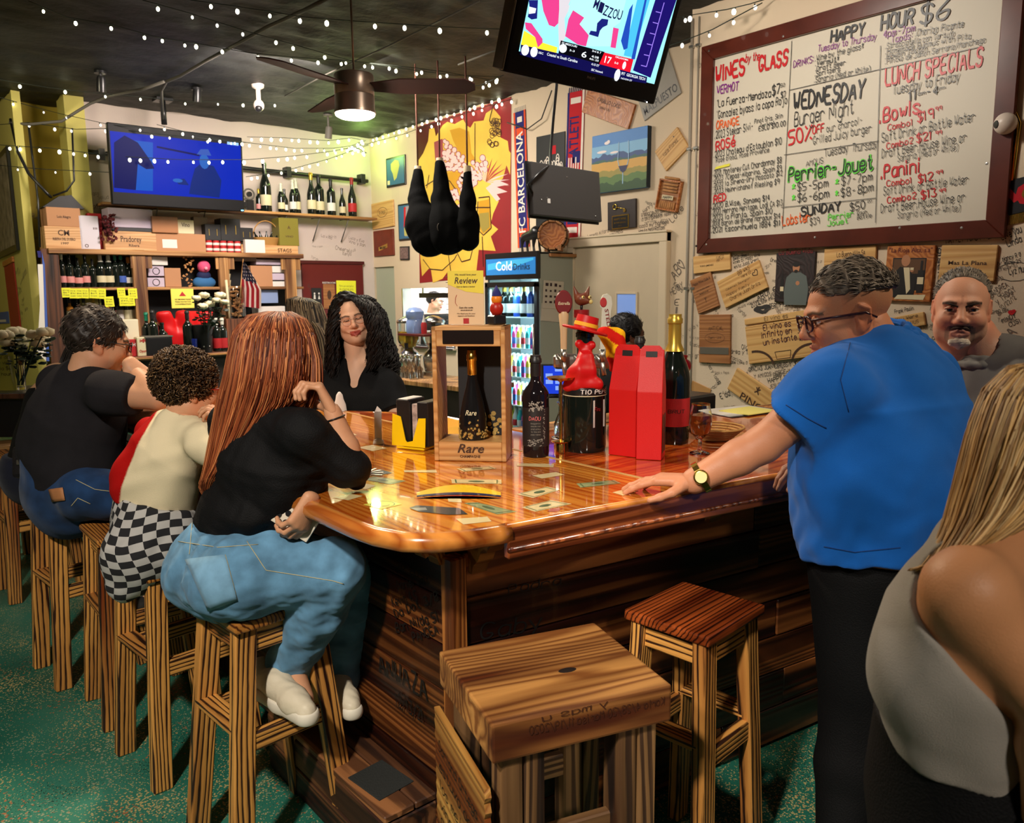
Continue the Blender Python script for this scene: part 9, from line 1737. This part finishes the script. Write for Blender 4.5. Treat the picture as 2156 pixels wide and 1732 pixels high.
def carrier(label,pa,pb,ps_,k):
 a,b,c=(onz(*p,BTOP)for p in(pa,pb,ps_));rz=rz2(a,b);W_=(b-a).length;D_=.088;n=V((-math.sin(rz),math.cos(rz),0));t=thing('wine_carrier',label,'gift box','red cardboard wine carriers',loc=tuple((a+b)/2+n*D_/2+V((0,0,.001))),rz=rz);m=pal('red_card',(205,14,14),rough=.45,bump=.15,bscale=500);w2,d2=W_/2,D_/2;h1=.215;h2=.345
 bm=bmesh.new();vs=lambda z,x,y:[bm.verts.new((sx*x,sy*y,z))for sx,sy in((-1,-1),(1,-1),(1,1),(-1,1))];r0,r1,r2=vs(0,w2,d2),vs(h1,w2,d2),vs(h2,w2*.95,.006);bm.faces.new(r0[::-1]);bm.faces.new(r2)
 for A_,B_ in((r0,r1),(r1,r2)):
  for i in range(4):bm.faces.new((A_[i],A_[(i+1)%4],B_[(i+1)%4],B_[i]))
 bmesh.ops.bevel(bm,geom=bm.edges[:],offset=.0015,segments=1,affect='EDGES');link('carton_body',bm2me(bm),m,t)
 link('handle_flap',bm2me(prism_bm([(-w2*.9,0),(w2*.9,0),(w2*.82,.05),(w2*.6,.058),(-w2*.6,.058),(-w2*.82,.05)],.003)),m,t,basis((0,-.012,h2-.045),(1,0,0),(0,.12,1)));flat('hand_hole',BKP,[rect(-.018,.022,.018,.04)],t,basis((0,-.0155,h2-.045),(1,0,0),(0,.12,1)),lift=.0008)
 S=basis((w2,0,0),(0,1,0),(0,0,1));ar=lambda x0,x1,z0,z1:[(x0,z0),(x1,z0),(x1,z1-.012),((x0+x1)/2+.008,z1-.002),((x0+x1)/2-.008,z1-.002),(x0,z1-.012)]
 flat('arched_window',mat('window_dark',(.05,.03,.025),.4),[ar(-.032,-.008,.02,.145)],t,S,lift=.0012);flat('arched_window',mat('window_shade',(.05,.03,.025),.4),[ar(.008,.032,.02,.145)],t,S,lift=.0012)
carrier('red cardboard wine carrier standing left, against the sherry bottle',(1281,957),(1338,964),(1350,950),0);carrier('red cardboard wine carrier standing right, with arched side windows',(1339,967),(1392,970),(1421,955),1)
c=onz(1425,938,BTOP);t=bottle('large champagne bottle with pale gold foil and red label beside the right carrier',(c.x+.04,c.y+.05,BZT),.445,.056,GDK,FG,LRD,'champ',labz=(.14,.36),n=28)
for i,ch in enumerate('PIPER'):curved(t,[[(-.006+.012*(b-3)/3*1.,.37+.011*i+.0018*(-a+2))for a,b in p]for p in strokes(ch,None,0,.6)[0]],BRN,.0215,'foil_lettering')
ctext(t,'BRUT',-.03,.03,.11,.012,BKP,.0575)
c=P(1345,860,2.95);t=bottle('tall black-capped bottle behind the two red carriers',(c.x,c.y,1.08),.36,.042,GDK,FBK,None,'wine',n=20);t.location.z=BZT
# beer glass
c=onz(1473,955,BTOP);t=thing('beer_glass','stemmed tulip glass of dark amber beer on the bar by the man\'s wrist','glass',loc=(c.x,c.y,BZT));lathe('glass',CLR,[(0,.0),(.032,0),(.032,.003),(.008,.012),(.006,.02),(.006,.045),(.012,.052),(.03,.07),(.038,.1),(.036,.13),(.03,.155),(.029,.165),(.0275,.165),(.0285,.155),(.0345,.13),(.0365,.1),(.029,.0715),(.01,.055),(0,.053)],t,n=28)
lathe('beer',mat('amber_beer',(.35,.08,.015),.05,trans=.85,ior=1.33),[(0,.054),(.0095,.056),(.0285,.0725),(.036,.1),(.034,.128),(0,.128)],t,n=28);lathe('gilt_rim',GOLD,[(.0295,.161),(.0297,.165),(.0285,.165)],t,n=28)
c=onz(1508,930,BTOP);t=thing('bread_basket','shallow round wicker bread basket behind the beer glass','basket',loc=(c.x+.04,c.y+.04,BZT))
for k in range(6):r_=.06+.009*k;tube('woven_ring',WK,[(r_*math.cos(a)*(1+.012*math.sin(a*12+k*3.1)),r_*math.sin(a),.004+.008*k)for a in[j*.15 for j in range(43)]],.0042,t,5)
lathe('woven_bottom',WK,[(0,0),(.06,0),(.06,.004),(0,.004)],t)
c=onz(1555,866,BTOP);t=thing('paper_menu','white paper menus with a yellow sheet lying on the counter by the wall','menu',loc=(c.x,c.y,BZT),rz=-.2);link('sheet',boxme(.3,.2,.004),LWH,t,Mx.Translation((0,0,.002)));link('sheet',boxme(.2,.16,.003),pal('yellow_sheet',(226,216,120),rough=.6),t,Mx.Translation((.02,-.04,.006))@Mx.Rotation(.1,4,'Z'));link('dark_folder',boxme(.33,.22,.002),BKB,t,Mx.Translation((.01,-.01,.0005)))
c=onz(1696,935,BTOP);t=thing('glass_tumbler','short tumbler with creamy drink between the standing man\'s arm and chest','glass',loc=(c.x+.1,c.y+.08,BZT));lathe('glass',CLR,[(0,0),(.034,0),(.037,.09),(.035,.09),(.032,.004),(0,.004)],t);lathe('drink',pal('cream_drink',(200,160,96),rough=.3),[(0,.005),(.031,.005),(.034,.07),(0,.07)],t)
c=onz(1690,958,BTOP);t=thing('green_plate','white plate with green rim beside the hand near the blue polo','plate',loc=(c.x+.16,c.y+.16,BZT));lathe('dish',LWH,[(0,0),(.06,0),(.095,.014),(.09,.016),(.058,.005),(0,.005)],t,n=28);lathe('rim',pal('green_rim',(40,110,90),rough=.4),[(.093,.0145),(.096,.0155),(.091,.0175)],t,n=28)
t=thing('bar_bin','low black condiment bin at the wall end behind the champagne bottle','bin',loc=(2.85,2.3,0));box('bin_body',BLACKP,(-.25,-.1,0),(.25,.12,1.12),t,.01)
c=P(1440,770,3.35);t=thing('red_ornament','glossy dark red pomegranate-shaped ornament on a stem beside the champagne bottle','ornament',loc=(c.x,c.y,1.12));t.location=(3.0,2.32,1.12)if 0 else(c.x,c.y,0);tube('stem',BLACKP,[(0,0,0),(0,0,c.z-.03)],.006,t);ball('fruit',pal('fruit_red',(110,14,24),rough=.12),(0,0,c.z),.032,t,seg=16);lathe('crown',pal('fruit_red',(110,14,24),rough=.12),[(0,.02),(.012,.03),(.016,.045),(.01,.036),(0,.03)],t,Mx.Translation((0,0,c.z)))
# ---- behind the bar: sink block, tap tower, till screen
t=thing('sink_unit','dark under-counter sink unit inside the bar','counter',loc=(2.6,2.75,0));box('cabinet',mat('dark_steel',(.03,.03,.032),.4,.6),(-.6,-.2,0),(.55,.3,.86),t);box('wood_ledge',PINE,(-.3,-.1,.93),(.5,.1,.96),t);box('upright',DPINE,(-.28,-.02,.86),(-.22,.02,.93),t);box('upright',DPINE,(.42,-.02,.86),(.48,.02,.93),t)
c=P(1230,752,3.15);t=thing('beer_tap_tower','steel beer tap tower carrying the three tap handles','tap tower',loc=(c.x,c.y,.86));zt=c.z-.86;lathe('column',STEEL,[(0,0),(.06,0),(.05,.02),(.035,.03),(.035,zt-.05),(0,zt-.05)],t,Mx.Translation((.06,.02,0)));TW=(P(1290,755,3.15)-P(1180,755,3.15));link('cross_bar',boxme(TW.length+.08,.06,.06,.02,3),STEEL,t,frame((P(1240,760,3.17)-V((c.x,c.y,.86))),(0,0,1),TW))
for px in(1187,1222,1268):p=P(px,762,3.1)-V((c.x,c.y,.86));tube('spout',STEEL,[p+V((0,.03,.02)),p,p+V((-.01,-.02,-.05))],.01,t,8);tube('collar',STEEL,[p,p+V((0,0,.05))],.012,t,8)
zb=P(1187,748,3.1)
t=thing('tap_handle','cream tap handle topped by a dark red oval badge','tap handle',loc=zb);HC=pal('handle_cream',(206,176,136),rough=.35);lathe('handle',HC,[(0,0),(.01,0),(.012,.02),(.014,.1),(.02,.155),(.017,.17),(0,.172)],t,n=16);Mo=frame((-.0,0,.205),-FW,RT);lathe('badge',pal('badge_red',(110,18,22),rough=.3),[(0,.008),(.036,.008),(.04,.003),(.04,-.003),(0,-.008)],t,Mo@Mx.Diagonal((1,1,1,1))@Mx.Diagonal((.85,1.2,1,1)),24)
Mo2=basis((0,0,.195)-0*FW if 0 else V((0,0,.195))-FW*.0085,RT,UP);font('Estrella',.012,LCR,Mo2,t,w=.045,shear=.2);tube('neck',STEEL,[(0,0,-.03),(0,0,.01)],.005,t)
zc=P(1224,744,3.1);t=thing('tap_handle','green and red tap handle topped by a brown pointed-ear cat head','tap handle',loc=zc);lathe('handle',pal('handle_green',(52,66,40),rough=.4),[(0,.03),(.014,.03),(.02,.06),(.021,.14),(0,.14)],t,n=14);lathe('base_ring',RB,[(0,-.02),(.015,-.02),(.014,.03),(0,.03)],t);lathe('top_ring',FRD,[(0,.14),(.03,.14),(.03,.17),(0,.17)],t,n=14);tube('neck',BLACKP,[(0,0,.168),(0,0,.19)],.006,t)
F=Fld();o_=A3(zc)+A3((0,0,.21));rr=A3(RT);ff=-A3(FW);F.ell(o_,(.027,.027,.024),None,.01);F.ell(o_+rr*.02+ff*.012-A3((0,0,.008)),(.016,.014,.011),None,.01)
for s_ in(-1,1):F.cap(o_+rr*.018*s_+A3((0,0,.015)),o_+rr*.03*s_+A3((0,0,.05)),.012,.002,.008)
place(F,.0025,'cat_head',pal('cat_brown',(108,54,34),rough=.4),t);EY=pal('cat_eye',(206,190,120),rough=.2)
for s_ in(.004,.03):ball('eye',EY,V((o_+rr*s_+ff*.024+A3((0,0,.004))).tolist())-zc,.007,t,seg=8);ball('pupil',BLACKP,V((o_+rr*(s_+.002)+ff*.03+A3((0,0,.004))).tolist())-zc,.003,t,seg=6)
ball('muzzle',EY,V((o_+rr*.034+ff*.018-A3((0,0,.012))).tolist())-zc,.009,t,seg=8)
zd_=P(1262,748,3.1);t=thing('tap_handle','white curved tap handle with green edge and red badge','tap handle',loc=zd_);Mh=basis((0,0,0),RT,UP);pts=[(.0,0),(.018,0),(.04,.14),(.05,.2),(.046,.228),(.03,.24),(.012,.236),(.004,.22),(.003,.19),(.012,.18)];prism('handle',pal('handle_pearl',(200,200,186),rough=.3),pts,.016,t,Mh,bev=.002);lathe('badge',LRD,[(0,.006),(.013,.005),(.015,0),(0,0)],t,Mh@Mx.Translation((.014,.205,.016))@Mx.Diagonal((.9,1.3,1,1)));font('STELLA',.014,pal('stella_red',(120,20,20),rough=.4),Mh@Mx.Translation((.026,.13,.0165))@Mx.Rotation(-1.42,4,'Z'),t,w=.1)
a,b=P(1158,832,3.3),P(1212,838,3.3);t=thing('till_tablet','tilted point-of-sale tablet with a blue screen behind the brass stand','tablet',loc=((a+b)/2));t.location.z=.86;hh=(a+b)/2-t.location;MT=basis(hh-RT*.09,RT,UP*.9+FW*.45);link('casing',boxme(.2,.16,.015,.006,2),BLACKP,t,MT@Mx.Translation((.1,.08,-.008)));flat('screen',EM('till_blue',(30,60,200),.9),[rect(.012,.014,.188,.148)],t,MT,lift=.001)
flat('screen_tile',EM('till_pale',(130,160,240),.9),[rect(.02+.04*i,.03+.03*j,.05+.04*i,.05+.03*j)for i in range(4)for j in range(4)if(i+j)%3],t,MT,lift=.002);tube('stand',BLACKP,[(0,0,0),hh+UP*.05],.02,t);box('foot',BLACKP,(-.1,-.06,0),(.1,.06,.012),t)
# ---- drinks dispensers, glasses, water jug before the pass-through
t=thing('service_counter','pine-topped service counter carrying the two drinks dispensers','counter',loc=(4.0,5.7,0));pa,pb=P(812,793,6.5),P(960,815,6.3);zq=.87;cA=onz(812,795,zq);cB=onz(950,812,zq);d_=(cB-cA);rzc=math.atan2(d_.y,d_.x);MC=Mx.Translation((cA.x,cA.y,0))@Mx.Rotation(rzc,4,'Z');box('top',PINE,(-.1,0,zq-.04),(d_.length+.2,.5,zq),t,.004,True,MC);box('cabinet',MATS['dark_cabinet'],(-.08,.03,0),(d_.length+.18,.48,zq-.04),t,.002,True,MC)
ts_=thing('glass_rack','red-brown ledge shelf with rows of upturned glasses left of the dispensers','shelf',loc=(cA.x,cA.y,0));z7=P(830,703,6.9).z;box('ledge',pal('ledge_red',(96,34,28),rough=.5),(-.08,.2,z7-.02),(.3,.38,z7),ts_,.002,True,MC);box('side_post',STEEL,(-.07,.32,zq),(-.05,.34,z7),ts_,.002,True,MC);box('side_post',STEEL,(.27,.32,zq),(.29,.34,z7),ts_,.002,True,MC)
g0=None
for i in range(6):
 for j in range(2):
  p=MC@V((-.03+.055*i,.1+.09*j,zq+.0));lb='clear upturned stemmed glass, %s from the left in the %s row under the ledge'%(ORD[i],('front','back')[j])
  if g0 is None:g0=thing('wine_glass',lb,'glass','upturned glasses below the ledge',p);lathe('bowl',CLR,[(.026,0),(.03,.04),(.028,.08),(.006,.11),(.006,.17),(.027,.2),(.0,.2)],g0,n=14)
  else:dup(g0,p,None,lb)
j_=MC@V((.06,.29,z7));t=thing('water_jug','blue-tinted water cooler bottle standing on the red-brown ledge','jug',loc=j_);lathe('jug_body',mat('blue_plastic',(.35,.5,.9),.15,trans=.4),[(0,0),(.075,0),(.08,.02),(.08,.11),(.07,.125),(.08,.14),(.08,.19),(.05,.22),(0,.23)],t,n=20)
k_=MC@V((.2,.28,z7));t=thing('sauce_bottle','red sauce bottle with white pointed cap on the red-brown ledge','bottle',loc=k_);lathe('bottle_body',LRD,[(0,0),(.024,0),(.026,.08),(.018,.1),(0,.1)],t);lathe('cap',LWH,[(.018,.1),(.008,.13),(.004,.16),(0,.16)],t)
def dispenser(label,px,wv,juice):
 c=onz(px,790,zq);t=thing('drinks_dispenser',label,'dispenser','stainless drinks dispensers',(c.x,c.y+.1,zq));SS=mat('shiny_steel',(.6,.58,.54),.22,1.);r=.1
 lathe('base',SS,[(0,0),(r*.95,0),(r*.97,.03),(r*.85,.035),(r*.95,.1),(r*1.0,.16),(r*.8,.2),(r*.55,.225),(r*.4,.24),(0,.24)],t,n=28);lathe('clear_tank',CLR,[(r*.3,.235),(r*.55,.25),(r*.92,.29),(r,.32),(r,.47),(r*.97,.47),(r*.97,.32),(r*.85,.29),(r*.3,.245)],t,n=28)
 lathe('drink',juice,[(0,.245),(r*.5,.252),(r*.86,.293),(r*.95,.32),(r*.95,.39),(0,.39)],t,n=28);lathe('lid',SS,[(r*1.06,.465),(r*1.08,.475),(r*1.02,.49),(r*.5,.52),(0,.53)],t,n=28);tube('centre_tube',SS,[(0,0,.24),(0,0,.47)],.022,t,10);lathe('tap',BLACKP,[(0,0),(.014,0),(.016,.05),(0,.05)],t,Mx.Translation((-r*.75,-r*.7,.24)),10)
dispenser('left drinks dispenser with yellow juice and a steel lid',876,6.3,mat('yellow_juice',(.85,.55,.04),.1,trans=.5));dispenser('right drinks dispenser with clear drink, partly behind the review card',928,6.2,mat('pale_juice',(.8,.75,.65),.1,trans=.7))
c=onx(870,618,XM+.25);t=thing('kitchen_rail','black knife rail on steel brackets just inside the pass-through','rail',loc=(XM+.1,yp0+.5,zp1-.06));box('rail',BLACKP,(.0,-.35,-.06),(.03,.4,.0),t);box('hook',STEEL,(.0,.3,-.01),(.02,.33,.065),t);box('hook',STEEL,(.0,-.3,-.01),(.02,-.27,.065),t)
# ============================================================ FAR LEFT CORNER
ME_=basis((1.4685,0,0),(0,-1,0),(0,0,1))
o,w_,h,t=plaque('framed_picture','tall black framed drawing hanging on the yellow wall at far left','picture',ME_,[(-30,560),(38,520),(24,312),(-44,375)],BF,.03);link('picture',boxme(w_-.12,h-.12,.002),pal('sketch_grey',(120,110,92),rough=.6,var=.5,vscale=9),o,Mx.Translation((0,0,t+.001)))
o,w_,h,t=plaque('red_banner','narrow red and tan banner hanging below the tall framed drawing','banner',ME_,[(22,696),(40,690),(35,545),(14,552)],pal('banner_red',(150,38,24),rough=.6),.012);box('wooden_rod',PC,(-w_/2-.02,h/2-.06,0),(w_/2+.02,h/2,t+.01),o)
o,w_,h,t=plaque('postcard','small blue seascape postcard on the yellow wall at the far left edge','postcard',ME_,[(-8,682),(20,680),(18,656),(-10,658)],LBL,.004);flat('foam',LWH,[rect(-w_*.4,-h*.35,w_*.3,-h*.15)],o,Mx.Translation((0,0,t+.001)))
MY=wallM(y=9.716);plaque('framed_picture','tiny black framed photo on the yellow wall beside the brown shelf post','picture',MY,[(68,631),(85,631),(85,595),(67,595)],BF,.02)
y=8.86;t=thing('paper_streamer','hanging strips of white and blue paper beside the brown shelf post','paper',loc=ony(88,600,y));
for i,(pts,m)in enumerate((([(79,556),(90,556),(97,760),(78,740),(84,640)],LWH),([(88,530),(94,556),(104,760),(98,760)],LBL),([(78,528),(92,528),(90,542),(80,542)],NV))):
 M_=wallM(y=y+.01*i);prism('paper_strip',m,[pu(M_,*p)for p in pts][::-1],.003,t,M_,True)
def side_table():
 c=P(45,822,5.0);t=thing('side_table','black side table with ledge at the far left edge holding the rose vase','table',loc=(c.x,c.y,0));M=Mx.Translation((c.x,c.y,0))@Mx.Rotation(-_y,4,'Z');z=c.z;box('table_top',BLACKP,(-.45,-.12,z-.03),(.17,.3,z),t,.004,True,M);box('edge_strip',DPINE,(-.45,-.125,z-.035),(.17,-.118,z-.005),t,.001,True,M);box('drawer',BLACKP,(-.4,-.1,z-.28),(.12,.25,z-.05),t,.004,True,M)
 for x in(-.4,.13):
  for y in(-.08,.26):box('leg',BLACKP,(x-.02,y-.02,0),(x+.02,y+.02,z-.03),t,.002,True,M)
 box('lower_shelf',BLACKP,(-.42,-.1,z-.5),(.14,.27,z-.47),t,.002,True,M)
 b_=(c.x+.0,c.y+.06,z);flowers('clear vase of drooping cream roses on the black side table',b_,hd([(8,705),(30,700),(48,712),(70,705),(86,716),(92,700),(78,724),(40,725),(14,722)],5.05,b_),.062,.22,12,.05)
 p=M@V((-.14,.02,z));q=thing('yellow_note','yellow handwritten card standing on the black side table','card',loc=p,rz=-_y);link('card',boxme(.2,.006,.24),pal('yellow_card',(206,200,80),rough=.6),q,Mx.Translation((0,0,.12)));k=Ink(Mx.Translation(p)@Mx.Rotation(-_y,4,'Z')@basis((0,-.0035,0),(1,0,0),(0,0,1)));[k.write(tx,(-.08,.2-.035*i),(.08,.2-.035*i),.02,BRN,.35)for i,tx in enumerate(('Menu del dia','Tapas y vino','Sangria $6','Happy hour'))];k.done(q)
side_table()
def low_bench(label,pts,w_,h=.04):
 a,b=P(*pts[0],w_),P(*pts[1],w_);t=thing('bench',label,'bench',loc=((a.x+b.x)/2,(a.y+b.y)/2,0));beam('seat_board',PINE,a,b,.28,h,t,(RT.cross(V((0,0,1)))),.004,True)
 for f in(.12,.88):p=a.lerp(b,f);beam('leg',BURN,(p.x,p.y,0),(p.x,p.y,p.z-.02),.06,.06,t,(1,0,0),.003,True)
low_bench('low brown bench at the left edge behind the woman\'s stool',[(-60,945),(50,935)],4.9);low_bench('lower pale bench beside the leftmost stool legs',[(-70,1085),(22,1075)],4.4)
c=P(96,925,4.9);t=thing('paper_box','white open paper box on a black stand left of the woman\'s shoulder','box',loc=(c.x,c.y,0));box('box_body',LWH,(-.06,-.08,c.z-.06),(.1,.08,c.z+.08),t,.003);box('stand',BLACKP,(-.05,-.07,0),(.09,.07,c.z-.06),t,.003);box('black_lid',BLACKP,(-.08,-.1,c.z+.08),(.1,.05,c.z+.095),t,.002)
for f in(girl,phone,boy,man_tee,woman_tank,bag,bartender,ponytail_woman,cook,dark_woman,blue_man,grey_man,blonde):f()
